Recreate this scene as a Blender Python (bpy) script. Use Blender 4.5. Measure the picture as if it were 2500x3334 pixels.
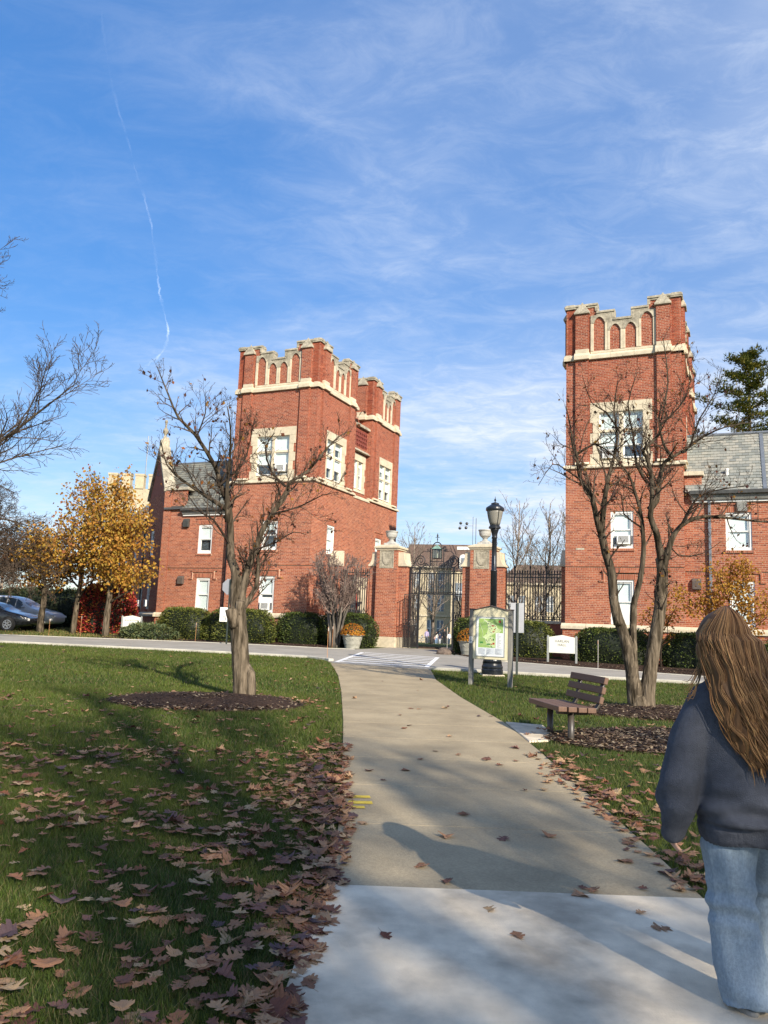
import bpy, bmesh, math, random
import numpy as np
from mathutils import Vector, Matrix

for _o in list(bpy.data.objects):
    bpy.data.objects.remove(_o, do_unlink=True)
SC = bpy.context.scene
COL = SC.collection
R = math.radians
rng = random.Random(11)

# ---------------------------------------------------------------- camera
CAM_H = 1.55
PITCH = math.atan((2030.0 - 1667.0) / 2550.0)
ROLL = math.atan(0.038)
fw = Vector((0, math.cos(PITCH), math.sin(PITCH)))
r0 = Vector((1, 0, 0)); u0 = r0.cross(fw)
cr = r0 * math.cos(ROLL) + u0 * math.sin(ROLL)
cu = -r0 * math.sin(ROLL) + u0 * math.cos(ROLL)
cam_d = bpy.data.cameras.new('camera'); cam = bpy.data.objects.new('camera', cam_d); COL.objects.link(cam)
cam_d.sensor_fit = 'HORIZONTAL'; cam_d.sensor_width = 36.0; cam_d.lens = 36.72
cam_d.clip_start = 0.05; cam_d.clip_end = 20000
cam.matrix_world = Matrix(((cr.x, cu.x, -fw.x, 0), (cr.y, cu.y, -fw.y, 0), (cr.z, cu.z, -fw.z, CAM_H), (0, 0, 0, 1)))
SC.camera = cam

# ---------------------------------------------------------------- light
SUN_EL = R(28.0)
SUN_H = Vector((0.47, -0.8827))          # horizontal direction towards the sun
sun_d = bpy.data.lights.new('sun', 'SUN'); sun = bpy.data.objects.new('sun', sun_d); COL.objects.link(sun)
sun_d.energy = 3.9; sun_d.angle = R(0.53); sun_d.color = (1.0, 0.91, 0.77)
to_sun = Vector((SUN_H.x * math.cos(SUN_EL), SUN_H.y * math.cos(SUN_EL), math.sin(SUN_EL)))
sun.rotation_euler = to_sun.to_track_quat('Z', 'Y').to_euler()
sun.location = (20, -30, 40)

world = bpy.data.worlds.new('World'); SC.world = world; world.use_nodes = True
nt = world.node_tree; N = nt.nodes; Lk = nt.links
for n in list(N): N.remove(n)
out = N.new('ShaderNodeOutputWorld'); bg = N.new('ShaderNodeBackground'); bg.inputs[1].default_value = 0.138
sky = N.new('ShaderNodeTexSky'); sky.sky_type = 'NISHITA'; sky.sun_disc = False
sky.sun_elevation = SUN_EL; sky.sun_rotation = math.atan2(SUN_H.x, SUN_H.y)
sky.air_density = 1.0; sky.dust_density = 0.2; sky.ozone_density = 3.0; sky.altitude = 200
hs = N.new('ShaderNodeHueSaturation'); hs.inputs['Saturation'].default_value = 1.9; hs.inputs['Hue'].default_value = 0.515; hs.inputs['Value'].default_value = 1.38
gmm = N.new('ShaderNodeGamma'); gmm.inputs[1].default_value = 0.55
Lk.new(sky.outputs[0], gmm.inputs[0]); Lk.new(gmm.outputs[0], hs.inputs['Color'])
tc = N.new('ShaderNodeTexCoord'); sep = N.new('ShaderNodeSeparateXYZ'); Lk.new(tc.outputs['Generated'], sep.inputs[0])
def wm(op, a, b=None, clamp=False):
    n = N.new('ShaderNodeMath'); n.operation = op; n.use_clamp = clamp
    for i, q in enumerate((a, b)):
        if q is None: continue
        if isinstance(q, (int, float)): n.inputs[i].default_value = q
        else: Lk.new(q, n.inputs[i])
    return n.outputs[0]
zz = wm('ADD', wm('MAXIMUM', sep.outputs[2], 0.0), 0.10)
px = wm('DIVIDE', sep.outputs[0], zz); py = wm('DIVIDE', sep.outputs[1], zz)
cmb = N.new('ShaderNodeCombineXYZ'); Lk.new(px, cmb.inputs[0]); Lk.new(py, cmb.inputs[1])
def layer(rot, sx, sy, scale, detail, rough, lo, hi, dist=0.0, loc=(0, 0, 0)):
    mp = N.new('ShaderNodeMapping'); mp.inputs['Rotation'].default_value = (0, 0, R(rot)); mp.inputs['Scale'].default_value = (sx, sy, 1)
    mp.inputs['Location'].default_value = loc
    Lk.new(cmb.outputs[0], mp.inputs[0])
    no = N.new('ShaderNodeTexNoise'); no.inputs['Scale'].default_value = scale; no.inputs['Detail'].default_value = detail
    no.inputs['Roughness'].default_value = rough; no.inputs['Distortion'].default_value = dist
    Lk.new(mp.outputs[0], no.inputs['Vector'])
    mr = N.new('ShaderNodeMapRange'); mr.interpolation_type = 'SMOOTHSTEP'
    mr.inputs[1].default_value = lo; mr.inputs[2].default_value = hi
    Lk.new(no.outputs[0], mr.inputs[0]); return mr.outputs[0]
veil = layer(28, 0.7, 1.0, 0.55, 4, 0.5, 0.30, 0.80, 0.35, (3.1, 1.7, 0))
wisp = layer(-24, 0.75, 1.25, 2.0, 9, 0.60, 0.38, 0.82, 0.55, (0.4, 5.2, 0))
bank = layer(6, 0.42, 0.9, 0.60, 7, 0.55, 0.43, 0.62, 0.35, (7.7, 2.45, 0))
ripl = layer(40, 1.0, 1.5, 6.5, 9, 0.68, 0.38, 0.72, 0.6)
c1 = wm('MULTIPLY', veil, wm('ADD', 0.62, wm('MULTIPLY', wisp, 0.40)))
c2 = wm('ADD', 0.08, wm('MULTIPLY', wisp, 0.15))
low = N.new('ShaderNodeMapRange'); low.inputs[1].default_value = 0.34; low.inputs[2].default_value = 0.12
Lk.new(sep.outputs[2], low.inputs[0])
lo2 = N.new('ShaderNodeMapRange'); lo2.inputs[1].default_value = 0.04; lo2.inputs[2].default_value = 0.15; lo2.inputs[3].default_value = 0.25
Lk.new(sep.outputs[2], lo2.inputs[0])
c3 = wm('MULTIPLY', wm('MULTIPLY', wm('MULTIPLY', bank, lo2.outputs[0]), low.outputs[0]), wm('ADD', 0.6, wm('MULTIPLY', wisp, 0.5)))
cl = wm('ADD', wm('ADD', c1, c2), c3, True)
cl = wm('MULTIPLY', cl, wm('ADD', 0.72, wm('MULTIPLY', ripl, 0.5)), True)
cl = wm('MINIMUM', cl, 0.93)
mixc = N.new('ShaderNodeMix'); mixc.data_type = 'RGBA'; mixc.inputs['B'].default_value = (3.3, 3.6, 4.1, 1)
Lk.new(cl, mixc.inputs['Factor']); Lk.new(hs.outputs[0], mixc.inputs['A'])
Lk.new(mixc.outputs['Result'], bg.inputs[0]); Lk.new(bg.outputs[0], out.inputs[0])

vs = SC.view_settings; vs.view_transform = 'Standard'; vs.look = 'None'; vs.exposure = 0.97; vs.gamma = 1.0
try: vs.use_curve_mapping = False
except Exception: pass
SC.display_settings.display_device = 'sRGB'
SC.cycles.max_bounces = 8; SC.cycles.transparent_max_bounces = 24
SC.cycles.use_denoising = True

# ---------------------------------------------------------------- helpers
def link(o, parent=None):
    COL.objects.link(o)
    if parent is not None: o.parent = parent
    return o
def tag(o, label=None, cat=None, group=None, kind=None):
    if label: o['label'] = label
    if cat: o['category'] = cat
    if group: o['group'] = group
    if kind: o['kind'] = kind
    return o
def empty(name, loc=(0, 0, 0), rz=0.0, parent=None):
    o = bpy.data.objects.new(name, None); o.empty_display_size = 0.2
    o.location = loc; o.rotation_euler = (0, 0, rz); return link(o, parent)
def thing(name, label, cat, loc=(0, 0, 0), rz=0.0, group=None):
    return tag(empty(name, loc, rz), label, cat, group)
def copy_tree(o, parent=None, loc=None, rz=None, label=None):
    c = o.copy(); COL.objects.link(c); c.parent = parent
    if loc is not None: c.location = loc
    if rz is not None: c.rotation_euler = (0, 0, rz)
    if label: c['label'] = label
    for ch in list(o.children): copy_tree(ch, c)
    return c

class MB:
    def __init__(s): s.v = []; s.f = []; s.c = []; s.col = (1, 1, 1)
    def add(s, vs_, fs, col=None):
        o = len(s.v); s.v += vs_; s.f += [tuple(i + o for i in f) for f in fs]; s.c += [col or s.col] * len(vs_)
    def box(s, x0, x1, y0, y1, z0, z1, tx=0.0, ty=0.0, col=None):
        s.add([(x0, y0, z0), (x1, y0, z0), (x1, y1, z0), (x0, y1, z0), (x0 + tx, y0 + ty, z1), (x1 - tx, y0 + ty, z1), (x1 - tx, y1 - ty, z1), (x0 + tx, y1 - ty, z1)],
              [(3, 2, 1, 0), (4, 5, 6, 7), (0, 1, 5, 4), (1, 2, 6, 5), (2, 3, 7, 6), (3, 0, 4, 7)], col)
    def tube(s, pts, rads, n=6, cap=True, col=None, flat=1.0):
        pts = [Vector(p) for p in pts]; k = len(pts)
        if isinstance(rads, (int, float)): rads = [rads] * k
        vs_ = []; ref = None
        for i in range(k):
            d = pts[min(i + 1, k - 1)] - pts[max(i - 1, 0)]
            if d.length < 1e-9: d = Vector((0, 0, 1))
            d.normalize()
            if ref is None: ref = d.orthogonal().normalized()
            else:
                ref = ref - d * ref.dot(d)
                ref = ref.normalized() if ref.length > 1e-6 else d.orthogonal().normalized()
            b = d.cross(ref)
            for j in range(n):
                a = 2 * math.pi * j / n; q = pts[i] + (ref * math.cos(a) + b * (math.sin(a) * flat)) * rads[i]
                vs_.append((q.x, q.y, q.z))
        fs = [(i * n + j, i * n + (j + 1) % n, (i + 1) * n + (j + 1) % n, (i + 1) * n + j) for i in range(k - 1) for j in range(n)]
        if cap: fs += [tuple(range(n - 1, -1, -1)), tuple(range((k - 1) * n, k * n))]
        s.add(vs_, fs, col)
    def lathe(s, prof, n=24, c=(0, 0, 0), sx=1.0, sy=1.0, col=None, flute=0.0, nf=0):
        vs_ = []; k = len(prof)
        for r, z in prof:
            for j in range(n):
                a = 2 * math.pi * j / n; rr = r * (1 + (flute * math.cos(nf * a) if nf else 0))
                vs_.append((c[0] + rr * math.cos(a) * sx, c[1] + rr * math.sin(a) * sy, c[2] + z))
        fs = [(i * n + j, i * n + (j + 1) % n, (i + 1) * n + (j + 1) % n, (i + 1) * n + j) for i in range(k - 1) for j in range(n)]
        fs += [tuple(range(n - 1, -1, -1)), tuple(range((k - 1) * n, k * n))]
        s.add(vs_, fs, col)
    def ell(s, c, r, n=16, m=10, col=None):
        s.lathe([(max(1e-4, math.sin(math.pi * i / m)), -math.cos(math.pi * i / m) * r[2]) for i in range(m + 1)], n, c, r[0], r[1], col)
    def ext(s, poly, y0, y1, col=None):      # polygon in x-z pulled along y
        k = len(poly)
        s.add([(x, y0, z) for x, z in poly] + [(x, y1, z) for x, z in poly],
              [tuple(range(k)), tuple(range(2 * k - 1, k - 1, -1))] + [(i, i + k, (i + 1) % k + k, (i + 1) % k) for i in range(k)], col)
    def mesh(s, name):
        me = bpy.data.meshes.new(name); me.from_pydata(s.v, [], s.f)
        ca = me.color_attributes.new('Col', 'FLOAT_COLOR', 'POINT')
        if s.c:
            a = np.ones((len(s.c), 4), np.float32); a[:, :3] = np.array(s.c, np.float32); ca.data.foreach_set('color', a.ravel())
        return me
    def build(s, name, mat, parent=None, smooth=False, bevel=0.0, fix=True, loc=None, rz=None, seg=1):
        me = s.mesh(name)
        if fix:
            bm = bmesh.new(); bm.from_mesh(me); bmesh.ops.recalc_face_normals(bm, faces=bm.faces)
            bm.to_mesh(me); bm.free()
        if smooth:
            me.polygons.foreach_set('use_smooth', [True] * len(me.polygons))
        me.materials.append(mat)
        o = bpy.data.objects.new(name, me); link(o, parent)
        if loc is not None: o.location = loc
        if rz is not None: o.rotation_euler = (0, 0, rz)
        if bevel:
            b = o.modifiers.new('bevel', 'BEVEL'); b.width = bevel; b.segments = seg; b.limit_method = 'ANGLE'; b.angle_limit = R(40)
        if smooth == 'auto':
            pass
        return o
def np_mesh(name, v, f, mat, parent=None, col=None, smooth=False):
    """v (n,3), f (m,k) arrays of one face size"""
    me = bpy.data.meshes.new(name); v = np.asarray(v, np.float32); f = np.asarray(f, np.int32); k = f.shape[1]
    me.vertices.add(len(v)); me.vertices.foreach_set('co', v.ravel())
    me.loops.add(f.size); me.loops.foreach_set('vertex_index', f.ravel())
    me.polygons.add(len(f)); me.polygons.foreach_set('loop_start', np.arange(0, f.size, k, dtype=np.int32))
    me.update(calc_edges=True)
    if col is not None:
        ca = me.color_attributes.new('Col', 'FLOAT_COLOR', 'POINT'); a = np.ones((len(v), 4), np.float32); a[:, :3] = col
        ca.data.foreach_set('color', a.ravel())
    if smooth: me.polygons.foreach_set('use_smooth', np.ones(len(f), bool))
    me.materials.append(mat); o = bpy.data.objects.new(name, me); return link(o, parent)

# ---------------------------------------------------------------- materials
def mat(name, col, rough=0.8, var=0.18, scale=6.0, detail=5, bump=0.0, bscale=None, metal=0.0, attr=False, spec=0.4,
        col2=None, lo=0.35, hi=0.65, transl=0.0, scale2=0.0, var2=0.0, stretch=(1, 1, 1), coat=0.0):
    m = bpy.data.materials.new(name); m.use_nodes = True; t = m.node_tree; n = t.nodes; l = t.links
    p = n['Principled BSDF']; p.inputs['Roughness'].default_value = rough; p.inputs['Metallic'].default_value = metal
    p.inputs['Specular IOR Level'].default_value = spec
    if coat: p.inputs['Coat Weight'].default_value = coat; p.inputs['Coat Roughness'].default_value = 0.05
    tcn = n.new('ShaderNodeTexCoord'); mp = n.new('ShaderNodeMapping'); mp.inputs['Scale'].default_value = stretch
    l.new(tcn.outputs['Object'], mp.inputs[0])
    no = n.new('ShaderNodeTexNoise'); no.inputs['Scale'].default_value = scale; no.inputs['Detail'].default_value = detail
    no.inputs['Roughness'].default_value = 0.6; l.new(mp.outputs[0], no.inputs['Vector'])
    rp = n.new('ShaderNodeValToRGB'); e = rp.color_ramp.elements
    a = col2 if col2 else tuple(c * (1 - var) for c in col); b = col if col2 else tuple(min(1, c * (1 + var)) for c in col)
    e[0].position = lo; e[0].color = (*a, 1); e[1].position = hi; e[1].color = (*b, 1)
    l.new(no.outputs[0], rp.inputs[0]); cur = rp.outputs[0]
    def mul(cur, fac_sock, v):
        mx = n.new('ShaderNodeMix'); mx.data_type = 'RGBA'; mx.blend_type = 'MULTIPLY'; mx.inputs['Factor'].default_value = 1
        l.new(cur, mx.inputs['A'])
        mr = n.new('ShaderNodeMapRange'); mr.inputs[1].default_value = 0.3; mr.inputs[2].default_value = 0.7
        mr.inputs[3].default_value = 1 - v; mr.inputs[4].default_value = 1 + v; l.new(fac_sock, mr.inputs[0])
        l.new(mr.outputs[0], mx.inputs['B']); return mx.outputs['Result']
    if scale2:
        n2 = n.new('ShaderNodeTexNoise'); n2.inputs['Scale'].default_value = scale2; n2.inputs['Detail'].default_value = 4
        l.new(mp.outputs[0], n2.inputs['Vector']); cur = mul(cur, n2.outputs[0], var2)
    if attr:
        at = n.new('ShaderNodeAttribute'); at.attribute_name = 'Col'
        mx = n.new('ShaderNodeMix'); mx.data_type = 'RGBA'; mx.blend_type = 'MULTIPLY'; mx.inputs['Factor'].default_value = 1
        l.new(cur, mx.inputs['A']); l.new(at.outputs['Color'], mx.inputs['B']); cur = mx.outputs['Result']
    l.new(cur, p.inputs['Base Color'])
    if bump:
        nb = n.new('ShaderNodeTexNoise'); nb.inputs['Scale'].default_value = bscale or scale * 4; nb.inputs['Detail'].default_value = 6
        l.new(mp.outputs[0], nb.inputs['Vector']); bu = n.new('ShaderNodeBump'); bu.inputs['Strength'].default_value = bump; bu.inputs['Distance'].default_value = 0.02
        l.new(nb.outputs[0], bu.inputs['Height']); l.new(bu.outputs[0], p.inputs['Normal'])
    if transl:
        tr = n.new('ShaderNodeBsdfTranslucent'); l.new(cur, tr.inputs[0]); ms = n.new('ShaderNodeMixShader'); ms.inputs[0].default_value = transl
        o = n['Material Output']; l.new(p.outputs[0], ms.inputs[1]); l.new(tr.outputs[0], ms.inputs[2]); l.new(ms.outputs[0], o.inputs[0])
    return m
def glass_mat(name, tint=(0.9, 0.95, 0.95), refl=0.05):
    m = bpy.data.materials.new(name); m.use_nodes = True; t = m.node_tree; n = t.nodes; l = t.links
    for q in list(n): n.remove(q)
    o = n.new('ShaderNodeOutputMaterial'); tr = n.new('ShaderNodeBsdfTransparent'); tr.inputs[0].default_value = (*tint, 1)
    gl = n.new('ShaderNodeBsdfGlossy'); gl.inputs['Roughness'].default_value = 0.03; gl.inputs[0].default_value = (0.95, 0.97, 1, 1)
    ad = n.new('ShaderNodeMath'); ad.operation = 'ADD'; ad.inputs[1].default_value = refl
    ad.inputs[0].default_value = 0.045; ms = n.new('ShaderNodeMixShader'); l.new(ad.outputs[0], ms.inputs[0]); l.new(tr.outputs[0], ms.inputs[1]); l.new(gl.outputs[0], ms.inputs[2])
    l.new(ms.outputs[0], o.inputs[0]); return m

BRICK = mat('brick', (1, 1, 1), 0.88, 0.10, 14, attr=True, bump=0.25, bscale=60, spec=0.2, scale2=0.5, var2=0.10)
MORTAR = mat('mortar', (0.56, 0.41, 0.29), 0.95, 0.12, 3, spec=0.1, scale2=0.4, var2=0.12)
CORE = mat('brick_plain', (0.30, 0.095, 0.055), 0.9, 0.2, 8)
STONE = mat('limestone', (0.58, 0.50, 0.36), 0.85, 0.13, 2.2, bump=0.15, bscale=40, spec=0.25, scale2=9, var2=0.09)
STONE_D = mat('weathered_limestone', (0.36, 0.32, 0.24), 0.9, 0.3, 3.0, bump=0.25, bscale=40, spec=0.2, scale2=12, var2=0.15)
STONE_G = mat('grey_stone', (0.42, 0.41, 0.37), 0.9, 0.2, 3.0, bump=0.2, bscale=40, scale2=14, var2=0.12)
WHITE = mat('white_paint', (0.80, 0.79, 0.74), 0.5, 0.04, 3, scale2=20, var2=0.03)
BLIND = mat('window_blind', (0.82, 0.84, 0.80), 0.6, 0.08, 2)
DARKROOM = mat('painted_dark_interior', (0.05, 0.06, 0.065), 0.7, 0.3, 2)  # near-black colour that paints in the darkness of unlit rooms
GLASS = glass_mat('window_glass')
SLATE = mat('slate', (1, 1, 1), 0.75, 0.12, 9, attr=True, spec=0.3, bump=0.2, bscale=30)
IRON = mat('black_iron', (0.018, 0.018, 0.02), 0.45, 0.2, 20, spec=0.5)
IRON_G = mat('black_lamp_paint', (0.012, 0.014, 0.018), 0.32, 0.2, 10, spec=0.5)
GUTTER = mat('painted_gutter', (0.06, 0.06, 0.055), 0.5, 0.2, 8)
FASCIA = mat('grey_cornice', (0.22, 0.22, 0.20), 0.6, 0.2, 6)
LEAD = mat('zinc', (0.20, 0.22, 0.24), 0.45, 0.15, 8, metal=0.4)
VENTM = mat('brown_vent_metal', (0.11, 0.085, 0.07), 0.55, 0.15, 8)
BARK = mat('grey_bark', (0.21, 0.165, 0.115), 0.95, 0.3, 6, bump=1.0, bscale=16, col2=(0.045, 0.035, 0.022), lo=0.38, hi=0.62, stretch=(2.6, 2.6, 0.35), attr=True, spec=0.1)
BARK_D = mat('dark_twig_bark', (0.085, 0.062, 0.045), 0.95, 0.35, 9, bump=0.4, bscale=30, attr=True, spec=0.1)
BARK_G = mat('pale_twig_bark', (0.25, 0.20, 0.155), 0.95, 0.3, 9, attr=True, spec=0.1)
LEAF = mat('fallen_leaf', (1, 1, 1), 0.75, 0.16, 22, attr=True, transl=0.12, spec=0.25, bump=0.3, bscale=60)
FOLI = mat('tree_foliage', (1, 1, 1), 0.6, 0.15, 3, attr=True, transl=0.35, spec=0.25)
NEEDLE = mat('evergreen_foliage', (1, 1, 1), 0.55, 0.2, 3, attr=True, transl=0.15, spec=0.3)
BLADE = mat('grass_blade', (1, 1, 1), 0.55, 0.15, 0.6, attr=True, transl=0.3, spec=0.3)
LAWN = mat('lawn_soil_and_turf', (0.085, 0.10, 0.030), 0.95, 0.3, 1.1, detail=8, col2=(0.035, 0.058, 0.016), bump=0.6, bscale=60, spec=0.1, scale2=12, var2=0.3)
MULCH = mat('bark_mulch', (0.085, 0.052, 0.035), 0.97, 0.5, 26, detail=8, col2=(0.028, 0.018, 0.014), bump=1.0, bscale=70, spec=0.1)
ASPH = mat('driveway_concrete', (0.34, 0.315, 0.265), 0.92, 0.12, 0.9, detail=8, bump=0.25, bscale=120, spec=0.2, scale2=45, var2=0.10)
KERB = mat('kerb_concrete', (0.47, 0.44, 0.36), 0.9, 0.15, 2, bump=0.2, bscale=80, scale2=20, var2=0.1)
CONC = mat('old_concrete', (0.37, 0.295, 0.185), 0.92, 0.16, 1.3, detail=9, bump=0.3, bscale=110, spec=0.2, scale2=60, var2=0.13)
CONC_N = mat('new_concrete', (0.74, 0.62, 0.45), 0.88, 0.2, 1.7, detail=8, bump=0.18, bscale=110, spec=0.25, col2=(0.44, 0.365, 0.265), lo=0.34, hi=0.56, scale2=5, var2=0.16)
PAINT_W = mat('white_road_paint', (0.80, 0.79, 0.76), 0.8, 0.12, 9, scale2=30, var2=0.15)
PAINT_Y = mat('yellow_spray_paint', (0.62, 0.44, 0.05), 0.8, 0.2, 14)
# ---------------------------------------------------------------- the lie of the land
TH = R(24.0)
PR = Vector((7.416, 31.652, 0))                 # front left corner of the right-hand tower
UX, UY = math.cos(TH), -math.sin(TH)            # along the frontage
WX, WY = math.sin(TH), math.cos(TH)             # away from the camera, square to it
def uw(u, w): return (PR.x + UX * u + WX * w, PR.y + UY * u + WY * w)
def gz(x, y):
    w = (x - PR.x) * WX + (y - PR.y) * WY
    return 0.0127 * min(max(y, -30), 46) - 0.022 * min(max(w - 3.0, 0), 62)
def gzv(x, y):
    w = (x - PR.x) * WX + (y - PR.y) * WY
    return 0.0127 * np.clip(y, -30, 46) - 0.022 * np.clip(w - 3.0, 0, 62)
def g3(x, y, dz=0.0): return (x, y, gz(x, y) + dz)

PATH_L = [(-0.42, 1.5), (-0.34, 3.2), (-0.29, 4.19), (-0.25, 4.75), (-0.24, 5.59), (-0.25, 6.40), (-0.30, 7.50), (-0.36, 9.08), (-0.47, 11.52), (-0.71, 15.80), (-0.97, 19.51), (-1.42, 24.01), (-1.7, 25.7)]
PATH_R = [(2.9, 1.5), (2.75, 3.2), (2.6, 4.4), (2.55, 4.69), (1.90, 4.71), (1.92, 5.52), (1.93, 6.51), (1.93, 7.68), (1.94, 9.58), (1.91, 11.92), (1.61, 15.38), (1.41, 19.25), (1.50, 22.91), (1.62, 23.2)]
def plx(y): return np.interp(y, [p[1] for p in PATH_L], [p[0] for p in PATH_L])
def prx(y): return np.interp(y, [p[1] for p in PATH_R], [p[0] for p in PATH_R])
NEAR = [(-60, 33.0), (-30, 30.6), (-13.56, 28.2), (-11.09, 27.83), (-8.79, 27.38), (-6.62, 27.13), (-4.97, 26.72), (-3.37, 26.32), (-2.32, 25.96), (-1.7, 25.2), (-1.42, 24.0), (1.5, 22.75), (2.34, 22.5), (4.4, 21.99), (6.67, 21.5), (8.17, 21.1), (10.03, 20.4), (14, 18.8), (30, 11.5)]
FAR = [(-60, 39.5), (-30, 36.5), (-16.3, 34.4), (-13.74, 34.4), (-8.44, 34.4), (-6.42, 34.3), (-4.38, 33.9), (-2.22, 33.2), (-1.0, 33.3), (0.0, 35.3), (0.75, 37.2), (0.76, 60.0), (2.9, 60.0), (2.95, 35.6), (3.0, 31.4), (3.35, 30.12), (4.07, 28.65), (5.49, 27.44), (7.91, 25.39), (9.48, 24.41), (11.33, 23.17), (16, 20.5), (30, 14.2)]
def near_y(x): return np.interp(x, [p[0] for p in NEAR], [p[1] for p in NEAR])
def far_y(x): return np.interp(x, [p[0] for p in FAR], [p[1] for p in FAR])

# ground: one sheet to the horizon
xs = sorted(set([-3000, -1500, -700, -350, -200, -120, -80, -55] + [round(-40 + 0.8 * i, 2) for i in range(101)] + [55, 80, 120, 200, 350, 700, 1500, 3000]))
ys = sorted(set([-400, -150, -60, -30] + [round(-12 + 0.8 * i, 2) for i in range(96)] + [70, 80, 95, 110, 130, 160, 200, 300, 500, 900, 1800, 4000]))
gx, gy = np.meshgrid(xs, ys); gzz = gzv(gx, gy)
w_ = (gx - PR.x) * WX + (gy - PR.y) * WY
gv = np.stack([gx, gy, gzz], -1).reshape(-1, 3); nx = len(xs)
ii, jj = np.meshgrid(np.arange(nx - 1), np.arange(len(ys) - 1)); a = (jj * nx + ii).ravel()
ground = np_mesh('ground', gv, np.stack([a, a + 1, a + nx + 1, a + nx], 1), LAWN, smooth=True)
tag(ground, 'green autumn lawn rising gently towards the brick gate', 'lawn', kind='structure')

# walkway of cast slabs
path = empty('path', (0, 0, 0)); tag(path, 'tan concrete walkway curving from the foreground to the crosswalk', 'path', kind='structure')
joints = [1.5, 3.05, 4.70, 6.04, 7.36, 8.74, 10.08, 11.42, 12.75, 14.1, 15.45, 16.8, 18.15, 19.5, 20.85, 22.2]
def slab(y0, y1, m, name='slab'):
    mb = MB(); g = 0.004; K = 5; vs_ = []
    yy = [y0 + g + (y1 - y0 - 2 * g) * i / K for i in range(K + 1)]
    newc = m is CONC_N
    for dz in (0.012, -0.12):
        for y in yy:
            xl = float(plx(y)); xr = float(prx(max(y, 4.72))) if not newc else float(prx(min(y, 4.69)))
            for x in (xl, (2 * xl + xr) / 3, (xl + 2 * xr) / 3, xr): vs_.append(g3(x, y, dz + (0.006 if newc else 0)))
    n = (K + 1) * 4; fs = []
    for i in range(K):
        for j in range(3): a = i * 4 + j; fs.append((a, a + 1, a + 5, a + 4))
    rim = [j for j in range(4)] + [i * 4 + 3 for i in range(1, K + 1)] + [K * 4 + j for j in (2, 1, 0)] + [i * 4 for i in range(K - 1, 0, -1)]
    for a, b in zip(rim, rim[1:] + rim[:1]): fs.append((a, b, b + n, a + n))
    mb.add(vs_, fs); return mb.build(name, m, path, bevel=0.002)
for y0, y1 in zip(joints, joints[1:]):
    s_ = slab(y0, y1, CONC_N if y1 < 4.8 else CONC)
    if y1 < 4.8: s_['label'] = 'newer pale grey concrete slab'
mb = MB(); K = 8; top = []                       # last slab meets the kerb line
lx = np.linspace(0, 1, K + 1)
for t in lx: top.append((float(plx(22.2)) + (float(prx(22.2)) - float(plx(22.2))) * t, 22.206))
end = [(-1.60, 25.1), (-1.25, 24.1), (-0.8, 23.85), (-0.35, 23.7), (0.05, 23.55), (0.45, 23.4), (0.8, 23.25), (1.15, 23.1), (1.5, 22.95)]
vs_ = [g3(x, y, 0.012) for x, y in top] + [g3(x, y, 0.012) for x, y in end]
mb.add(vs_, [(i, i + 1, K + 2 + i, K + 1 + i) for i in range(K)]); mb.build('slab', CONC, path)
mb = MB()
for (x, y, lx_, ly) in ((-0.13, 6.86, 0.11, 0.05), (-0.10, 6.66, 0.10, 0.055), (-0.15, 6.50, 0.09, 0.045)):
    mb.add([g3(x - lx_, y - ly, 0.0165), g3(x + lx_, y - ly * 0.7, 0.0165), g3(x + lx_ * 0.9, y + ly, 0.0165), g3(x - lx_, y + ly * 0.8, 0.0165)], [(0, 1, 2, 3)])
o = mb.build('paint_mark', PAINT_Y, path); o['label'] = 'yellow sprayed marking at the edge of the walkway'; o['kind'] = 'stuff'

# driveway
rx = np.concatenate([np.linspace(-60, -16, 16), np.linspace(-15, 15, 91), np.linspace(16, 30, 8)])
rv = []; Kr = 8
for x in rx:
    a0, b0 = float(near_y(x)), min(float(far_y(x)), 33.3 if (0 < x < 3.3) else 99)
    if 0.0 <= x <= 3.0: b0 = max(b0, float(np.interp(x, [0.0, 0.76, 2.9, 3.0], [35.3, 37.2, 35.7, 31.4])))
    for k in range(Kr + 1):
        y = a0 + (b0 - a0) * k / Kr; rv.append(g3(x, y, 0.015))
n1 = Kr + 1
rf = [(i * n1 + k, (i + 1) * n1 + k, (i + 1) * n1 + k + 1, i * n1 + k + 1) for i in range(len(rx) - 1) for k in range(Kr)]
road = np_mesh('driveway', np.array(rv), np.array(rf), ASPH, smooth=True); tag(road, 'pale worn driveway crossing in front of the gate', 'driveway', kind='structure')
def strip(name, pts, w, dz0, dz1, m, parent=None, side=1):
    mb = MB(); k = len(pts); vs_ = []
    for i, (x, y) in enumerate(pts):
        x2, y2 = pts[min(i + 1, k - 1)]; x1, y1 = pts[max(i - 1, 0)]; L_ = math.hypot(x2 - x1, y2 - y1)
        nx_, ny_ = -(y2 - y1) / L_ * w * side, (x2 - x1) / L_ * w * side
        vs_ += [g3(x, y, dz0), g3(x, y, dz1), g3(x + nx_, y + ny_, dz1), g3(x + nx_, y + ny_, dz0)]
    fs = []
    for i in range(k - 1):
        for j in range(4): fs.append((i * 4 + j, i * 4 + (j + 1) % 4, (i + 1) * 4 + (j + 1) % 4, (i + 1) * 4 + j))
    fs += [(0, 1, 2, 3), (k * 4 - 4, k * 4 - 1, k * 4 - 2, k * 4 - 3)]
    mb.add(vs_, fs); return mb.build(name, m, parent, bevel=0.012)
kl = [p for p in NEAR if p[0] <= -1.7]; kr_ = [p for p in NEAR if p[0] >= 1.5]
tag(strip('kerb', kl + [(-1.55, 24.9)], 0.17, -0.15, 0.085, KERB), 'pale concrete kerb along the left lawn', 'kerb', kind='structure')
tag(strip('kerb', kr_, 0.17, -0.15, 0.085, KERB), 'pale concrete kerb along the right lawn', 'kerb', kind='structure')
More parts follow.
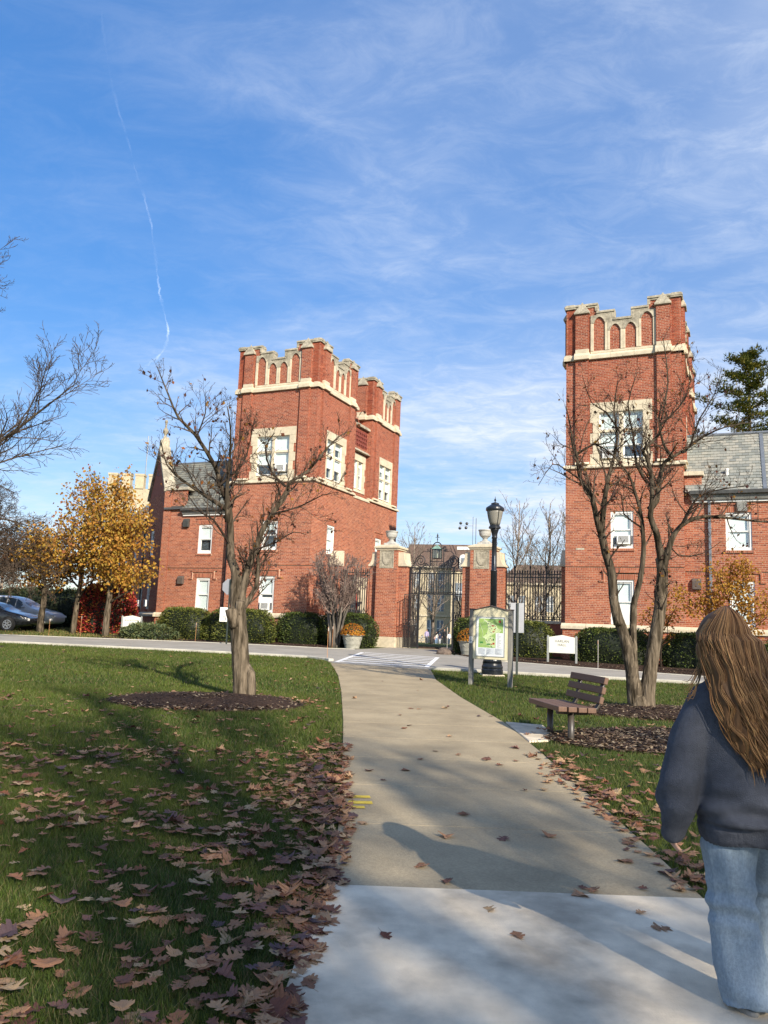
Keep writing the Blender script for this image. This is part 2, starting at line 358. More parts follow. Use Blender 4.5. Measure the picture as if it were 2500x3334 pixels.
# crosswalk: painted rungs and end bars
cA, cB, cC, cD = Vector((-0.69, 31.0)), Vector((2.25, 29.3)), Vector((1.5, 23.6)), Vector((-1.35, 24.5))
def cq(s, t): q = (cD.lerp(cC, s)).lerp(cA.lerp(cB, s), t); return q
def rd(q): return (q.x, q.y, gz(q.x, q.y) + 0.022)
def paint(s0, s1, t0, t1):
    mb = MB(); K = 6; vs_ = []
    for i in range(K + 1):
        for j in range(3): vs_.append(rd(cq(s0 + (s1 - s0) * i / K, t0 + (t1 - t0) * j / 2)))
    mb.add(vs_, [(i * 3 + j, i * 3 + j + 1, (i + 1) * 3 + j + 1, (i + 1) * 3 + j) for i in range(K) for j in range(2)])
    return mb.build('crosswalk_stripe', PAINT_W, road)
for t in np.linspace(0.02, 0.96, 7): paint(0.055, 0.945, t, t + 0.042)
for j in range(5):
    paint(0.0, 0.05, 0.0 + j * 0.2, 0.196 + j * 0.2); paint(0.95, 1.0, 0.0 + j * 0.2, 0.196 + j * 0.2)
# gravel edge strip of the driveway on its far side
tag(strip('kerb', [p for p in FAR if p[0] <= -1.0], 0.10, -0.15, 0.035, KERB), 'low kerb edging the planting bed left of the gate', 'kerb', kind='structure')
tag(strip('kerb', [p for p in FAR if 2.98 <= p[0]], 0.10, -0.15, 0.035, KERB), 'low kerb edging the planting bed right of the gate', 'kerb', kind='structure')
# walk beyond the gate
mb = MB(); pts = [(-7.4, 1.6), (-7.4, 6), (-7.3, 14), (-6.2, 30), (-3.0, 50), (2, 62)]; ptr = [(-4.9, 1.6), (-4.9, 6), (-4.6, 14), (-3.2, 30), (0.5, 48), (9, 58)]
vs_ = []
for (a1, b1), (a2, b2) in zip(pts, ptr):
    for q in ((a1, b1), (a2, b2)): x, y = uw(*q); vs_.append(g3(x, y, 0.02))
mb.add(vs_, [(2 * i, 2 * i + 1, 2 * i + 3, 2 * i + 2) for i in range(len(pts) - 1)])
o = mb.build('path', CONC); tag(o, 'pale walkway running on beyond the open gate', 'path', kind='structure')

# mulch beds
def blob(cx, cy, rx_, ry, seed, n=40, jag=0.10, h=0.0, rot=0.0):
    q = random.Random(seed); ph = [q.uniform(0, 6.28) for _ in range(4)]; am = [q.uniform(0.3, 1) for _ in range(4)]; ringf = []
    for i in range(n):
        a = 2 * math.pi * i / n; k = 1 + jag * sum(am[j] * math.sin((j + 2) * a + ph[j]) for j in range(4)) / 2
        x, y = rx_ * k * math.cos(a), ry * k * math.sin(a); ringf.append((x * math.cos(rot) - y * math.sin(rot), x * math.sin(rot) + y * math.cos(rot)))
    mb = MB(); lev = [1.0, 0.93, 0.75, 0.5, 0.25]; hh = [-0.05, 0.02, 0.02 + h * 0.5, 0.02 + h * 0.85, 0.02 + h]; vs_ = []
    for l_, z in zip(lev, hh):
        for x, y in ringf: vs_.append(g3(cx + x * l_, cy + y * l_, z + (q.uniform(-.008, .008) if l_ < 0.95 else 0)))
    vs_.append(g3(cx, cy, 0.02 + h)); fs = []
    for k in range(len(lev) - 1):
        for i in range(n): fs.append((k * n + i, k * n + (i + 1) % n, (k + 1) * n + (i + 1) % n, (k + 1) * n + i))
    for i in range(n): fs.append(((len(lev) - 1) * n + i, (len(lev) - 1) * n + (i + 1) % n, len(lev) * n))
    mb.add(vs_, fs); o = mb.build('mulch_bed', MULCH, smooth=True); return o
BEDS = [(-2.75, 13.05, 1.65, 1.25, 0.0), (4.1, 10.75, 2.0, 1.15, 0.25), (5.0, 14.0, 1.65, 1.15, 0.2)]
tag(blob(-2.75, 13.05, 1.65, 1.25, 3, h=0.10), 'round dark mulch mound under the left lawn tree', 'mulch bed', kind='structure')
tag(blob(4.1, 10.75, 2.0, 1.15, 5, h=0.02, rot=0.25), 'brown mulch patch under and right of the bench', 'mulch bed', kind='structure')
tag(blob(5.0, 14.0, 1.65, 1.15, 8, h=0.06, rot=0.2), 'mulch mound around the multi-stemmed tree behind the bench', 'mulch bed', kind='structure')
tag(blob(-14.4, 25.6, 2.4, 1.4, 9, h=0.05), 'dark mulch at the left edge of the lawn by the kerb', 'mulch bed', kind='structure')
def bed_strip(name, u0, u1, w1, label, off=0.18):
    mb = MB(); vs_ = []; K = 30
    xa = uw(u0, -5)[0]; xb = uw(u1, -5)[0]
    for i in range(K + 1):
        x = xa + (xb - xa) * i / K; ya = float(far_y(x)) + off if not (0.7 < x < 3.0) else 37.0
        yb = PR.y + (w1 - (x - PR.x) * WX) / WY
        for k in range(5):
            y = ya + (max(yb, ya + 0.3) - ya) * k / 4; vs_.append(g3(x, y, 0.012 + 0.05 * math.sin(k / 4 * math.pi) + rng.uniform(-0.01, 0.01)))
    mb.add(vs_, [(i * 5 + k, (i + 1) * 5 + k, (i + 1) * 5 + k + 1, i * 5 + k + 1) for i in range(K) for k in range(4)])
    return tag(mb.build(name, MULCH, smooth=True), label, 'mulch bed', kind='structure')
bed_strip('mulch_bed', -19.6, -8.2, 1.2, 'long mulch bed under the hedges left of the gate')
bed_strip('mulch_bed', -3.9, 9.0, 0.8, 'long mulch bed under the hedges right of the gate')
mb = MB(); pq = [(1.93, 12.0), (2.45, 11.8), (2.38, 10.42), (1.945, 10.2)]
mb.add([g3(x, y, 0.02) for x, y in pq] + [g3(x, y, -0.1) for x, y in pq], [(0, 1, 2, 3)] + [(i, (i + 1) % 4, (i + 1) % 4 + 4, i + 4) for i in range(4)])
tag(mb.build('paving_pad', CONC_N, bevel=0.01), 'small pale concrete pad beside the path before the bench', 'pad', kind='structure')
def remesh(mb, name, m, parent, voxel, smooth=6, disp=None):
    me = mb.mesh(name); bm = bmesh.new(); bm.from_mesh(me); bmesh.ops.recalc_face_normals(bm, faces=bm.faces); bm.to_mesh(me); bm.free()
    tmp = bpy.data.objects.new(name, me); COL.objects.link(tmp); r = tmp.modifiers.new('r', 'REMESH'); r.mode = 'VOXEL'; r.voxel_size = voxel
    if smooth: s_ = tmp.modifiers.new('s', 'SMOOTH'); s_.factor = 0.5; s_.iterations = smooth
    dg = bpy.context.evaluated_depsgraph_get(); me2 = bpy.data.meshes.new_from_object(tmp.evaluated_get(dg)); bpy.data.objects.remove(tmp, do_unlink=True)
    if disp is not None:
        n = len(me2.vertices); co = np.empty(n * 3, np.float32); me2.vertices.foreach_get('co', co); no = np.empty(n * 3, np.float32); me2.vertex_normals.foreach_get('vector', no)
        co = co.reshape(-1, 3); no = no.reshape(-1, 3); co = co + no * disp(co)[:, None]; me2.vertices.foreach_set('co', co.ravel().astype(np.float32)); me2.update()
    me2.polygons.foreach_set('use_smooth', [True] * len(me2.polygons)); me2.materials.clear(); me2.materials.append(m)
    o = bpy.data.objects.new(name, me2); link(o, parent); return o
# ---------------------------------------------------------------- brick buildings
CH = 0.0685; BL = 0.2145; MJ = 0.012
class Face:
    """a wall plane in a building's own x-y: origin o, direction t, outward normal n"""
    def __init__(s, ox, oy, tx, ty, nx_, ny_): s.o = (ox, oy); s.t = (tx, ty); s.n = (nx_, ny_)
    def P(s, a, z, d): return (s.o[0] + s.t[0] * a + s.n[0] * d, s.o[1] + s.t[1] * a + s.n[1] * d, z)
class Stones:
    """every block added is kept as a stone of its own"""
    def __init__(s): s.pieces = []
    def add(s, vs_, fs, col=None): m_ = MB(); m_.add(vs_, fs); s.pieces.append(m_)
    def lathe(s, *a, **k): m_ = MB(); m_.lathe(*a, **k); s.pieces.append(m_)
def fbox(mb, F, a0, a1, z0, z1, d0, d1, top=None, side=0.0, col=None):
    if isinstance(mb, Stones) and a1 - a0 > 1.5:
        n_ = math.ceil((a1 - a0) / 1.15); w_ = (a1 - a0) / n_
        for i_ in range(n_): fbox(mb, F, a0 + i_ * w_ + (0.003 if i_ else 0), a0 + (i_ + 1) * w_ - (0.003 if i_ < n_ - 1 else 0), z0, z1, d0, d1, top)
        return
    """block on a face; top = how far the front top edge is set back (a weathered top)"""
    dt = d1 if top is None else top
    v = [F.P(a0, z0, d0), F.P(a1, z0, d0), F.P(a1, z0, d1), F.P(a0, z0, d1), F.P(a0 + side, z1, d0), F.P(a1 - side, z1, d0), F.P(a1 - side, z1, dt), F.P(a0 + side, z1, dt)]
    mb.add(v, [(0, 1, 2, 3), (4, 7, 6, 5), (3, 2, 6, 7), (1, 0, 4, 5), (2, 1, 5, 6), (0, 3, 7, 4)], col)
def fpoly(mb, F, poly, d0, d1, col=None):
    k = len(poly)
    mb.add([F.P(a, z, d1) for a, z in poly] + [F.P(a, z, d0) for a, z in poly], [tuple(range(k)), tuple(range(2 * k - 1, k - 1, -1))] + [(i, (i + 1) % k, (i + 1) % k + k, i + k) for i in range(k)], col)
TONES = [(0.36, 0.112, 0.058), (0.32, 0.094, 0.050), (0.40, 0.130, 0.070), (0.285, 0.082, 0.046), (0.44, 0.155, 0.085), (0.375, 0.118, 0.064), (0.235, 0.068, 0.045), (0.335, 0.110, 0.070)]
TW = [0, 0, 1, 1, 2, 2, 3, 4, 5, 5, 6, 7]
class Bld:
    def __init__(s, root, two=True): s.root = root; s.two = two; s.bricks = []; s.mortar = MB(); s.core = MB(); s.stone = Stones(); s.sd = Stones(); s.rg = random.Random(5)
    def fill(s, F, a0, a1, z0, z1, holes=(), d=0.0, zb=1.85, pick=True, ends=0.0035):
        """lay a running bond with a header course every seventh row, leaving the holes free"""
        k0 = math.floor((z0 - zb) / CH + 1e-6); k1 = math.ceil((z1 - zb) / CH - 1e-6); prev = None
        for k in range(k0, k1):
            c0 = max(z0, zb + k * CH); c1 = min(z1, zb + (k + 1) * CH)
            if c1 - c0 < 0.02: continue
            zc = (c0 + c1) / 2; iv = [(a0, a1)]
            for h in holes:
                if h[2] < zc < h[3]:
                    nv = []
                    for p, q in iv:
                        if h[1] <= p or h[0] >= q: nv.append((p, q)); continue
                        if h[0] > p: nv.append((p, h[0]))
                        if h[1] < q: nv.append((h[1], q))
                    iv = nv
            if prev and prev[0] == iv: prev[2] = c1
            else:
                if prev: s._mort(F, prev, d)
                prev = [iv, c0, c1]
            hd = (k % 7 == 3); L_ = BL / 2 if hd else BL; off = (0.05 if hd else (k % 2) * BL / 2)
            for p, q in iv:
                e0 = p - (ends if p == a0 else 0); e1 = q + (ends if q == a1 else 0)
                a = math.floor((e0 - off) / L_) * L_ + off
                while a < e1 - 0.012:
                    b0 = max(a + MJ / 2, e0); b1 = min(a + L_ - MJ / 2, e1)
                    if b1 - b0 > 0.012:
                        full = (not hd) and abs((b1 - b0) - (BL - MJ)) < 1e-4 and (c1 - c0) > CH - 1e-4
                        s.bricks.append((F, b0, b1, c0 + MJ / 2, c1 - MJ / 2, d, full and pick))
                    a += L_
        if prev: s._mort(F, prev, d)
    def _mort(s, F, prev, d):
        for p, q in prev[0]:
            s.mortar.add([F.P(p, prev[1], d), F.P(q, prev[1], d), F.P(q, prev[2], d), F.P(p, prev[2], d)], [(0, 1, 2, 3)])
    def row(s, F, a0, a1, z0, z1, d, w=CH, dark=False):
        """bricks stood on end side by side"""
        n = max(1, round((a1 - a0) / w)); st = (a1 - a0) / n
        s.mortar.add([F.P(a0, z0, d), F.P(a1, z0, d), F.P(a1, z1, d), F.P(a0, z1, d)], [(0, 1, 2, 3)])
        if d > 0.004: fbox(s.mortar, F, a0, a1, z0, z1, -0.06, d - 0.001)
        for i in range(n): s.bricks.append((F, a0 + i * st + MJ / 2, a0 + (i + 1) * st - MJ / 2, z0 + MJ / 2, z1 - MJ / 2, d, False))
    def finish(s, npick=300, zr=(2.0, 8.0), seen=None):
        M = s.root.matrix_basis.copy(); cand = []
        for i, (F, a0, a1, z0, z1, d, full) in enumerate(s.bricks):
            if full and zr[0] < z0 < zr[1]:
                p = M @ Vector(F.P((a0 + a1) / 2, (z0 + z1) / 2, d))
                if seen and not seen(p): continue
                cand.append(((p - Vector((0, 0, CAM_H))).length, i))
        cand.sort(); picked = set(i for _, i in cand[:npick]); mb = MB(); meshes = []
        for tn in TONES:
            b = MB(); L_, H_ = BL - MJ, CH - MJ
            b.box(-L_ / 2, L_ / 2, -0.0035, 0.05, -H_ / 2, H_ / 2, col=tn); me = b.mesh('brick'); me.materials.append(BRICK); meshes.append(me)
        for i, (F, a0, a1, z0, z1, d, full) in enumerate(s.bricks):
            ti = s.rg.choice(TW)
            if i in picked:
                o = bpy.data.objects.new('brick', meshes[ti]); link(o, s.root)
                c = F.P((a0 + a1) / 2, (z0 + z1) / 2, d); o.location = c; o.rotation_euler = (0, 0, math.atan2(F.t[1], F.t[0]))
            else:
                pr = d + 0.0035 + s.rg.uniform(-0.0012, 0.0012); k = s.rg.uniform(0.9, 1.1); tn = tuple(c * k * f_ for c, f_ in zip(TONES[ti], (0.86, 0.70, 0.68) if z0 > 8.2 and s.two else (0.97, 0.95, 0.93)))
                q = [F.P(a0, z0, pr), F.P(a1, z0, pr), F.P(a1, z1, pr), F.P(a0, z1, pr), F.P(a0, z0, d - 0.04), F.P(a1, z0, d - 0.04), F.P(a1, z1, d - 0.04), F.P(a0, z1, d - 0.04)]
                mb.add(q, [(0, 1, 2, 3), (1, 0, 4, 5), (2, 1, 5, 6), (3, 2, 6, 7), (0, 3, 7, 4)], tn)
        if mb.v: tag(mb.build('brickwork', BRICK, s.root, fix=False), kind='stuff')
        if s.mortar.v: tag(s.mortar.build('mortar_joints', MORTAR, s.root), kind='stuff')
        if s.core.v: tag(s.core.build('wall', CORE, s.root), kind='stuff')
def ring(mb, F, a0, a1, z0, z1, t, d0, d1, tb=None):
    tb = t if tb is None else tb
    fbox(mb, F, a0, a0 + t, z0, z1, d0, d1); fbox(mb, F, a1 - t, a1, z0, z1, d0, d1)
    fbox(mb, F, a0 + t, a1 - t, z1 - t, z1, d0, d1); fbox(mb, F, a0 + t, a1 - t, z0, z0 + tb, d0, d1)
def lights(F, w, a0, a1, z0, z1, dp, blind, sash=True, filler=0.0):
    """sashes, panes and blind of one opening, children of window w"""
    zm = z0 + (z1 - z0) * 0.5
    if sash:
        mb = MB(); ring(mb, F, a0 + 0.008, a1 - 0.008, zm - 0.02, z1 - 0.005, 0.045, dp - 0.03, dp); mb.build('sash', WHITE, w)
        mb = MB(); ring(mb, F, a0 + 0.008, a1 - 0.008, z0 + filler, zm + 0.02, 0.05, dp - 0.065, dp - 0.035, 0.07)
        if filler: fbox(mb, F, a0, a1, z0, z0 + filler, dp - 0.05, dp - 0.01)
        mb.build('sash', WHITE, w)
        for q0, q1, dd in ((zm + 0.02, z1 - 0.05, dp - 0.015), (z0 + filler + 0.07, zm - 0.03, dp - 0.05)):
            mb = MB(); mb.add([F.P(a0 + 0.05, q0, dd), F.P(a1 - 0.05, q0, dd), F.P(a1 - 0.05, q1, dd), F.P(a0 + 0.05, q1, dd)], [(0, 1, 2, 3)]); mb.build('pane', GLASS, w)
    else:
        mb = MB(); ring(mb, F, a0 + 0.004, a1 - 0.004, z0 + 0.004, z1 - 0.004, 0.05, dp - 0.04, dp); mb.build('sash', WHITE, w)
        mb = MB(); mb.add([F.P(a0 + 0.05, z0 + 0.05, dp - 0.02), F.P(a1 - 0.05, z0 + 0.05, dp - 0.02), F.P(a1 - 0.05, z1 - 0.05, dp - 0.02), F.P(a0 + 0.05, z1 - 0.05, dp - 0.02)], [(0, 1, 2, 3)]); mb.build('pane', GLASS, w)
    zb = z1 - (z1 - z0) * blind
    if blind > 0.02:
        mb = MB(); fbox(mb, F, a0, a1, zb, z1, dp - 0.085, dp - 0.075); mb.build('blind', BLIND, w)
    mb = MB(); fbox(mb, F, a0, a1, z0, z1, dp - 0.16, dp - 0.15); mb.build('painted_room_dark', DARKROOM, w)  # dark sheet painted in place of the unlit room behind the glass
def sash_window(B, F, a0, a1, z0, z1, blind=1.0, name='window', hood=True, sill=True, filler=0.0):
    """white sash window with brick head and sill; returns the hole for the bricklayer"""
    mb = MB(); ring(mb, F, a0 - 0.004, a1 + 0.004, z0, z1, 0.085, -0.27, -0.03, 0.10)
    w = mb.build('window', WHITE, B.root)
    lights(F, w, a0 + 0.085, a1 - 0.085, z0 + 0.10, z1 - 0.085, -0.06, blind, filler=filler)
    holes = [(a0, a1, z0, z1)]
    if hood == 'big':          # soldier head with a stepped brick label round it
        B.row(F, a0 - 0.10, a1 + 0.06, z1 + 0.005, z1 + 0.22, 0.012); holes.append((a0 - 0.10, a1 + 0.06, z1, z1 + 0.22))
        B.row(F, a0 - 0.30, a1 + 0.26, z1 + 0.27, z1 + 0.335, 0.05, w=BL)
        for sgn, e in ((-1, a0 - 0.30), (1, a1 + 0.20)):
            B.row(F, e, e + 0.06, z1 - 0.02, z1 + 0.27, 0.05, w=0.06); B.row(F, e - (0.14 if sgn < 0 else 0), e + (0.06 if sgn < 0 else 0.20), z1 - 0.085, z1 - 0.02, 0.05, w=0.1)
        holes.append((a0 - 0.44, a1 + 0.40, z1 + 0.27, z1 + 0.335))
    elif hood:
        B.row(F, a0 - 0.02, a1 + 0.02, z1 + 0.005, z1 + 0.22, 0.006); holes.append((a0 - 0.02, a1 + 0.02, z1, z1 + 0.22))
        B.row(F, a0 - 0.16, a1 + 0.16, z1 + 0.30, z1 + 0.355, 0.035, w=BL); holes.append((a0 - 0.16, a1 + 0.16, z1 + 0.30, z1 + 0.355))
    if sill:
        B.row(F, a0 - 0.05, a1 + 0.05, z0 - 0.10, z0 - 0.002, 0.045); holes.append((a0 - 0.05, a1 + 0.05, z0 - 0.10, z0))
    return holes, w
def stone_window(B, F, a0, a1, z0, z1, blinds=(0.9, 0.9, 0.6, 0.6), transom=True, lint=0.42, jamb=0.36):
    """mullioned window in a stone surround"""
    mb = MB(); m = 0.075; sill = 0.22; D0, D1 = -0.26, 0.018
    ac = (a0 + a1) / 2
    fbox(mb, F, a0, a1, z1 - lint, z1, D0, D1)                                       # lintel
    H_ = (z1 - lint) - z0; nb = 5; zz_ = z0
    for i in range(nb):                                                               # toothed jamb stones
        zt = z0 + H_ * (i + 1) / nb; ex = 0.0 if i % 2 == 0 else 0.11
        fbox(mb, F, a0 + ex, a0 + jamb, zz_ + 0.002, zt - 0.002, D0, D1 + (0.002 if i % 2 else 0)); fbox(mb, F, a1 - jamb, a1 - ex, zz_ + 0.002, zt - 0.002, D0, D1 + (0.002 if i % 2 else 0)); zz_ = zt
    fbox(mb, F, a0 + jamb, a1 - jamb, z0, z0 + sill, D0, 0.03, top=-0.14)
    fbox(mb, F, ac - m, ac + m, z0 + sill * 0.4, z1 - lint, D0, -0.03)
    zt = z0 + sill + (z1 - lint - z0 - sill) * 0.60
    if transom: fbox(mb, F, a0 + jamb, a1 - jamb, zt - 0.055, zt + 0.055, D0, -0.045, top=-0.10)
    w = mb.build('window', STONE, B.root, bevel=0.006)
    spans = [(a0 + jamb, ac - m), (ac + m, a1 - jamb)]
    for i, (p, q) in enumerate(spans):
        if transom:
            lights(F, w, p, q, zt + 0.055, z1 - lint, -0.10, blinds[i], sash=False); lights(F, w, p, q, z0 + sill, zt - 0.055, -0.10, blinds[2 + i])
        else: lights(F, w, p, q, z0 + sill, z1 - lint, -0.10, blinds[i])
    fl = MB()                                                                         # white inner frames standing in the reveals
    for p, q in spans: ring(fl, F, p, q, z0 + sill, z1 - lint, 0.03, -0.25, -0.07)
    fl.build('frame', WHITE, w)
    hl_ = [(a0, a1, z1 - lint, z1)] + [(a0 + (0.0 if i % 2 == 0 else 0.11), a1 - (0.0 if i % 2 == 0 else 0.11), z0 + H_ * i / nb, z0 + H_ * (i + 1) / nb) for i in range(nb)]
    return hl_, w, [(spans[i], z0 + sill, zt) for i in range(2)]
def arch_pts(a0, a1, zs, rise, n=8):
    c = (a0 + a1) / 2; h = (a1 - a0) / 2; pts = []
    for i in range(n + 1):
        x = -1 + 2 * i / n; pts.append((c + h * x, zs + rise * (1 - abs(x) ** 1.9) ** 0.8))
    return pts
def parapet(B, F, L_, zb, depth=0.34):
    """embattled parapet with blind arcade; built to the proportions of a 4.5 m face"""
    k = L_ / 4.5; mb = B.stone; sd = B.sd
    # base band: sloped offset with taller plinths at the buttresses
    fbox(mb, F, -0.09, L_ + 0.09, zb, zb + 0.14, -0.2, 0.11, top=0.11)
    fbox(mb, F, -0.09, L_ + 0.09, zb + 0.14, zb + 0.26, -0.2, 0.11, top=0.02)
    b0, b1 = 0.40, 0.92
    for p, q in ((b0, b1), (L_ - b1, L_ - b0)):
        fbox(mb, F, p - 0.05, q + 0.05, zb - 0.002, zb + 0.15, 0.0, 0.23); fbox(mb, F, p - 0.05, q + 0.05, zb + 0.15, zb + 0.30, 0.0, 0.23, top=0.14)
        fbox(mb, F, p - 0.01, q + 0.01, zb + 0.30, zb + 0.46, 0.0, 0.135)
        B.fill(F, p, q, zb + 0.46, zb + 2.0, d=0.12, pick=False)
        for e, sg in ((p, -1), (q, 1)):
            G = Face(*F.P(e, 0, 0)[:2], F.n[0], F.n[1], F.t[0] * sg, F.t[1] * sg); B.fill(G, 0.0, 0.12, zb + 0.46, zb + 2.0, pick=False)
        # gablet cap
        c = (p + q) / 2; h = (q - p) / 2 + 0.06
        v = [F.P(c - h, zb + 1.99, 0.0), F.P(c + h, zb + 1.99, 0.0), F.P(c + h, zb + 1.99, 0.20), F.P(c - h, zb + 1.99, 0.20), F.P(c - h, zb + 2.06, 0.0), F.P(c + h, zb + 2.06, 0.0), F.P(c + h, zb + 2.06, 0.20), F.P(c - h, zb + 2.06, 0.20),
             F.P(c, zb + 2.55, 0.03), F.P(c, zb + 2.55, 0.0)]
        sd.add(v, [(0, 1, 2, 3), (3, 2, 6, 7), (0, 3, 7, 4), (2, 1, 5, 6), (7, 6, 8), (4, 7, 8, 9), (6, 5, 9, 8), (5, 4, 9)])
    # corner bits of wall and the arcade bricks
    steps = [(-0.06, 1.23, 2.47), (1.23, 1.91, 2.11), (1.91, 2.66, 1.73), (2.66, 3.30, 2.11), (3.30, 4.56, 2.47)]
    steps = [(max(-0.0, a * k) if i else 0.0, min(L_, b * k), z) for i, (a, b, z) in enumerate(steps)]; steps[-1] = (steps[-1][0], L_, steps[-1][2])
    for i, (a, b, z) in enumerate(steps):
        z0 = zb + (0.26)
        B.fill(F, a, b, z0, zb + z - 0.20, pick=False, ends=0.0035 if i in (0, 4) else 0)
        fbox(B.core, F, a, b, zb, zb + z - 0.10, -depth, -0.06)
        lo = -0.07 if i == 0 else (0.0 if i != 2 else -0.0); hi = 0.07 if i == 4 else 0.0
        # coping: moulded front and weathered top; raised ends lap the next step
        e0 = a + lo - (0.06 if i in (3, 4) else 0); e1 = b + hi + (0.06 if i in (0, 1) else 0)
        fbox(sd, F, e0, e1, zb + z - 0.20, zb + z - 0.13, -depth - 0.04, 0.045)
        fbox(sd, F, e0, e1, zb + z - 0.13, zb + z - 0.06, -depth - 0.06, 0.085); fbox(sd, F, e0, e1, zb + z - 0.06, zb + z, -depth, 0.085, top=0.0)
        if i < 4:
            z2 = steps[i + 1][2]; hi_, lo_ = max(z, z2), min(z, z2)
            fbox(sd, F, b - 0.06, b + 0.06, zb + lo_ - 0.02, zb + hi_ - 0.13, -depth, 0.05)
    for a, b in ((1.60, 1.91), (2.66, 2.97)): fbox(sd, F, a * k, b * k, zb + 1.50, zb + 1.915, -0.03, 0.044)
    # arcade: mullions and pointed heads
    pan = [(1.12, 1.57, 1.55), (1.77, 2.19, 1.18), (2.38, 2.80, 1.18), (3.0, 3.45, 1.55)]
    pan = [(a * k, b * k, z) for a, b, z in pan]
    fbox(mb, F, pan[0][0] - 0.13, pan[-1][1] + 0.13, zb + 0.26, zb + 0.36, -0.05, 0.03)
    edges = [pan[0][0] - 0.13] + [(pan[i][1] + pan[i + 1][0]) / 2 for i in range(3)] + [pan[-1][1] + 0.13]
    for i, (a, b, zs) in enumerate(pan):
        e0, e1 = edges[i], edges[i + 1]; zt = zb + zs + 0.36; tgt = zb + (2.11 - 0.20 if i in (0, 3) else 1.73 - 0.20)
        fbox(mb, F, e0 + 0.004, a, zb + 0.36, zb + zs, -0.03, 0.05); fbox(mb, F, b, e1 - 0.004, zb + 0.36, zb + zs, -0.03, 0.05)
        ap = arch_pts(a, b, zb + zs, 0.26)
        poly = [(e0 + 0.004, zb + zs), (a, zb + zs)] + ap[1:-1] + [(b, zb + zs), (e1 - 0.004, zb + zs), (e1 - 0.004, tgt), (e0 + 0.004, tgt)]
        fpoly(sd, F, poly, -0.03, 0.048)
        ap2 = [(x, z) for x, z in arch_pts(a - 0.045, b + 0.045, zb + zs, 0.305)]
        fpoly(sd, F, [(a - 0.045, zb + zs)] + ap2[1:-1] + [(b + 0.045, zb + zs), (b, zb + zs)] + ap[1:-1][::-1] + [(a, zb + zs)], 0.0, 0.066)
def string(B, F, a0, a1, z0, h=0.16, d=0.10, m=None):
    fbox(B.stone, F, a0, a1, z0, z0 + h * 0.45, -0.12, d); fbox(B.stone, F, a0, a1, z0 + h * 0.45, z0 + h, -0.12, d, top=0.0)
ZS, ZU, ZW = 8.11, 12.69, 1.82                  # string course, parapet base, top of water table
def tower_face(B, F, L_, holes_low, holes_up, low=True, zlow=0.3):
    """one full bay of a tower: plain lower stage, buttressed upper stage, parapet"""
    if low:
        hl = list(holes_low) + [(0, L_, 3.97, 4.08)]
        B.fill(F, 0, L_, ZW + 0.03, ZS, hl); B.row(F, 0, L_, 3.97, 4.08, 0.0)
        B.fill(F, -0.08, L_ + 0.08, zlow, ZW - 0.2, d=0.08, pick=False)
        fbox(B.stone, F, -0.15, L_ + 0.15, ZW - 0.2, ZW - 0.08, -0.1, 0.15); fbox(B.stone, F, -0.15, L_ + 0.15, ZW - 0.08, ZW + 0.03, -0.1, 0.15, top=0.0)
    string(B, F, -0.10, L_ + 0.10, ZS)
    B.fill(F, 0.0, L_, ZS + 0.16, ZU, holes_up, pick=False)
    for p, q in ((0.40, 0.92), (L_ - 0.92, L_ - 0.40)):
        B.fill(F, p, q, ZS + 0.16, ZU, d=0.10, pick=False)
        for e, sg in ((p, -1), (q, 1)):
            G = Face(*F.P(e, 0, 0)[:2], F.n[0], F.n[1], F.t[0] * sg, F.t[1] * sg); B.fill(G, 0.0, 0.10, ZS + 0.16, ZU, pick=False)
        fbox(B.stone, F, p - 0.03, q + 0.03, ZS + 0.155, ZS + 0.26, 0.0, 0.16, top=0.10)
    parapet(B, F, L_, ZU)
def stones(B, bev=0.008):
    for m_ in B.stone.pieces: m_.build('stone_block', STONE, B.root, bevel=bev)
    for m_ in B.sd.pieces: m_.build('coping_stone', STONE_D, B.root, bevel=bev)
def slates(P0, du, dv, nu, nv, B, name='roof', tones=((0.30, 0.30, 0.26), (0.25, 0.26, 0.23), (0.34, 0.33, 0.28), (0.21, 0.22, 0.20)), clip=None, mb=None, under=True):
    """lapped slates over a roof plane: P0 eave corner, du along the eave (one slate), dv up the slope (one course)"""
    P0, du, dv = Vector(P0), Vector(du), Vector(dv); nrm = du.cross(dv).normalized()
    if nrm.z < 0: nrm = -nrm
    own = mb is None; mb = mb or MB()
    for j in range(nv):
        for i in range(-1, nu):
            a = max(0, i + (0.5 if j % 2 else 0)); b = min(nu, i + 1 + (0.5 if j % 2 else 0))
            if b - a < 0.1: continue
            c = P0 + du * ((a + b) / 2) + dv * (j + 0.5)
            if clip and not clip(c): continue
            g = 0.012; e = rng.uniform(0.010, 0.02); q0 = P0 + du * (a + g) + dv * (j + rng.uniform(-0.03, 0.03)); q1 = P0 + du * (b - g) + dv * (j + rng.uniform(-0.03, 0.03))
            u0_ = q0 + nrm * e * 1.6; u1_ = q1 + nrm * e * 1.6; t0 = q0 + dv * 1.15 + nrm * 0.002; t1 = q1 + dv * 1.15 + nrm * 0.002
            mb.add([tuple(x) for x in (u0_, u1_, t1, t0, q0, q1)], [(0, 1, 2, 3), (4, 5, 1, 0), (5, 2, 1), (4, 0, 3)], rng.choice(tones))
    if own: o = mb.build(name, SLATE, B.root, fix=False); o['kind'] = 'stuff'; return o
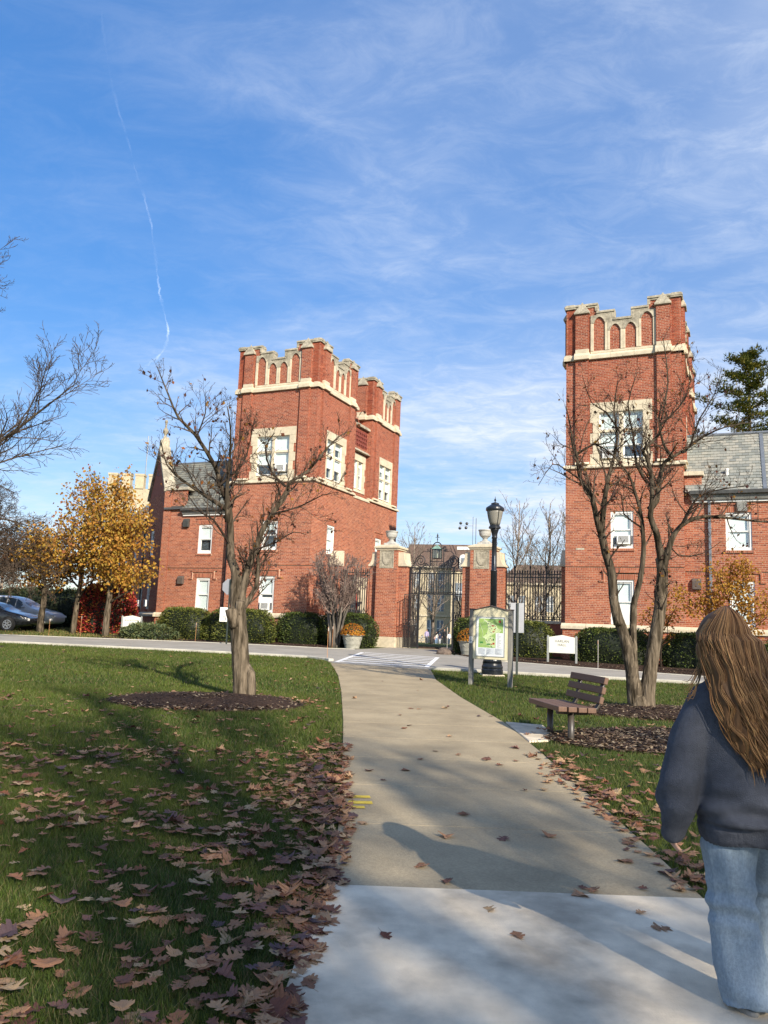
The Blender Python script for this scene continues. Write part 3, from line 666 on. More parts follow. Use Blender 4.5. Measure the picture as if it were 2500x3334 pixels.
def vent_hood(B, F, a, z, w=0.34, h=0.42, d=0.16, m=None):
    mb = MB(); v = [F.P(a, z, 0), F.P(a + w, z, 0), F.P(a + w, z, d * 0.9), F.P(a, z, d * 0.9), F.P(a, z + h, 0), F.P(a + w, z + h, 0), F.P(a + w, z + h * 0.78, d), F.P(a, z + h * 0.78, d), F.P(a, z + h, d * 0.35), F.P(a + w, z + h, d * 0.35)]
    mb.add(v, [(0, 1, 2, 3), (3, 2, 6, 7), (7, 6, 9, 8), (8, 9, 5, 4), (0, 3, 7, 8, 4), (1, 5, 9, 6, 2)]); return mb.build('vent_hood', m or VENTM, B.root, bevel=0.01)
def aircon(F, root, a, z, label, d=0.22, w=0.5, h=0.36):
    """window air conditioner, a thing of its own"""
    M = root.matrix_basis; p = M @ Vector(F.P(a + w / 2, z, 0)); n3 = (M.to_3x3() @ Vector((F.n[0], F.n[1], 0)))
    t = thing('air_conditioner', label, 'air conditioner', p, math.atan2(n3.y, n3.x) + math.pi / 2, 'window air conditioners')
    G = Face(-w / 2, 0, 1, 0, 0, -1)
    mb = MB(); fbox(mb, G, 0, w, 0, h, -0.15, d - 0.02); mb.build('case', WHITE, t, bevel=0.01)
    mb = MB(); ring(mb, G, 0.005, w - 0.005, 0.005, h - 0.005, 0.05, d - 0.02, d); mb.build('front_frame', WHITE, t, bevel=0.005)
    mb = MB(); fbox(mb, G, 0.055, w - 0.055, 0.055, h - 0.055, d - 0.018, d - 0.012); mb.build('coil', GREYM, t)
    mb = MB()
    for i in range(9): zz_ = 0.07 + i * (h - 0.14) / 8.5; fbox(mb, G, 0.055, w - 0.055, zz_, zz_ + 0.008, d - 0.012, d - 0.004)
    o = mb.build('grille', WHITE, t)
    for sg, e in ((0, -0.11), (1, w)):
        mb = MB()
        for i in range(5): fbox(mb, G, e + i * 0.022, e + i * 0.022 + 0.012, 0.02, h - 0.02, -0.03, 0.0)
        mb.build('side_curtain', GREYM, t)
    return t
GREYM = mat('grey_coil', (0.16, 0.16, 0.16), 0.6, 0.3, 40)
DOORRED = mat('red_door_paint', (0.30, 0.015, 0.02), 0.45, 0.1, 8)
TERRA = mat('dark_red_terracotta', (0.20, 0.05, 0.035), 0.85, 0.2, 8)

# ======================= right-hand hall with its tower
RT = thing('brick_hall', 'red brick hall and battlemented tower right of the gate with grey slate roof', 'building', (PR.x, PR.y, 0), -TH)
B = Bld(RT); L_ = 4.52; FR = Face(0, 0, 1, 0, 0, -1)
h0, w0 = sash_window(B, FR, 1.78, 2.66, 1.86, 3.60, 0.62, hood='big', sill=False, filler=0.62)
h1, w1 = sash_window(B, FR, 1.78, 2.65, 4.84, 6.32, 0.75)
h2, w2, lt = stone_window(B, FR, 0.98, 3.40, 8.27, 10.84, (1.0, 1.0, 0.6, 0.55))
tower_face(B, FR, L_, h0 + h1, h2)
aircon(FR, RT, 2.02, 5.0, 'white window air conditioner in the middle window of the right tower', d=0.10)
aircon(FR, RT, 1.46, 8.50, 'white window air conditioner in the big stone window of the right tower', d=0.02)
FS = Face(L_, 0, 0, 1, 1, 0); hs_, _, _ = stone_window(B, FS, 0.95, 3.3, 8.27, 10.84)
tower_face(B, FS, 4.3, (), hs_, low=False); B.fill(FS, 0, 4.3, 6.9, ZS, pick=False)
FM = Face(L_ - 0.25, 4.3, 0, 1, 1, 0); B.fill(FM, 0, 2.0, 6.9, 12.0, pick=False); fbox(B.sd, FM, 0, 2.0, 12.0, 12.2, -0.3, 0.1)
FB = Face(L_, 6.3, 0, 1, 1, 0); hb_, _, _ = stone_window(B, FB, 0.8, 3.1, 8.27, 10.84); tower_face(B, FB, 3.9, (), hb_, low=False); B.fill(FB, 0, 3.9, 6.9, ZS, pick=False)
FBF = Face(L_ - 0.25, 6.3, 1, 0, 0, -1); B.fill(FBF, 0, 0.25, 6.9, ZU, pick=False)
FLs = Face(0, 0, 0, 1, -1, 0); parapet(B, FLs, 4.3, ZU)
G_ = Face(0, 4.3, 1, 0, 0, 1); fbox(B.core, G_, 0, L_, ZU - 0.3, ZU + 1.9, -0.3, -0.05)
B.core.box(0.45, L_ - 0.75, 0.45, 10.0, -0.6, ZU + 0.05); B.core.box(0.02, 0.45, 0.06, 10.0, -0.6, ZU); B.core.box(L_ - 0.75, L_ - 0.1, 0.45, 10.0, -0.6, 7.2); B.core.box(0.05, L_ - 0.05, 0.06, 10.0, ZU - 0.1, ZU + 0.03)
# brick pilaster carrying the fence
FP = Face(-0.52, 1.85, 1, 0, 0, -1); FPl = Face(-0.52, 1.85, 0, 1, -1, 0); B.fill(FP, 0, 0.5, 0.3, 4.25, pick=False); B.fill(FPl, 0, 0.55, 0.3, 4.25, pick=False); fbox(B.core, FP, 0.02, 0.5, 0.2, 4.25, -0.55, -0.05)
fbox(B.stone, FP, -0.06, 0.5, 4.25, 4.36, -0.6, 0.06); v = MB(); fbox(B.stone, FP, -0.06, 0.5, 4.36, 5.0, -0.6, 0.06, top=-0.35)
# the low range
FH = Face(L_, 0.3, 1, 0, 0, -1); LH = 7.5
ha, _ = sash_window(B, FH, 1.46, 2.36, 4.78, 6.22, 1.0); hbq, _ = sash_window(B, FH, 1.52, 2.40, 1.86, 3.62, 0.9, hood='big', sill=False)
hc, _ = sash_window(B, FH, 4.4, 5.3, 4.78, 6.22, 1.0); hd, _ = sash_window(B, FH, 4.45, 5.33, 1.86, 3.62, 0.9, hood='big', sill=False)
B.fill(FH, 0.0, LH, ZW + 0.03, 6.62, ha + hbq + hc + hd + [(0, LH, 3.83, 3.94)]); B.row(FH, 0, LH, 3.83, 3.94, 0.0)
FRt = Face(L_, 0.0, 0, 1, 1, 0); B.fill(FRt, 0, 0.3, ZW + 0.03, ZS, pick=False)
B.fill(FH, 0, LH, 0.3, ZW - 0.2, d=0.08, pick=False); fbox(B.stone, FH, 0.1, LH, ZW - 0.2, ZW - 0.08, -0.1, 0.15); fbox(B.stone, FH, 0.1, LH, ZW - 0.08, ZW + 0.03, -0.1, 0.15, top=0.0)
B.core.box(L_ + 0.02, L_ + LH, 0.75, 5.5, -0.5, 6.7)
mb = MB(); fbox(mb, FH, 0.28, LH, 6.62, 6.70, -0.1, 0.10); mb.build('frieze', WHITE, RT, bevel=0.01)
mb = MB(); fbox(mb, FH, 0.24, LH, 6.70, 6.90, -0.1, 0.16, top=0.24); mb.build('cornice', FASCIA, RT, bevel=0.01)
mb = MB(); fbox(mb, FH, 0.20, LH, 6.90, 7.06, -0.02, 0.34); mb.build('gutter', GUTTER, RT, bevel=0.02)
mb = MB(); mb.box(L_ + 0.85, L_ + 0.95, 0.18, 0.27, 0.5, 6.75)
for z in (2.6, 4.1, 5.6): mb.box(L_ + 0.83, L_ + 0.97, 0.17, 0.30, z, z + 0.05)
mb.build('downspout', LEAD, RT, bevel=0.01)
vent_hood(B, FH, 0.24, 3.28, 0.33, 0.42, 0.14); vent_hood(B, FH, 1.86, 6.26, 0.36, 0.40, 0.10, FASCIA)
mb = MB(); fbox(mb, FR, 0.42, 0.75, 4.78, 4.86, -0.02, 0.012); mb.build('wall_plaque', STONE_D, RT)
# kneeler wall where the range meets the tower, roofs
FK = Face(L_ + 0.02, 0.32, 1, 0, 0, -1); B.fill(FK, 0, 0.62, 6.62, 7.68, pick=False); fbox(B.core, FK, 0, 0.62, 6.6, 7.7, -0.8, -0.05); fbox(B.stone, FK, -0.02, 0.70, 7.70, 7.86, -1.2, 0.12)
rise = 2.75; dep = 2.5; sl = math.hypot(rise, dep); nc = 20
slates((L_ + 0.05, 0.05, 7.02), (0.23, 0, 0), (0, dep / nc, rise / nc), 34, nc, B)
mb = MB(); mb.add([(L_ + 0.05, 0.05, 6.99), (L_ + LH, 0.05, 6.99), (L_ + LH, 0.05 + dep, 6.99 + rise), (L_ + 0.05, 0.05 + dep, 6.99 + rise), (L_ + 0.05, 0.05 + 2 * dep, 6.99), (L_ + LH, 0.05 + 2 * dep, 6.99)], [(0, 1, 2, 3), (3, 2, 5, 4), (0, 3, 4), (1, 5, 2)]); mb.build('roof_deck', GUTTER, RT)
mb = MB(); mb.tube([(L_ + 0.05, 0.05 + dep, 7.06 + rise), (L_ + LH, 0.05 + dep, 7.06 + rise)], 0.07, 8); mb.build('ridge', LEAD, RT)
# projecting cross roof and lead valley at the right
mb = MB(); xv = L_ + 2.78
for k in range(nc):
    pass
mb = MB(); mb.add([(xv, 0.02, 7.05), (xv + 0.13, 0.02, 7.05), (xv + 0.13, 2.5, 9.78), (xv, 2.5, 9.78)], [(0, 1, 2, 3)]); mb.build('lead_valley', LEAD, RT)
mb = MB(); mb.lathe([(0.055, 0), (0.055, 0.22), (0.075, 0.24), (0.075, 0.30), (0.03, 0.32)], 12, (L_ + 1.55, 0.72, 7.70)); mb.build('roof_vent', WHITE, RT, smooth=False)
stones(B); B.finish(300, (2.0, 6.4), lambda p: p.z > 2.0)

# ======================= left-hand hall with its tower
PLx, PLy = uw(-11.83, 0.0)
LT = thing('brick_hall', 'red brick hall and battlemented tower left of the gate, behind bare lawn tree', 'building', (PLx, PLy, 0), -TH)
B = Bld(LT); L_ = 4.62; FL = Face(-L_, 0, 1, 0, 0, -1)
h0, _ = sash_window(B, FL, 1.95, 2.80, 1.86, 3.58, 0.5, hood='big', sill=False, filler=0.55)
h1, _ = sash_window(B, FL, 1.93, 2.80, 4.83, 6.25, 0.3)
h2, _, _ = stone_window(B, FL, 1.0, 3.55, 8.27, 10.84, (1.0, 1.0, 0.55, 0.6))
tower_face(B, FL, L_, h0 + h1, h2)
aircon(FL, LT, 2.55, 8.62, 'white window air conditioner in the big stone window of the left tower', d=0.14)
aircon(FL, LT, 2.10, 1.98, 'white window air conditioner low behind the hedge on the left tower', d=0.10)
FS = Face(0, 0, 0, 1, 1, 0)
k1, _ = sash_window(B, FS, 1.6, 2.4, 4.80, 6.22, 0.9); k2, _ = sash_window(B, FS, 7.3, 8.1, 4.80, 6.22, 0.9)
hs_, _, _ = stone_window(B, FS, 0.85, 3.25, 8.27, 10.84, (0.5, 0.4, 0.5, 0.5))
# lower stage of the passage side, with the doorway
DR = (4.35, 6.15, 0.3, 3.9)
B.fill(FS, 0, 10.2, ZW + 0.03, ZS, k1 + k2 + [DR, (0, 10.2, 3.97, 4.08)]); B.row(FS, 0, 10.2, 3.97, 4.08, 0.0)
B.fill(FS, 0, 4.35, 0.2, ZW - 0.2, d=0.08, pick=False); B.fill(FS, 6.15, 10.2, 0.0, ZW - 0.2, d=0.08, pick=False)
for p, q in ((-0.15, 4.3), (6.2, 10.3)):
    fbox(B.stone, FS, p, q, ZW - 0.2, ZW - 0.08, -0.1, 0.15); fbox(B.stone, FS, p, q, ZW - 0.08, ZW + 0.03, -0.1, 0.15, top=0.0)
string(B, FS, 4.3, 6.3, ZS - 0.10, d=0.04)
tower_face(B, FS, 4.3, (), hs_, low=False)
FM = Face(-0.25, 4.3, 0, 1, 1, 0); hm, _, _ = stone_window(B, FM, 0.15, 1.85, 8.45, 10.55, (0.2, 0.2), transom=False, lint=0.40, jamb=0.28)
B.fill(FM, 0, 2.0, ZS, 12.0, hm, pick=False)
fbox(B.sd, FM, -0.0, 2.02, 10.62, 10.80, -0.1, 0.22, top=0.05); fbox(B.sd, FM, 0, 2.04, 12.0, 12.12, -0.3, 0.16); fbox(B.sd, FM, 0, 2.04, 12.12, 12.24, -0.3, 0.16, top=0.0)
mb = MB()                                                       # moulded terracotta panel above the hood
fbox(mb, FM, 0.1, 1.9, 10.95, 11.85, -0.02, 0.014)
for i in range(7):
    for j in range(4):
        a = 0.12 + i * 0.26; z = 10.98 + j * 0.22; s_ = 0.1 if (i + j) % 2 else 0.13
        fpoly(mb, FM, [(a, z + 0.1), (a + s_, z), (a + 2 * s_ - 0.03, z + 0.1), (a + s_, z + 0.2)], 0.0, 0.06)
mb.build('terracotta_panel', TERRA, LT)
FB = Face(0.0, 6.3, 0, 1, 1, 0); hb_, _, _ = stone_window(B, FB, 0.85, 3.2, 8.27, 10.84, (0.5, 0.5, 0.5, 0.5)); tower_face(B, FB, 3.9, (), hb_, low=False)
FBF = Face(-L_, 6.3, 1, 0, 0, -1); B.fill(FBF, L_ - 0.25, L_, ZS, 12.0, pick=False); B.fill(FBF, L_ - 2.2, L_, 12.0, ZU, pick=False)
parapet(B, Face(-4.5, 6.3, 1, 0, 0, -1), 4.5, ZU)
FLs = Face(-L_, 0, 0, 1, -1, 0); parapet(B, FLs, 4.3, ZU)
B.core.box(-L_ + 0.45, -0.75, 0.45, 10.0, -0.6, ZU + 0.05); B.core.box(-L_ + 0.03, -L_ + 0.45, 0.06, 10.0, -0.6, ZU); B.core.box(-L_ + 0.05, -0.05, 0.06, 4.25, ZU - 0.1, ZU + 0.03); B.core.box(-L_ + 0.05, -0.05, 6.35, 10.0, ZU - 0.1, ZU + 0.03); B.core.box(-L_ + 0.05, -0.3, 4.2, 6.4, 11.9, 12.0); B.core.box(-L_, -0.1, 9.95, 10.15, -0.6, ZU)
G_ = Face(-L_, 4.3, 1, 0, 0, 1); fbox(B.core, G_, 0, L_, ZU - 0.3, ZU + 1.9, -0.3, -0.05)
# doorway
mb = MB(); fbox(mb, FS, 4.35, 4.85, 0.2, 3.5, -0.26, 0.10); fbox(mb, FS, 5.65, 6.15, 0.2, 3.5, -0.26, 0.10); fbox(mb, FS, 4.35, 6.15, 3.5, 3.92, -0.26, 0.14)
ap = arch_pts(4.85, 5.65, 2.75, 0.5); fpoly(mb, FS, [(4.85, 2.75)] + ap[1:-1] + [(5.65, 2.75), (5.65, 3.498), (4.85, 3.498)], -0.2, 0.08)
dw = mb.build('doorway', STONE, LT, bevel=0.01)
mb = MB(); fbox(mb, FS, 4.86, 5.64, 0.3, 3.3, -0.22, -0.16); mb.build('door', DOORRED, dw)
mb = MB(); fbox(mb, FS, 5.50, 5.56, 1.35, 1.55, -0.16, -0.11); mb.build('door_handle', IRON, dw)
# fence pilaster
FP = Face(0.02, 1.85, 1, 0, 0, -1); FPl = Face(0.52, 1.85, 0, 1, 1, 0); B.fill(FP, 0, 0.5, 0.3, 4.25, pick=False); B.fill(FPl, 0, 0.55, 0.3, 4.25, pick=False); fbox(B.core, FP, 0.0, 0.48, 0.2, 4.25, -0.55, -0.05)
fbox(B.stone, FP, 0, 0.56, 4.25, 4.36, -0.6, 0.06); fbox(B.stone, FP, 0, 0.56, 4.36, 5.0, -0.6, 0.06, top=-0.35)
# low range, between the tower and the gable
XG = -9.0; FH = Face(XG, 0.4, 1, 0, 0, -1); LH = -L_ - XG
ha, _ = sash_window(B, FH, 2.28, 3.14, 4.70, 6.16, 0.55, sill=True); hq, _ = sash_window(B, FH, 2.36, 3.18, 1.80, 3.48, 1.0, hood='big', sill=False)
B.fill(FH, 0.0, LH, ZW - 0.13, 6.62, ha + hq + [(0, LH, 3.83, 3.94)]); B.row(FH, 0, LH, 3.83, 3.94, 0.0); B.fill(FH, 0.0, 1.42, 6.62, 8.0, pick=False)
FLt = Face(-L_, 0.4, 0, -1, -1, 0); B.fill(FLt, 0, 0.4, ZW, ZS, pick=False)
for p, q in ((0.0, 0.45),): B.fill(FH, p, q, ZW - 0.13, 8.0, d=0.05, pick=False)
B.fill(FH, 0, LH, 0.2, ZW - 0.36, d=0.08, pick=False); fbox(B.stone, FH, -0.12, LH, ZW - 0.36, ZW - 0.24, -0.1, 0.15); fbox(B.stone, FH, -0.12, LH, ZW - 0.24, ZW - 0.13, -0.1, 0.15, top=0.06)
B.core.box(XG + 0.25, -L_, 0.85, 4.4, -0.5, 6.7)
mb = MB(); fbox(mb, FH, 1.30, LH, 6.62, 6.70, -0.1, 0.10); mb.build('frieze', WHITE, LT, bevel=0.01)
mb = MB(); fbox(mb, FH, 1.27, LH, 6.70, 6.86, -0.1, 0.14, top=0.22); mb.build('cornice', FASCIA, LT, bevel=0.01)
mb = MB(); fbox(mb, FH, 1.23, LH, 6.86, 7.0, -0.02, 0.30); mb.build('gutter', GUTTER, LT, bevel=0.02)
mb = MB(); mb.box(-L_ - 0.27, -L_ - 0.17, 0.25, 0.35, 0.4, 6.7); mb.build('downspout', GUTTER, LT, bevel=0.01)
vent_hood(B, FH, 1.36, 6.05, 0.34, 0.44, 0.16, GUTTER); vent_hood(B, FH, 1.26, 3.15, 0.34, 0.42, 0.16)
# roof of the low range
rise, dep, nc = 2.85, 2.2, 20
slates((XG - 2.23, 0.2, 7.0), (0.235, 0, 0), (0, dep / nc, rise / nc), 29, nc, B, clip=lambda c: (c.x > XG + 1.35 or c.z > 8.02) and c.x > XG + 0.1 - 1.24 * max(0, c.y - 0.4), tones=((0.20, 0.20, 0.17), (0.165, 0.17, 0.15), (0.235, 0.23, 0.19), (0.14, 0.145, 0.13)))
mb = MB(); mb.add([(XG + 0.1, 0.25, 6.98), (-L_, 0.25, 6.98), (-L_, 0.2 + dep, 6.96 + rise), (XG - 2.3, 0.2 + dep, 6.96 + rise), (XG - 3.2, 4.4, 6.98), (-L_, 4.4, 6.98)], [(0, 1, 2, 3), (3, 2, 5, 4), (0, 3, 4), (1, 5, 2)]); mb.build('roof_deck', GUTTER, LT)
mb = MB(); mb.tube([(XG - 2.2, 0.2 + dep, 7.02 + rise), (-L_, 0.2 + dep, 7.02 + rise)], 0.06, 8); mb.build('ridge', LEAD, LT)
fbox(B.sd, FH, -0.08, 1.5, 8.0, 8.16, -0.5, 0.10, top=0.02)
# skewed gable end, in shade, running back to the left
tx, ty = math.cos(R(117) + TH), math.sin(R(117) + TH)      # in hall axes
FG = Face(XG, 0.4, tx, ty, -ty, tx)
if FG.n[0] > 0: FG.n = (-FG.n[0], -FG.n[1])
gw = []
for a, z0_, z1_ in ((2.2, 4.75, 6.1), (4.4, 4.75, 6.1), (7.2, 4.75, 6.1), (10.4, 4.75, 6.1), (2.2, 1.85, 3.4), (4.4, 1.85, 3.4), (7.2, 1.85, 3.4), (10.4, 1.85, 3.4), (13.4, 1.85, 3.4), (13.4, 4.75, 6.1)):
    hh, _ = sash_window(B, FG, a, a + 0.9, z0_, z1_, 0.8); gw += hh
B.fill(FG, 0, 4.4, ZW - 0.13, 8.0, gw, pick=False); B.fill(FG, 4.4, 16, ZW - 0.4, 6.6, gw, pick=False); B.fill(FG, 0, 16, -0.2, ZW - 0.36, d=0.08, pick=False)
for a in (7.6, 8.1):
    pass
fpoly(B.core, FG, [(0.0, 7.9), (4.4, 7.9), (2.2, 10.45)], -0.35, -0.01)
fbox(B.stone, FG, -0.1, 6.4, ZW - 0.36, ZW - 0.24, -0.1, 0.15); fbox(B.stone, FG, -0.1, 6.4, ZW - 0.24, ZW - 0.13, -0.1, 0.15, top=0.0)
fbox(B.stone, FG, 6.6, 16, ZW - 0.55, ZW - 0.30, -0.1, 0.15, top=0.0)
for s0, s1 in (((-0.12, 7.95), (2.2, 10.55)), ((4.52, 7.95), (2.2, 10.55))):
    q = 0.20; fpoly(B.sd, FG, [s0, (s0[0], s0[1] + q), (s1[0], s1[1] + q * 1.3), (s1[0], s1[1] - 0.1)], -0.5, 0.10)
fbox(B.sd, FG, 2.0, 2.4, 10.4, 11.15, -0.42, 0.06); fbox(B.sd, FG, 2.05, 2.35, 11.15, 11.3, -0.38, 0.02, top=-0.1)
fc = FG.P(2.2, 11.3, -0.18)
B.sd.lathe([(0.10, 0), (0.10, 0.06), (0.05, 0.1), (0.13, 0.28), (0.15, 0.38), (0.11, 0.50), (0.055, 0.56), (0.05, 0.80), (0.085, 0.86), (0.085, 0.95), (0.03, 1.02)], 14, fc)
mb = MB(); fbox(mb, FG, 4.45, 16.2, 6.6, 6.95, -0.1, 0.35, top=0.45); mb.build('cornice', GUTTER, LT)
nx_, ny_ = FG.n
mb = MB(); mb.add([FG.P(4.4, 6.95, 0.4), FG.P(16.2, 6.95, 0.4), FG.P(16.2, 9.6, -2.2), FG.P(4.4, 9.6, -2.2)], [(0, 1, 2, 3)]); mb.build('roof_deck', mat('pale_slate', (0.22, 0.22, 0.20), 0.8, 0.2, 7, scale2=20, var2=0.2), LT)
fbox(B.core, FG, 0.15, 16, -0.5, 6.6, -3.5, -0.3); mb = MB(); fbox(mb, FG, 4.6, 4.7, 0.6, 6.6, 0.02, 0.12); mb.build('downspout', GUTTER, LT)
for i, a in enumerate((2.35, 4.55, 7.35)):
    aircon(FG, LT, a, 1.98, ['white window air conditioner nearest the corner on the shaded gable wall', 'white window air conditioner second from the corner on the shaded wall', 'white window air conditioner farthest back on the shaded wall'][i], d=0.16, w=0.46)
stones(B); B.finish(300, (2.0, 6.4), lambda p: p.z > 2.2)
# ---------------------------------------------------------------- gate piers
def pier(u, w, label, zc=(0, 0)):
    x, y = uw(u, w); t = thing('gate_pier', label, 'gate pier', (x, y, 0), -TH, 'pair of brick gate piers'); B = Bld(t, False)
    hw, dp, zb, zt = 0.52, 1.0, 0.95, 4.98; zg = gz(x, y)
    P0 = (-0.36, 0.36, 4.12, 4.96)
    for F, L2, hol in ((Face(-hw, 0, 1, 0, 0, -1), 2 * hw, [(hw - 0.36, hw + 0.36, P0[2], P0[3])]), (Face(hw, 0, 0, 1, 1, 0), dp, []), (Face(-hw, 0, 0, 1, -1, 0), dp, [])):
        B.fill(F, 0, L2, zb, zt, hol)
    for sg in (-1, 1):                                     # lower shoulders either side
        xa, xb = (hw, hw + 0.42) if sg > 0 else (-hw - 0.42, -hw)
        B.fill(Face(xa, 0.22, 1, 0, 0, -1), 0, 0.42, zb, 4.22)
        B.fill(Face(xb if sg > 0 else xa, 0.22, 0, 1, sg, 0), 0, 0.62, zb, 4.22)
        B.core.box(xa + 0.02, xb - 0.02, 0.24, 0.82, zg - 0.3, 4.24)
        F = Face(xa, 0.22, 1, 0, 0, -1); F2 = Face(xa, 0.84, 1, 0, 0, 1)
        c0, c1 = (0.0, 0.50) if sg > 0 else (-0.08, 0.42)
        # swept stone cap leaning on the shaft
        prof = [(0.0, 0.0), (0.50, 0.0), (0.50, 0.07), (0.40, 0.16), (0.33, 0.32), (0.30, 0.62), (0.31, 0.66), (0.0, 0.66)]
        mb = MB(); poly = [((xa + p) if sg > 0 else (xb - p), 4.22 + q) for p, q in prof]; mb.ext(poly, 0.14, 0.92); mb.build('shoulder_cap', STONE, t, bevel=0.015)
        mb = MB(); mb.box(xa - 0.04 * (sg < 0), xb + 0.04 * (sg > 0), 0.17, 0.9, zg - 0.2, zb); mb.build('plinth', STONE, t, bevel=0.015)
    B.core.box(-hw + 0.02, hw - 0.02, 0.03, dp - 0.03, zg - 0.3, zt)
    mb = MB(); mb.box(-hw - 0.07, hw + 0.07, -0.07, dp + 0.07, zg - 0.2, zb - 0.04); mb.box(-hw - 0.03, hw + 0.03, -0.03, dp + 0.03, zb - 0.04, zb); mb.build('plinth', STONE, t, bevel=0.015)
    mb = MB(); F = Face(-hw, 0, 1, 0, 0, -1)               # carved shield panel
    ring(mb, F, hw - 0.36, hw + 0.36, P0[2], P0[3], 0.045, -0.05, 0.014); fbox(mb, F, hw - 0.315, hw + 0.315, P0[2] + 0.045, P0[3] - 0.045, -0.05, -0.004)
    pn = mb.build('carved_panel', STONE_D, t, bevel=0.004)
    sh = [(hw - 0.22, 4.84), (hw + 0.22, 4.84)] + [(hw + 0.22 * math.cos(q), 4.48 - 0.24 * math.sin(q) ** 1.3) for q in np.linspace(0, math.pi, 9)][0:]
    mb = MB(); fpoly(mb, F, [(hw - 0.22, 4.86), (hw + 0.22, 4.86), (hw + 0.22, 4.52), (hw + 0.17, 4.38), (hw + 0.09, 4.29), (hw, 4.25), (hw - 0.09, 4.29), (hw - 0.17, 4.38), (hw - 0.22, 4.52)], -0.01, 0.02); mb.build('shield', STONE_D, pn, bevel=0.012)
    mb = MB(); fbox(mb, F, hw - 0.12, hw + 0.12, 4.175, 4.225, -0.01, 0.015); mb.build('scroll_tablet', STONE_D, pn, bevel=0.006)
    mb = MB(); mb.box(-hw - 0.05, hw + 0.05, -0.05, dp + 0.05, zt, zt + 0.08); mb.box(-hw - 0.11, hw + 0.11, -0.11, dp + 0.11, zt + 0.08, zt + 0.17); mb.box(-hw - 0.07, hw + 0.07, -0.07, dp + 0.07, zt + 0.17, zt + 0.26, 0.22, 0.22); mb.build('cap', STONE, t, bevel=0.01)
    mb = MB(); c = (0, 0.5, zt + 0.24); mb.box(-0.30, 0.30, 0.20, 0.80, zt + 0.22, zt + 0.36, 0.03, 0.03)
    mb.lathe([(0.26, 0.11), (0.24, 0.16), (0.12, 0.22), (0.10, 0.30), (0.15, 0.34), (0.17, 0.37), (0.24, 0.42), (0.27, 0.52), (0.275, 0.62), (0.31, 0.66), (0.31, 0.70), (0.25, 0.70), (0.23, 0.60), (0.05, 0.55)], 28, c); mb.build('urn', STONE_G, t, smooth=False, bevel=0.004)
    B.finish(300, (1.2, 4.9), lambda p: True)
    return t
pier(-8.62, 1.65, 'brick gate pier with stone urn left of the iron gate, beside the dark hedge')
pier(-4.02, 1.65, 'brick gate pier with stone urn right of the iron gate, behind the lamp post')

# ---------------------------------------------------------------- wrought iron
def bar_mesh(h, r=0.017, spear=True):
    mb = MB(); mb.box(-r, r, -r, r, 0, h)
    if spear: mb.lathe([(r * 1.1, h), (r * 2.0, h + 0.03), (r * 1.3, h + 0.045), (r * 2.2, h + 0.07), (0.001, h + 0.17)], 6)
    me = mb.mesh('bar'); me.materials.append(IRON); return me
def put(me, name, parent, loc, rz=0.0):
    o = bpy.data.objects.new(name, me); link(o, parent); o.location = loc; o.rotation_euler = (0, 0, rz); return o
def spiral(cx, cz, r, turns=1.9, dirn=1, a0=-math.pi / 2, n=30):
    return [(cx + r * (1 - 0.86 * i / n) * math.cos(a0 + dirn * 2 * math.pi * turns * i / n), 0, cz + r * (1 - 0.86 * i / n) * math.sin(a0 + dirn * 2 * math.pi * turns * i / n)) for i in range(n + 1)]
def scroll_obj(parent, pts, r=0.012, name='scroll', loc=(0, 0, 0)):
    mb = MB(); mb.tube(pts, r * 1.6, 5); return mb.build(name, IRON, parent, smooth=True, loc=loc)
def fence(u0, u1, w, label):
    x, y = uw(u0, w); t = thing('iron_fence', label, 'fence', (x, y, 0), -TH, 'spear-topped iron fences beside the gate'); L2 = u1 - u0; zb = 1.93
    n = round(L2 / 0.118); bm_ = bar_mesh(2.05); bt = bar_mesh(2.25, 0.022)
    for i in range(n + 1):
        put(bt if i % 6 == 3 else bm_, 'bar', t, (i * L2 / n, 0, zb))
    for z in (zb + 0.06, zb + 1.87, zb + 2.02):
        mb = MB(); mb.box(-0.02, L2 + 0.02, -0.022, 0.022, z - 0.021, z + 0.021); mb.build('rail', IRON, t)
    for i in range(0, n, 2):                                # pointed arches along the foot
        a, b = i * L2 / n, min(L2, (i + 2) * L2 / n)
        mb = MB(); mb.tube([(a, -0.02, zb + 0.06), ((a + b) / 2 - 0.03, -0.02, zb + 0.26), ((a + b) / 2, -0.02, zb + 0.42), ((a + b) / 2 + 0.03, -0.02, zb + 0.26), (b, -0.02, zb + 0.06)], 0.013, 4); mb.build('foot_arch', IRON, t)
    mb = MB(); mb.box(-0.03, L2 + 0.03, -0.16, 0.16, 0.2, zb - 0.13); mb.build('low_wall', CORE, t)
    mb = MB(); mb.box(-0.03, L2 + 0.03, -0.20, 0.20, zb - 0.13, zb); mb.build('coping', STONE, t, bevel=0.02)
    return t
fence(-11.28, -9.62, 2.25, 'black iron fence between the left tower and its gate pier')
fence(-3.02, -0.54, 2.25, 'black iron fence between the right gate pier and the right tower')

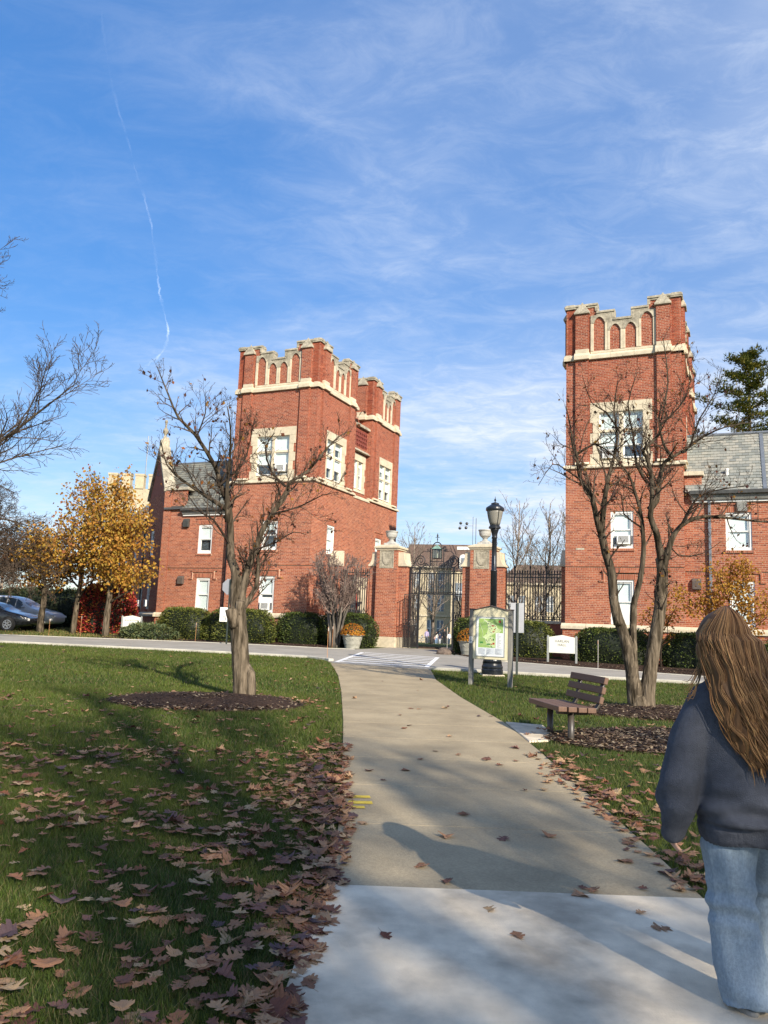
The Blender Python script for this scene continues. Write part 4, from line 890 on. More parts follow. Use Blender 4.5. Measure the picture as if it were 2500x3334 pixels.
gx0, gy0 = uw(-6.32, 2.2); GT = thing('iron_gate', 'wrought iron gateway with scrollwork overthrow and hanging lantern between the piers', 'gate', (gx0, gy0, 0), -TH)
zg = gz(gx0, gy0)
for xx in (-1.30, -0.84, 0.84, 1.30):
    mb = MB(); mb.box(xx - 0.034, xx + 0.034, -0.034, 0.034, zg, 4.22); mb.build('post', IRON, GT)
for z in (4.19, 3.93, 2.98):
    mb = MB(); mb.box(-1.32, 1.32, -0.024, 0.024, z - 0.024, z + 0.024); mb.build('rail', IRON, GT)
ob = bar_mesh(0.95, 0.016, False)
for i in range(23):
    xx = -1.30 + 2.60 * i / 22
    if min(abs(xx - q) for q in (-1.3, -0.84, 0.84, 1.3)) > 0.04: put(ob, 'bar', GT, (xx, 0, 2.98))
sb = bar_mesh(2.98 - 0.75, 0.015, False)
for xx in (0.95, 1.06, 1.17): put(sb, 'bar', GT, (xx, 0, 0.75))
mb = MB(); mb.box(0.84, 1.3, -0.02, 0.02, 1.83, 1.87); mb.box(0.84, 1.3, -0.02, 0.02, 0.75, 0.79); mb.build('rail', IRON, GT)
for i in range(4):
    a = 0.86 + i * 0.11
    scroll_obj(GT, [(a, -0.01, 1.87), (a + 0.02, -0.01, 2.05), (a + 0.055, -0.01, 2.2), (a + 0.09, -0.01, 2.05), (a + 0.11, -0.01, 1.87)], 0.008, 'foot_arch')
# band of small scrolls between the upper rails and under the lintel
for i in range(12):
    xx = -1.18 + i * 0.215; scroll_obj(GT, spiral(xx, 4.06, 0.105, 1.5, 1 if i % 2 else -1, -math.pi / 2, 16), 0.009)
for i in range(14):
    xx = -0.77 + i * 0.118; scroll_obj(GT, spiral(xx, 3.06, 0.055, 1.2, 1 if i % 2 else -1, -math.pi / 2, 10), 0.007)
# crest: large volutes, side scrolls, stems
for sg in (-1, 1):
    P_ = [(sg * 0.36, 0, 4.24), (sg * 0.44, 0, 4.36)] + [(sg * q[0], 0, q[2]) for q in spiral(0.80, 4.52, 0.31, 2.4, 1, math.pi * 1.15, 44)]
    scroll_obj(GT, P_, 0.014, 'volute')
    scroll_obj(GT, [(sg * q[0], 0, q[2]) for q in spiral(0.56, 4.33, 0.13, 1.7, -1, 0.3, 22)], 0.011)
    scroll_obj(GT, [(sg * q[0], 0, q[2]) for q in spiral(1.13, 4.30, 0.11, 1.8, 1, math.pi, 20)], 0.010)
    scroll_obj(GT, [(sg * q[0], 0, q[2]) for q in spiral(0.20, 4.34, 0.11, 1.6, 1, -1.57, 20)], 0.010)
    scroll_obj(GT, [(sg * q[0], 0, q[2]) for q in spiral(0.43, 5.02, 0.09, 1.5, 1, math.pi, 18)], 0.010)
    scroll_obj(GT, [(sg * 1.28, 0, 4.2), (sg * 1.15, 0, 4.42), (sg * 0.98, 0, 4.5), (sg * 0.8, 0, 4.86), (sg * 0.62, 0, 4.98), (sg * 0.48, 0, 4.93)], 0.010)
    mb = MB(); mb.box(sg * 0.33 - 0.018, sg * 0.33 + 0.018, -0.018, 0.018, 4.2, 5.12); mb.build('post', IRON, GT)
    mb = MB(); mb.box(sg * 0.235 - 0.012, sg * 0.235 + 0.012, -0.012, 0.012, 4.5, 5.05); mb.build('bar', IRON, GT)
mb = MB(); mb.box(-0.35, 0.35, -0.014, 0.014, 4.47, 4.50); mb.build('rail', IRON, GT)
mb = MB(); mb.box(-0.35, 0.35, -0.014, 0.014, 5.08, 5.11); mb.build('rail', IRON, GT)
scroll_obj(GT, [(-0.235, 0, 5.05)] + [(0.235 * -math.cos(a), 0, 5.10 + 0.28 * math.sin(a)) for a in np.linspace(0, math.pi, 13)] + [(0.235, 0, 5.05)], 0.016, 'arch')
mb = MB(); mb.lathe([(0.012, 5.36), (0.012, 5.46), (0.035, 5.50), (0.012, 5.54), (0.012, 5.60), (0.045, 5.68), (0.03, 5.73), (0.002, 5.82)], 8)
mb.tube([(0, 0, 5.56), (0.07, 0, 5.63), (0.10, 0, 5.60)], 0.012, 5); mb.tube([(0, 0, 5.56), (-0.07, 0, 5.63), (-0.10, 0, 5.60)], 0.012, 5); mb.build('finial', IRON, GT)
mb = MB(); mb.tube([(0, 0, 4.2), (0, 0, 4.60)], 0.014, 6); mb.build('stem', IRON, GT)
COPPER = mat('green_copper', (0.20, 0.33, 0.27), 0.6, 0.25, 8)
mb = MB(); mb.add([(-0.21, -0.21, 5.06), (0.21, -0.21, 5.06), (0.21, 0.21, 5.06), (-0.21, 0.21, 5.06), (0, 0, 5.28)], [(0, 1, 4), (1, 2, 4), (2, 3, 4), (3, 0, 4), (3, 2, 1, 0)]); ln = mb.build('lantern_roof', COPPER, GT)
mb = MB()
for sx in (-1, 1):
    for sy in (-1, 1): mb.box(sx * 0.17 - 0.012, sx * 0.17 + 0.012, sy * 0.17 - 0.012, sy * 0.17 + 0.012, 4.62, 5.06)
for z in (4.62, 5.03): mb.box(-0.18, 0.18, -0.18, 0.18, z, z + 0.02)
mb.build('lantern_frame', IRON, GT)
mb = MB()
for sx, sy in ((0, -1), (1, 0), (0, 1), (-1, 0)):
    if sx == 0: mb.add([(-0.16, sy * 0.165, 4.65), (0.16, sy * 0.165, 4.65), (0.16, sy * 0.165, 5.03), (-0.16, sy * 0.165, 5.03)], [(0, 1, 2, 3)])
    else: mb.add([(sx * 0.165, -0.16, 4.65), (sx * 0.165, 0.16, 4.65), (sx * 0.165, 0.16, 5.03), (sx * 0.165, -0.16, 5.03)], [(0, 1, 2, 3)])
mb.build('lantern_glass', glass_mat('lantern_glass', (0.72, 0.76, 0.66), 0.05), GT)
mb = MB(); mb.tube([(0, 0, 4.65), (0, 0, 4.86)], 0.03, 8); mb.build('lantern_candle', WHITE, GT)
# open leaf on the left, folded away from the camera
lx, ly = -0.86, 0.0; ang = R(62)
leaf = empty('gate_leaf', (lx, -0.05, 0), -R(118), GT); leaf['label'] = 'open left leaf of the gate swung towards the lawn'
lb = bar_mesh(2.34, 0.014, False)
for i in range(9): put(lb, 'bar', leaf, (0.03 + i * 0.098, 0, zg + 0.06))
lb2 = bar_mesh(0.98, 0.010, False)
for i in range(8): put(lb2, 'bar', leaf, (0.079 + i * 0.098, 0, zg + 0.06))
for z in (zg + 0.08, zg + 1.05, zg + 1.32, 2.90):
    mb = MB(); mb.box(0, 0.84, -0.016, 0.016, z - 0.016, z + 0.016); mb.build('rail', IRON, leaf)
for i in range(5):
    mb = MB(); mb.tube(spiral(0.1 + i * 0.16, zg + 1.185, 0.11, 1.4, 1 if i % 2 else -1, -1.57, 14), 0.010, 4); mb.build('scroll', IRON, leaf)
leaf2 = copy_tree(leaf, GT); leaf2.location = (0.86, 0.05, 0); leaf2.rotation_euler = (0, 0, R(75)); leaf2['label'] = 'open right leaf of the gate folded back behind the pier'

# ---------------------------------------------------------------- lamp post
lpx, lpy = 3.07, 21.45; LP = thing('lamp_post', 'black cast iron lamp post with frosted globe behind the map board', 'lamp post', g3(lpx, lpy), 0)
mb = MB(); mb.box(-0.30, 0.30, -0.30, 0.30, -0.1, 0.04); mb.build('footing', CONC_N, LP, bevel=0.02)
mb = MB(); mb.lathe([(0.29, 0.04), (0.29, 0.16), (0.275, 0.19), (0.285, 0.21), (0.285, 0.25), (0.265, 0.28), (0.255, 0.33), (0.265, 0.35)], 32); mb.build('base_ring', IRON_G, LP)
mb = MB(); mb.lathe([(0.255, 0.35), (0.235, 0.42), (0.19, 0.55), (0.155, 0.72), (0.13, 0.90), (0.12, 0.98)], 64, flute=0.022, nf=16); mb.lathe([(0.12, 0.98), (0.135, 1.0), (0.135, 1.05), (0.10, 1.09)], 24); mb.build('fluted_base', IRON_G, LP, smooth=True)
mb = MB(); mb.lathe([(0.094, 1.05), (0.088, 2.8), (0.095, 2.81), (0.095, 2.83), (0.074, 2.85), (0.066, 3.70), (0.075, 3.71), (0.075, 3.75), (0.07, 3.77), (0.085, 3.86), (0.115, 3.95), (0.12, 3.97)], 24); mb.build('shaft', IRON_G, LP, smooth=True)
mb = MB(); mb.lathe([(0.12, 3.97), (0.165, 3.99), (0.165, 4.03), (0.135, 4.06), (0.135, 4.08)], 24); mb.build('collar', IRON_G, LP)
FROST = mat('frosted_globe', (0.36, 0.34, 0.29), 0.35, 0.08, 3, transl=0.35)
mb = MB(); mb.lathe([(0.125, 4.08), (0.155, 4.15), (0.19, 4.28), (0.215, 4.42), (0.222, 4.50)], 32); mb.build('globe', FROST, LP, smooth=True)
for k in range(4):
    a = R(20 + 90 * k); c, s_ = math.cos(a), math.sin(a)
    mb = MB(); mb.tube([(0.135 * c, 0.135 * s_, 4.07), (0.165 * c, 0.165 * s_, 4.15), (0.20 * c, 0.20 * s_, 4.28), (0.226 * c, 0.226 * s_, 4.42), (0.235 * c, 0.235 * s_, 4.50)], 0.009, 5); mb.build('cage_rib', IRON_G, LP)
mb = MB(); mb.lathe([(0.25, 4.48), (0.255, 4.52), (0.25, 4.56), (0.20, 4.60), (0.12, 4.65), (0.11, 4.66), (0.11, 4.69), (0.06, 4.71), (0.02, 4.72)], 32); mb.build('cap', IRON_G, LP)
mb = MB(); mb.lathe([(0.02, 4.71), (0.015, 4.75), (0.035, 4.78), (0.012, 4.82), (0.001, 4.90)], 10); mb.build('finial', IRON_G, LP)
mb = MB(); mb.box(-0.012, 0.012, -0.105, -0.085, 3.0, 3.22); mb.build('door_strip', LEAD, LP)

# ---------------------------------------------------------------- map board
mx0, my0 = (2.14 + 2.97) / 2, (18.33 + 17.92) / 2
mrz = math.atan2(17.92 - 18.33, 2.97 - 2.14); MS = thing('map_board', 'cream campus map board on two grey posts beside the path', 'map board', g3(mx0, my0), mrz)
POSTG = mat('weathered_grey_post', (0.20, 0.19, 0.165), 0.8, 0.25, 5, stretch=(4, 4, 0.4))
CREAM = mat('cream_paint', (0.66, 0.60, 0.40), 0.55, 0.06, 2, scale2=14, var2=0.04)
for sx in (-1, 1):
    mb = MB(); mb.box(sx * 0.465 - 0.045, sx * 0.465 + 0.045, -0.06, 0.06, -0.3, 1.72); mb.build('post', POSTG, MS, bevel=0.006)
    mb = MB(); mb.box(sx * 0.465 - 0.055, sx * 0.465 + 0.055, -0.07, 0.07, 1.72, 1.745); mb.build('post_cap', VENTM, MS, bevel=0.004)
FB_ = Face(-0.42, -0.05, 1, 0, 0, -1)
mb = MB(); fpoly(mb, FB_, [(0, 0.60), (0.84, 0.60), (0.84, 1.70), (0.42, 1.80), (0, 1.70)], -0.09, 0.0); mb.build('panel', CREAM, MS, bevel=0.008)
mb = MB(); fpoly(mb, FB_, [(0, 1.702), (0.42, 1.802), (0.84, 1.702), (0.84, 1.722), (0.42, 1.825), (0, 1.722)], -0.11, 0.02); mb.build('panel_roof', VENTM, MS)
mb = MB(); ring(mb, FB_, 0.075, 0.765, 0.665, 1.565, 0.016, 0.0, 0.012); mb.build('sheet_frame', mat('aluminium', (0.5, 0.5, 0.48), 0.4, 0.1, 5, metal=0.5), MS)
MAPG = mat('map_green', (0.30, 0.44, 0.12), 0.6, 0.12, 5, col2=(0.24, 0.38, 0.12), lo=0.4, hi=0.6); PAPER = mat('map_paper', (0.72, 0.74, 0.72), 0.6, 0.04, 3)
PALEG = mat('map_pale_green', (0.50, 0.60, 0.30), 0.6, 0.08, 7); INK = mat('map_ink', (0.10, 0.11, 0.12), 0.7, 0.3, 20); REDI = mat('map_red', (0.40, 0.05, 0.03), 0.6, 0.2, 9); LGREY = mat('map_text_grey', (0.36, 0.38, 0.40), 0.7, 0.1, 9); DKG = mat('map_dark_green', (0.05, 0.20, 0.05), 0.6, 0.1, 9); WHT = mat('map_white_road', (0.66, 0.70, 0.55), 0.6, 0.05, 9); MAROON = mat('emblem_maroon', (0.13, 0.015, 0.02), 0.6, 0.1, 9)
def sheet(name, polys, m, d, parent):
    mb = MB()
    for p in polys: mb.add([FB_.P(a, z, d) for a, z in p], [tuple(range(len(p)))])
    return mb.build(name, m, parent)
def rect(a0, z0, a1, z1): return [(a0, z0), (a1, z0), (a1, z1), (a0, z1)]
sh_ = sheet('map_sheet', [rect(0.092, 0.682, 0.748, 1.548)], PAPER, 0.004, MS)
def mp_(x, y): return (0.092 + 0.656 * (x - 95) / 660.0, 1.548 - 0.866 * (y - 185) / 1010.0)
sheet('map_ground', [[mp_(145, 215), mp_(725, 215), mp_(725, 585), mp_(552, 585), mp_(552, 980), mp_(135, 980)]], MAPG, 0.0048, sh_)
sheet('map_park', [[mp_(*q) for q in ((250, 230), (330, 260), (450, 330), (560, 380), (600, 460), (690, 520), (640, 580), (560, 590), (470, 640), (440, 680), (520, 720), (545, 780), (540, 970), (440, 950), (330, 880), (300, 740), (240, 710), (330, 620), (360, 520), (370, 420), (340, 320), (270, 280))]], PALEG, 0.0054, sh_)
mb = MB()
def road_(pts, w=0.004): mb.tube([FB_.P(*mp_(*q), 0.0062) for q in pts], w, 4)
road_([(260, 230), (360, 330), (370, 440), (420, 560), (480, 600), (560, 560), (575, 460), (540, 390), (460, 380), (390, 430)]); road_([(560, 560), (620, 570), (690, 530), (640, 480), (580, 490)], 0.003); road_([(440, 600), (360, 680), (300, 740), (330, 830), (460, 860)]); road_([(170, 345), (250, 600), (240, 700), (300, 740)], 0.003); road_([(150, 345), (240, 330), (290, 260)], 0.002); road_([(230, 490), (350, 490)], 0.002); road_([(150, 890), (330, 895), (440, 960)], 0.002); road_([(150, 730), (300, 725)], 0.0015)
mb.build('map_roads', WHT, sh_)
bl = [(370, 290), (405, 295), (375, 350), (440, 352), (385, 430), (420, 430), (455, 480), (405, 505), (545, 465), (545, 405), (335, 615), (425, 685), (330, 775), (395, 755), (430, 735), (395, 800), (355, 830), (395, 850), (345, 800), (435, 575), (455, 580), (415, 540)]
sheet('map_buildings', [rect(*[mp_(x - 12, y + 9)[i] for i in (0, 1)], *[mp_(x + 12, y - 9)[i] for i in (0, 1)]) for x, y in bl], INK, 0.0075, sh_)
rd_ = [(490, 400, 26, 18), (525, 500, 18, 12), (492, 555, 12, 22), (522, 550, 8, 10), (452, 395, 12, 8), (505, 868, 24, 24), (455, 888, 14, 14), (465, 775, 8, 14)]
sheet('map_red_buildings', [rect(*mp_(x - a, y + b), *mp_(x + a, y - b)) for x, y, a, b in rd_], REDI, 0.0078, sh_)
sheet('map_fields', [rect(*mp_(180, 872), *mp_(255, 825)), rect(*mp_(340, 905), *mp_(430, 872)), [mp_(435, 910), mp_(480, 960), mp_(465, 980), mp_(440, 940)], rect(*mp_(485, 790), *mp_(520, 735))], DKG, 0.0072, sh_)
sheet('map_key', [rect(*mp_(565, 980), *mp_(722, 592))], PAPER, 0.0056, sh_); sheet('map_notes', [rect(*mp_(140, 1160), *mp_(318, 990)), rect(*mp_(332, 1160), *mp_(520, 990)), rect(*mp_(534, 1160), *mp_(725, 990))], mat('map_pale_grey', (0.56, 0.60, 0.63), 0.6, 0.04, 9), 0.0052, sh_)
q = random.Random(4); ln_ = [rect(*mp_(590, y + 2), *mp_(590 + q.uniform(30, 110), y - 2)) for y in range(605, 975, 11)]
for x0 in (145, 337, 540): ln_ += [rect(*mp_(x0, y + 2), *mp_(x0 + q.uniform(60, 165), y - 2)) for y in range(1000, 1155, 12)]
sheet('map_small_print', ln_, LGREY, 0.0066, sh_); sheet('map_title', [rect(*mp_(590, 1136), *mp_(690, 1128)), rect(*mp_(615, 336), *mp_(685, 330))], INK, 0.0069, sh_)
sheet('map_emblem', [[mp_(*q_) for q_ in ((617, 255), (675, 255), (675, 305), (646, 322), (617, 305))]], MAROON, 0.0066, sh_); sheet('map_emblem_mark', [[mp_(*q_) for q_ in ((628, 268), (646, 278), (664, 268), (664, 296), (646, 306), (628, 296))], ], REDI, 0.0072, sh_)
mb = MB(); G2 = Face(-0.51, -0.06, 1, 0, 0, -1); fbox(mb, G2, 0.005, 0.085, 0.95, 1.10, 0.0, 0.003); st = mb.build('sticker', PAPER, MS); mb = MB()
for z in (0.97, 1.0, 1.02, 1.05, 1.07): fbox(mb, G2, 0.015 + 0.01 * ((z * 100) % 2), 0.07, z, z + 0.012, 0.003, 0.0036)
mb.build('sticker_print', INK, st)

# ---------------------------------------------------------------- name signs
def text_obj(parent, s, size, loc, m, rot=(math.pi / 2, 0, 0)):
    c = bpy.data.curves.new('lettering', 'FONT'); c.body = s; c.size = size; c.align_x = 'CENTER'; c.extrude = 0.001; c.space_character = 1.05
    tmp = bpy.data.objects.new('lettering', c); COL.objects.link(tmp); dg = bpy.context.evaluated_depsgraph_get()
    me = bpy.data.meshes.new_from_object(tmp.evaluated_get(dg)); bpy.data.objects.remove(tmp, do_unlink=True)
    me.materials.clear(); me.materials.append(m); o = bpy.data.objects.new('lettering', me); link(o, parent); o.location = loc; o.rotation_euler = rot; return o
SIGNW = mat('off_white_sign', (0.74, 0.73, 0.64), 0.5, 0.03, 2)
LETT = mat('sign_lettering', (0.10, 0.09, 0.075), 0.6, 0.1, 9)
def name_sign(x, y, rz, w, label, l1, sz):
    t = thing('name_sign', label, 'sign', g3(x, y), rz); FBs = Face(-w / 2, 0, 1, 0, 0, -1)
    for sx in (-1, 1):
        mb = MB(); mb.box(sx * (w / 2 + 0.04) - 0.035, sx * (w / 2 + 0.04) + 0.035, -0.035, 0.035, -0.2, 0.98); mb.box(sx * (w / 2 + 0.04) - 0.03, sx * (w / 2 + 0.04) + 0.03, -0.03, 0.03, 0.98, 1.0, 0.012, 0.012); mb.build('post', mat('galvanised_post', (0.30, 0.31, 0.29), 0.6, 0.15, 9), t, bevel=0.006)
    mb = MB(); fpoly(mb, FBs, [(0, 0.38), (w, 0.38), (w, 0.94), (w / 2, 1.02), (0, 0.94)], -0.025, 0.025); mb.build('panel', SIGNW, t, bevel=0.008)
    text_obj(t, l1, sz, (0, -0.027, 0.76), LETT); text_obj(t, 'HALL', sz, (0, -0.027, 0.63), LETT)
    mb = MB(); mb.tube([(-0.05, -0.027, 0.53), (0.0, -0.027, 0.56), (0.05, -0.027, 0.53)], 0.004, 4); mb.tube([(-0.06, -0.027, 0.49), (0.0, -0.027, 0.47), (0.06, -0.027, 0.49)], 0.003, 4); mb.build('ornament', LGREY, t)
    return t
sx_, sy_ = (6.50 + 7.44) / 2, (30.57 + 30.19) / 2 - 1.6
name_sign(6.55, 28.4, -R(22), 0.92, 'cream sign reading HARLAN HALL in the mulch bed before the hedges', 'HARLAN', 0.125)
name_sign(-11.45, 36.6, R(-8), 0.85, 'white name sign half sunk in the juniper by the red bush', 'BLACKSTONE', 0.105)
def sign_on_post(x, y, rz, label, h, kind):
    t = thing('traffic_sign', label, 'road sign', g3(x, y), rz)
    mb = MB(); mb.box(-0.028, 0.028, -0.02, 0.02, -0.2, h); mb.build('post', mat('dark_green_post', (0.025, 0.035, 0.03), 0.6, 0.2, 8), t)
    m = mat('sign_back_metal', (0.30, 0.31, 0.33), 0.5, 0.08, 4, metal=0.3)
    if kind == 'rect':
        mb = MB(); mb.box(-0.19, 0.19, 0.022, 0.028, h - 0.82, h); mb.build('panel', m, t, bevel=0.002)
        mb = MB()
        for z in (h - 0.08, h - 0.70): mb.lathe([(0.012, 0), (0.012, 0.012)], 8, (0, 0, z))
        mb.build('bolt', LEAD, t)
    else:
        mb = MB(); k = [(0.36 * math.cos(R(22.5 + 45 * i)), h - 0.32 + 0.36 * math.sin(R(22.5 + 45 * i))) for i in range(8)]; mb.ext(k, 0.022, 0.028); mb.build('panel', m, t)
        FB2 = Face(-0.36, -0.02, 1, 0, 0, -1); mb = MB(); fbox(mb, FB2, 0.0, 0.33, 0.95, 1.55, 0.0, 0.006); p2 = mb.build('lower_panel', WHITE, t, bevel=0.004)
        mb = MB(); mb.tube([(-0.17 + 0.09 * math.cos(a), -0.028, 1.08 + 0.09 * math.sin(a)) for a in np.linspace(0, 2 * math.pi, 17)], 0.010, 4); mb.tube([(-0.17, -0.028, 1.18), (-0.17, -0.028, 1.10), (-0.12, -0.028, 1.10), (-0.09, -0.028, 1.02)], 0.010, 4); mb.build('symbol', LETT, p2)
    return t
sign_on_post(3.81, 21.9, R(4), 'grey back of a rectangular sign on a dark post right of the map board', 1.98, 'rect')
sign_on_post(-6.45, 33.6, R(-6), 'grey octagonal sign back and white plate on a post behind the left lawn tree', 2.75, 'oct')

# ---------------------------------------------------------------- bench
BROWN = mat('brown_recycled_board', (0.15, 0.085, 0.055), 0.6, 0.12, 5, stretch=(0.6, 6, 6), spec=0.35)
STEEL = mat('bronze_painted_steel', (0.055, 0.045, 0.035), 0.4, 0.15, 9, spec=0.5)
bx, by = 2.47, 10.82; BN = thing('park_bench', 'brown slatted bench with bronze pedestal legs facing the path', 'bench', g3(bx, by), 0)
BN.rotation_euler = (0, 0, R(-81.4))
def board(x0, x1, y0, y1, z0, z1, nm='slat', rx=0.0):
    mb = MB(); mb.box(x0, x1, -(y1 - y0) / 2, (y1 - y0) / 2, -(z1 - z0) / 2, (z1 - z0) / 2); o = mb.build(nm, BROWN, BN, bevel=0.008, seg=2); o.location = (0, (y0 + y1) / 2, (z0 + z1) / 2); o.rotation_euler = (rx, 0, 0); return o
LB = 0.57
for y0 in (-0.24, -0.105, 0.03, 0.155): board(-LB, LB, y0, y0 + 0.115, 0.385 - 0.03 * (y0 + 0.24), 0.45 - 0.03 * (y0 + 0.24), 'seat_slat')
for z0, yy in ((0.49, 0.315), (0.615, 0.347), (0.738, 0.378)): board(-LB, LB, yy, yy + 0.055, z0, z0 + 0.090, 'back_slat', R(-14))
for sx in (-0.30, 0.44):
    mb = MB(); mb.tube([(sx, -0.02, -0.25), (sx, -0.02, 0.36)], 0.042, 14); mb.build('leg', STEEL, BN, smooth=True)
    mb = MB(); mb.tube([(sx, -0.22, 0.375), (sx, 0.12, 0.365), (sx, 0.24, 0.375), (sx, 0.325, 0.42), (sx, 0.36, 0.48), (sx, 0.39, 0.62), (sx, 0.43, 0.80)], 0.030, 10); mb.build('support_arm', STEEL, BN, smooth=True)

# ---------------------------------------------------------------- planters with mums
TERR = mat('grey_planter', (0.30, 0.29, 0.24), 0.85, 0.2, 6, bump=0.3, bscale=40)
def planter(x, y, label, lab2, seed, sc=1.0):
    t = thing('planter', label, 'planter', g3(x, y), 0, 'moulded planters beside the gate'); t.scale = (sc, sc, sc)
    mb = MB(); mb.lathe([(0.30, 0.0), (0.33, 0.02), (0.31, 0.06), (0.35, 0.18), (0.36, 0.20), (0.36, 0.22), (0.40, 0.42), (0.44, 0.54), (0.43, 0.56)], 32); mb.build('bowl', TERR, t, smooth=True)
    mb = MB(); mb.lathe([(0.44, 0.54), (0.49, 0.555), (0.50, 0.59), (0.47, 0.61), (0.42, 0.61), (0.41, 0.50)], 32); mb.build('rim', TERR, t, smooth=True)
    for k in range(8):
        a0_ = 2 * math.pi * k / 8; mb = MB()
        mb.tube([((0.40 - 0.035 * math.sin(math.pi * i / 6)) * math.cos(a0_ + i * math.pi / 24), (0.40 - 0.035 * math.sin(math.pi * i / 6)) * math.sin(a0_ + i * math.pi / 24), 0.44 - 0.11 * math.sin(math.pi * i / 6)) for i in range(7)], 0.022, 5); mb.build('garland', TERR, t, smooth=True)
    m = thing('chrysanthemum', lab2, 'flowers', g3(x, y, 0.58 * sc), 0, 'chrysanthemums in planters'); q = random.Random(seed); mb = MB(); gm = MB()
    for i in range(1500):
        a, zc = q.uniform(0, 6.283), q.uniform(-0.25, 1.0); r = math.sqrt(max(0, 1 - zc * zc)) ; k = q.uniform(0.86, 1.04)
        c = Vector((0.52 * r * math.cos(a) * k, 0.52 * r * math.sin(a) * k, 0.06 + 0.44 * max(zc, -0.1) * k)) * sc; n3 = Vector((r * math.cos(a), r * math.sin(a), zc + 0.3)).normalized()
        s_ = q.uniform(0.018, 0.034) * sc; t1 = n3.orthogonal().normalized(); t2 = n3.cross(t1)
        if q.random() < 0.72:
            col = q.choice(((0.50, 0.20, 0.02), (0.42, 0.14, 0.015), (0.58, 0.28, 0.03), (0.30, 0.09, 0.015)))
            vs_ = [tuple(c + n3 * 0.012)] + [tuple(c + (t1 * math.cos(w * 1.0472) + t2 * math.sin(w * 1.0472)) * s_) for w in range(6)]; mb.add(vs_, [(0, 1 + w, 1 + (w + 1) % 6) for w in range(6)], col)
        else:
            c = c * 0.97; gm.add([tuple(c - t1 * s_), tuple(c + t2 * s_ * 0.5), tuple(c + t1 * s_ * 1.4), tuple(c - t2 * s_ * 0.5)], [(0, 1, 2, 3)], q.choice(((0.05, 0.09, 0.02), (0.03, 0.06, 0.015))))
    gm.ell((0, 0, 0.12 * sc), (0.47 * sc, 0.47 * sc, 0.34 * sc), 14, 8, (0.025, 0.035, 0.012))
    mb.build('blossom', FOLI, m, fix=False)['kind'] = 'stuff'; gm.build('leaves', NEEDLE, m, fix=False)['kind'] = 'stuff'
planter(-1.15, 34.1, 'grey moulded planter before the hedge left of the gate', 'orange chrysanthemum mound in the planter left of the gate', 1)
planter(3.62, 31.7, 'grey moulded planter partly behind the map board', 'orange chrysanthemum mound in the planter behind the map board', 2)
# rocks
ROCKW = mat('pale_boulder', (0.46, 0.43, 0.36), 0.9, 0.2, 5, bump=0.5, bscale=12); ROCKB = mat('brown_boulder', (0.12, 0.09, 0.07), 0.9, 0.4, 7, bump=0.6, bscale=14)
def rock(x, y, sx, sy, sz, m, label, seed):
    q = random.Random(seed); mb = MB(); mb.ell((0, 0, sz * 0.35), (sx, sy, sz), 12, 8); mb.v = [(a * q.uniform(0.86, 1.1), b * q.uniform(0.86, 1.1), c * q.uniform(0.88, 1.08)) for a, b, c in mb.v]
    o = mb.build('boulder', m, smooth=False, bevel=0.0); o.location = g3(x, y); o.modifiers.new('s', 'SUBSURF').levels = 1; o.modifiers['s'].render_levels = 1; return tag(o, label, 'boulder')
rock(4.47, 28.35, 0.36, 0.28, 0.24, ROCKW, 'pale boulder at the driveway edge behind the map board', 3)
rock(2.62, 31.9, 0.34, 0.26, 0.22, ROCKB, 'dark brown boulder at the foot of the round hedge by the gate', 5)
# snow stakes
STK_O = mat('orange_stake', (0.50, 0.24, 0.10), 0.6, 0.1, 6); STK_W = mat('white_stake', (0.62, 0.58, 0.52), 0.6, 0.1, 6)
for i, (x, y, h, m, lab) in enumerate(((-1.68, 26.1, 1.05, STK_O, 'thin orange snow stake at the lawn corner by the crosswalk'), (-1.97, 33.4, 0.95, STK_O, 'thin orange snow stake in the bed beside the many-stemmed shrub'), (2.75, 32.0, 1.1, STK_W, 'thin white snow stake before the round hedge right of the gate'), (7.27, 26.35, 0.95, STK_W, 'thin white snow stake at the bed edge before the right tower'), (-8.06, 34.85, 0.85, STK_O, 'thin orange snow stake before the leftmost hedge'), (-13.24, 35.2, 0.95, STK_O, 'thin orange snow stake between the yellow maple and the red bush'), (-14.63, 35.2, 0.75, STK_O, 'thin orange snow stake left of the yellow maple'))):
    mb = MB(); mb.tube([(0, 0, -0.15), (rng.uniform(-.02, .02), 0, h)], 0.007, 6); t_ = mb.build('snow_stake', m); t_.location = g3(x, y); tag(t_, lab, 'stake', 'snow stakes along the driveway')
    mb = MB(); mb.tube([(0, 0, h * 0.86), (0, 0, h * 0.97)], 0.0085, 6); mb.build('reflector_band', STK_W if m is STK_O else STK_O, t_)
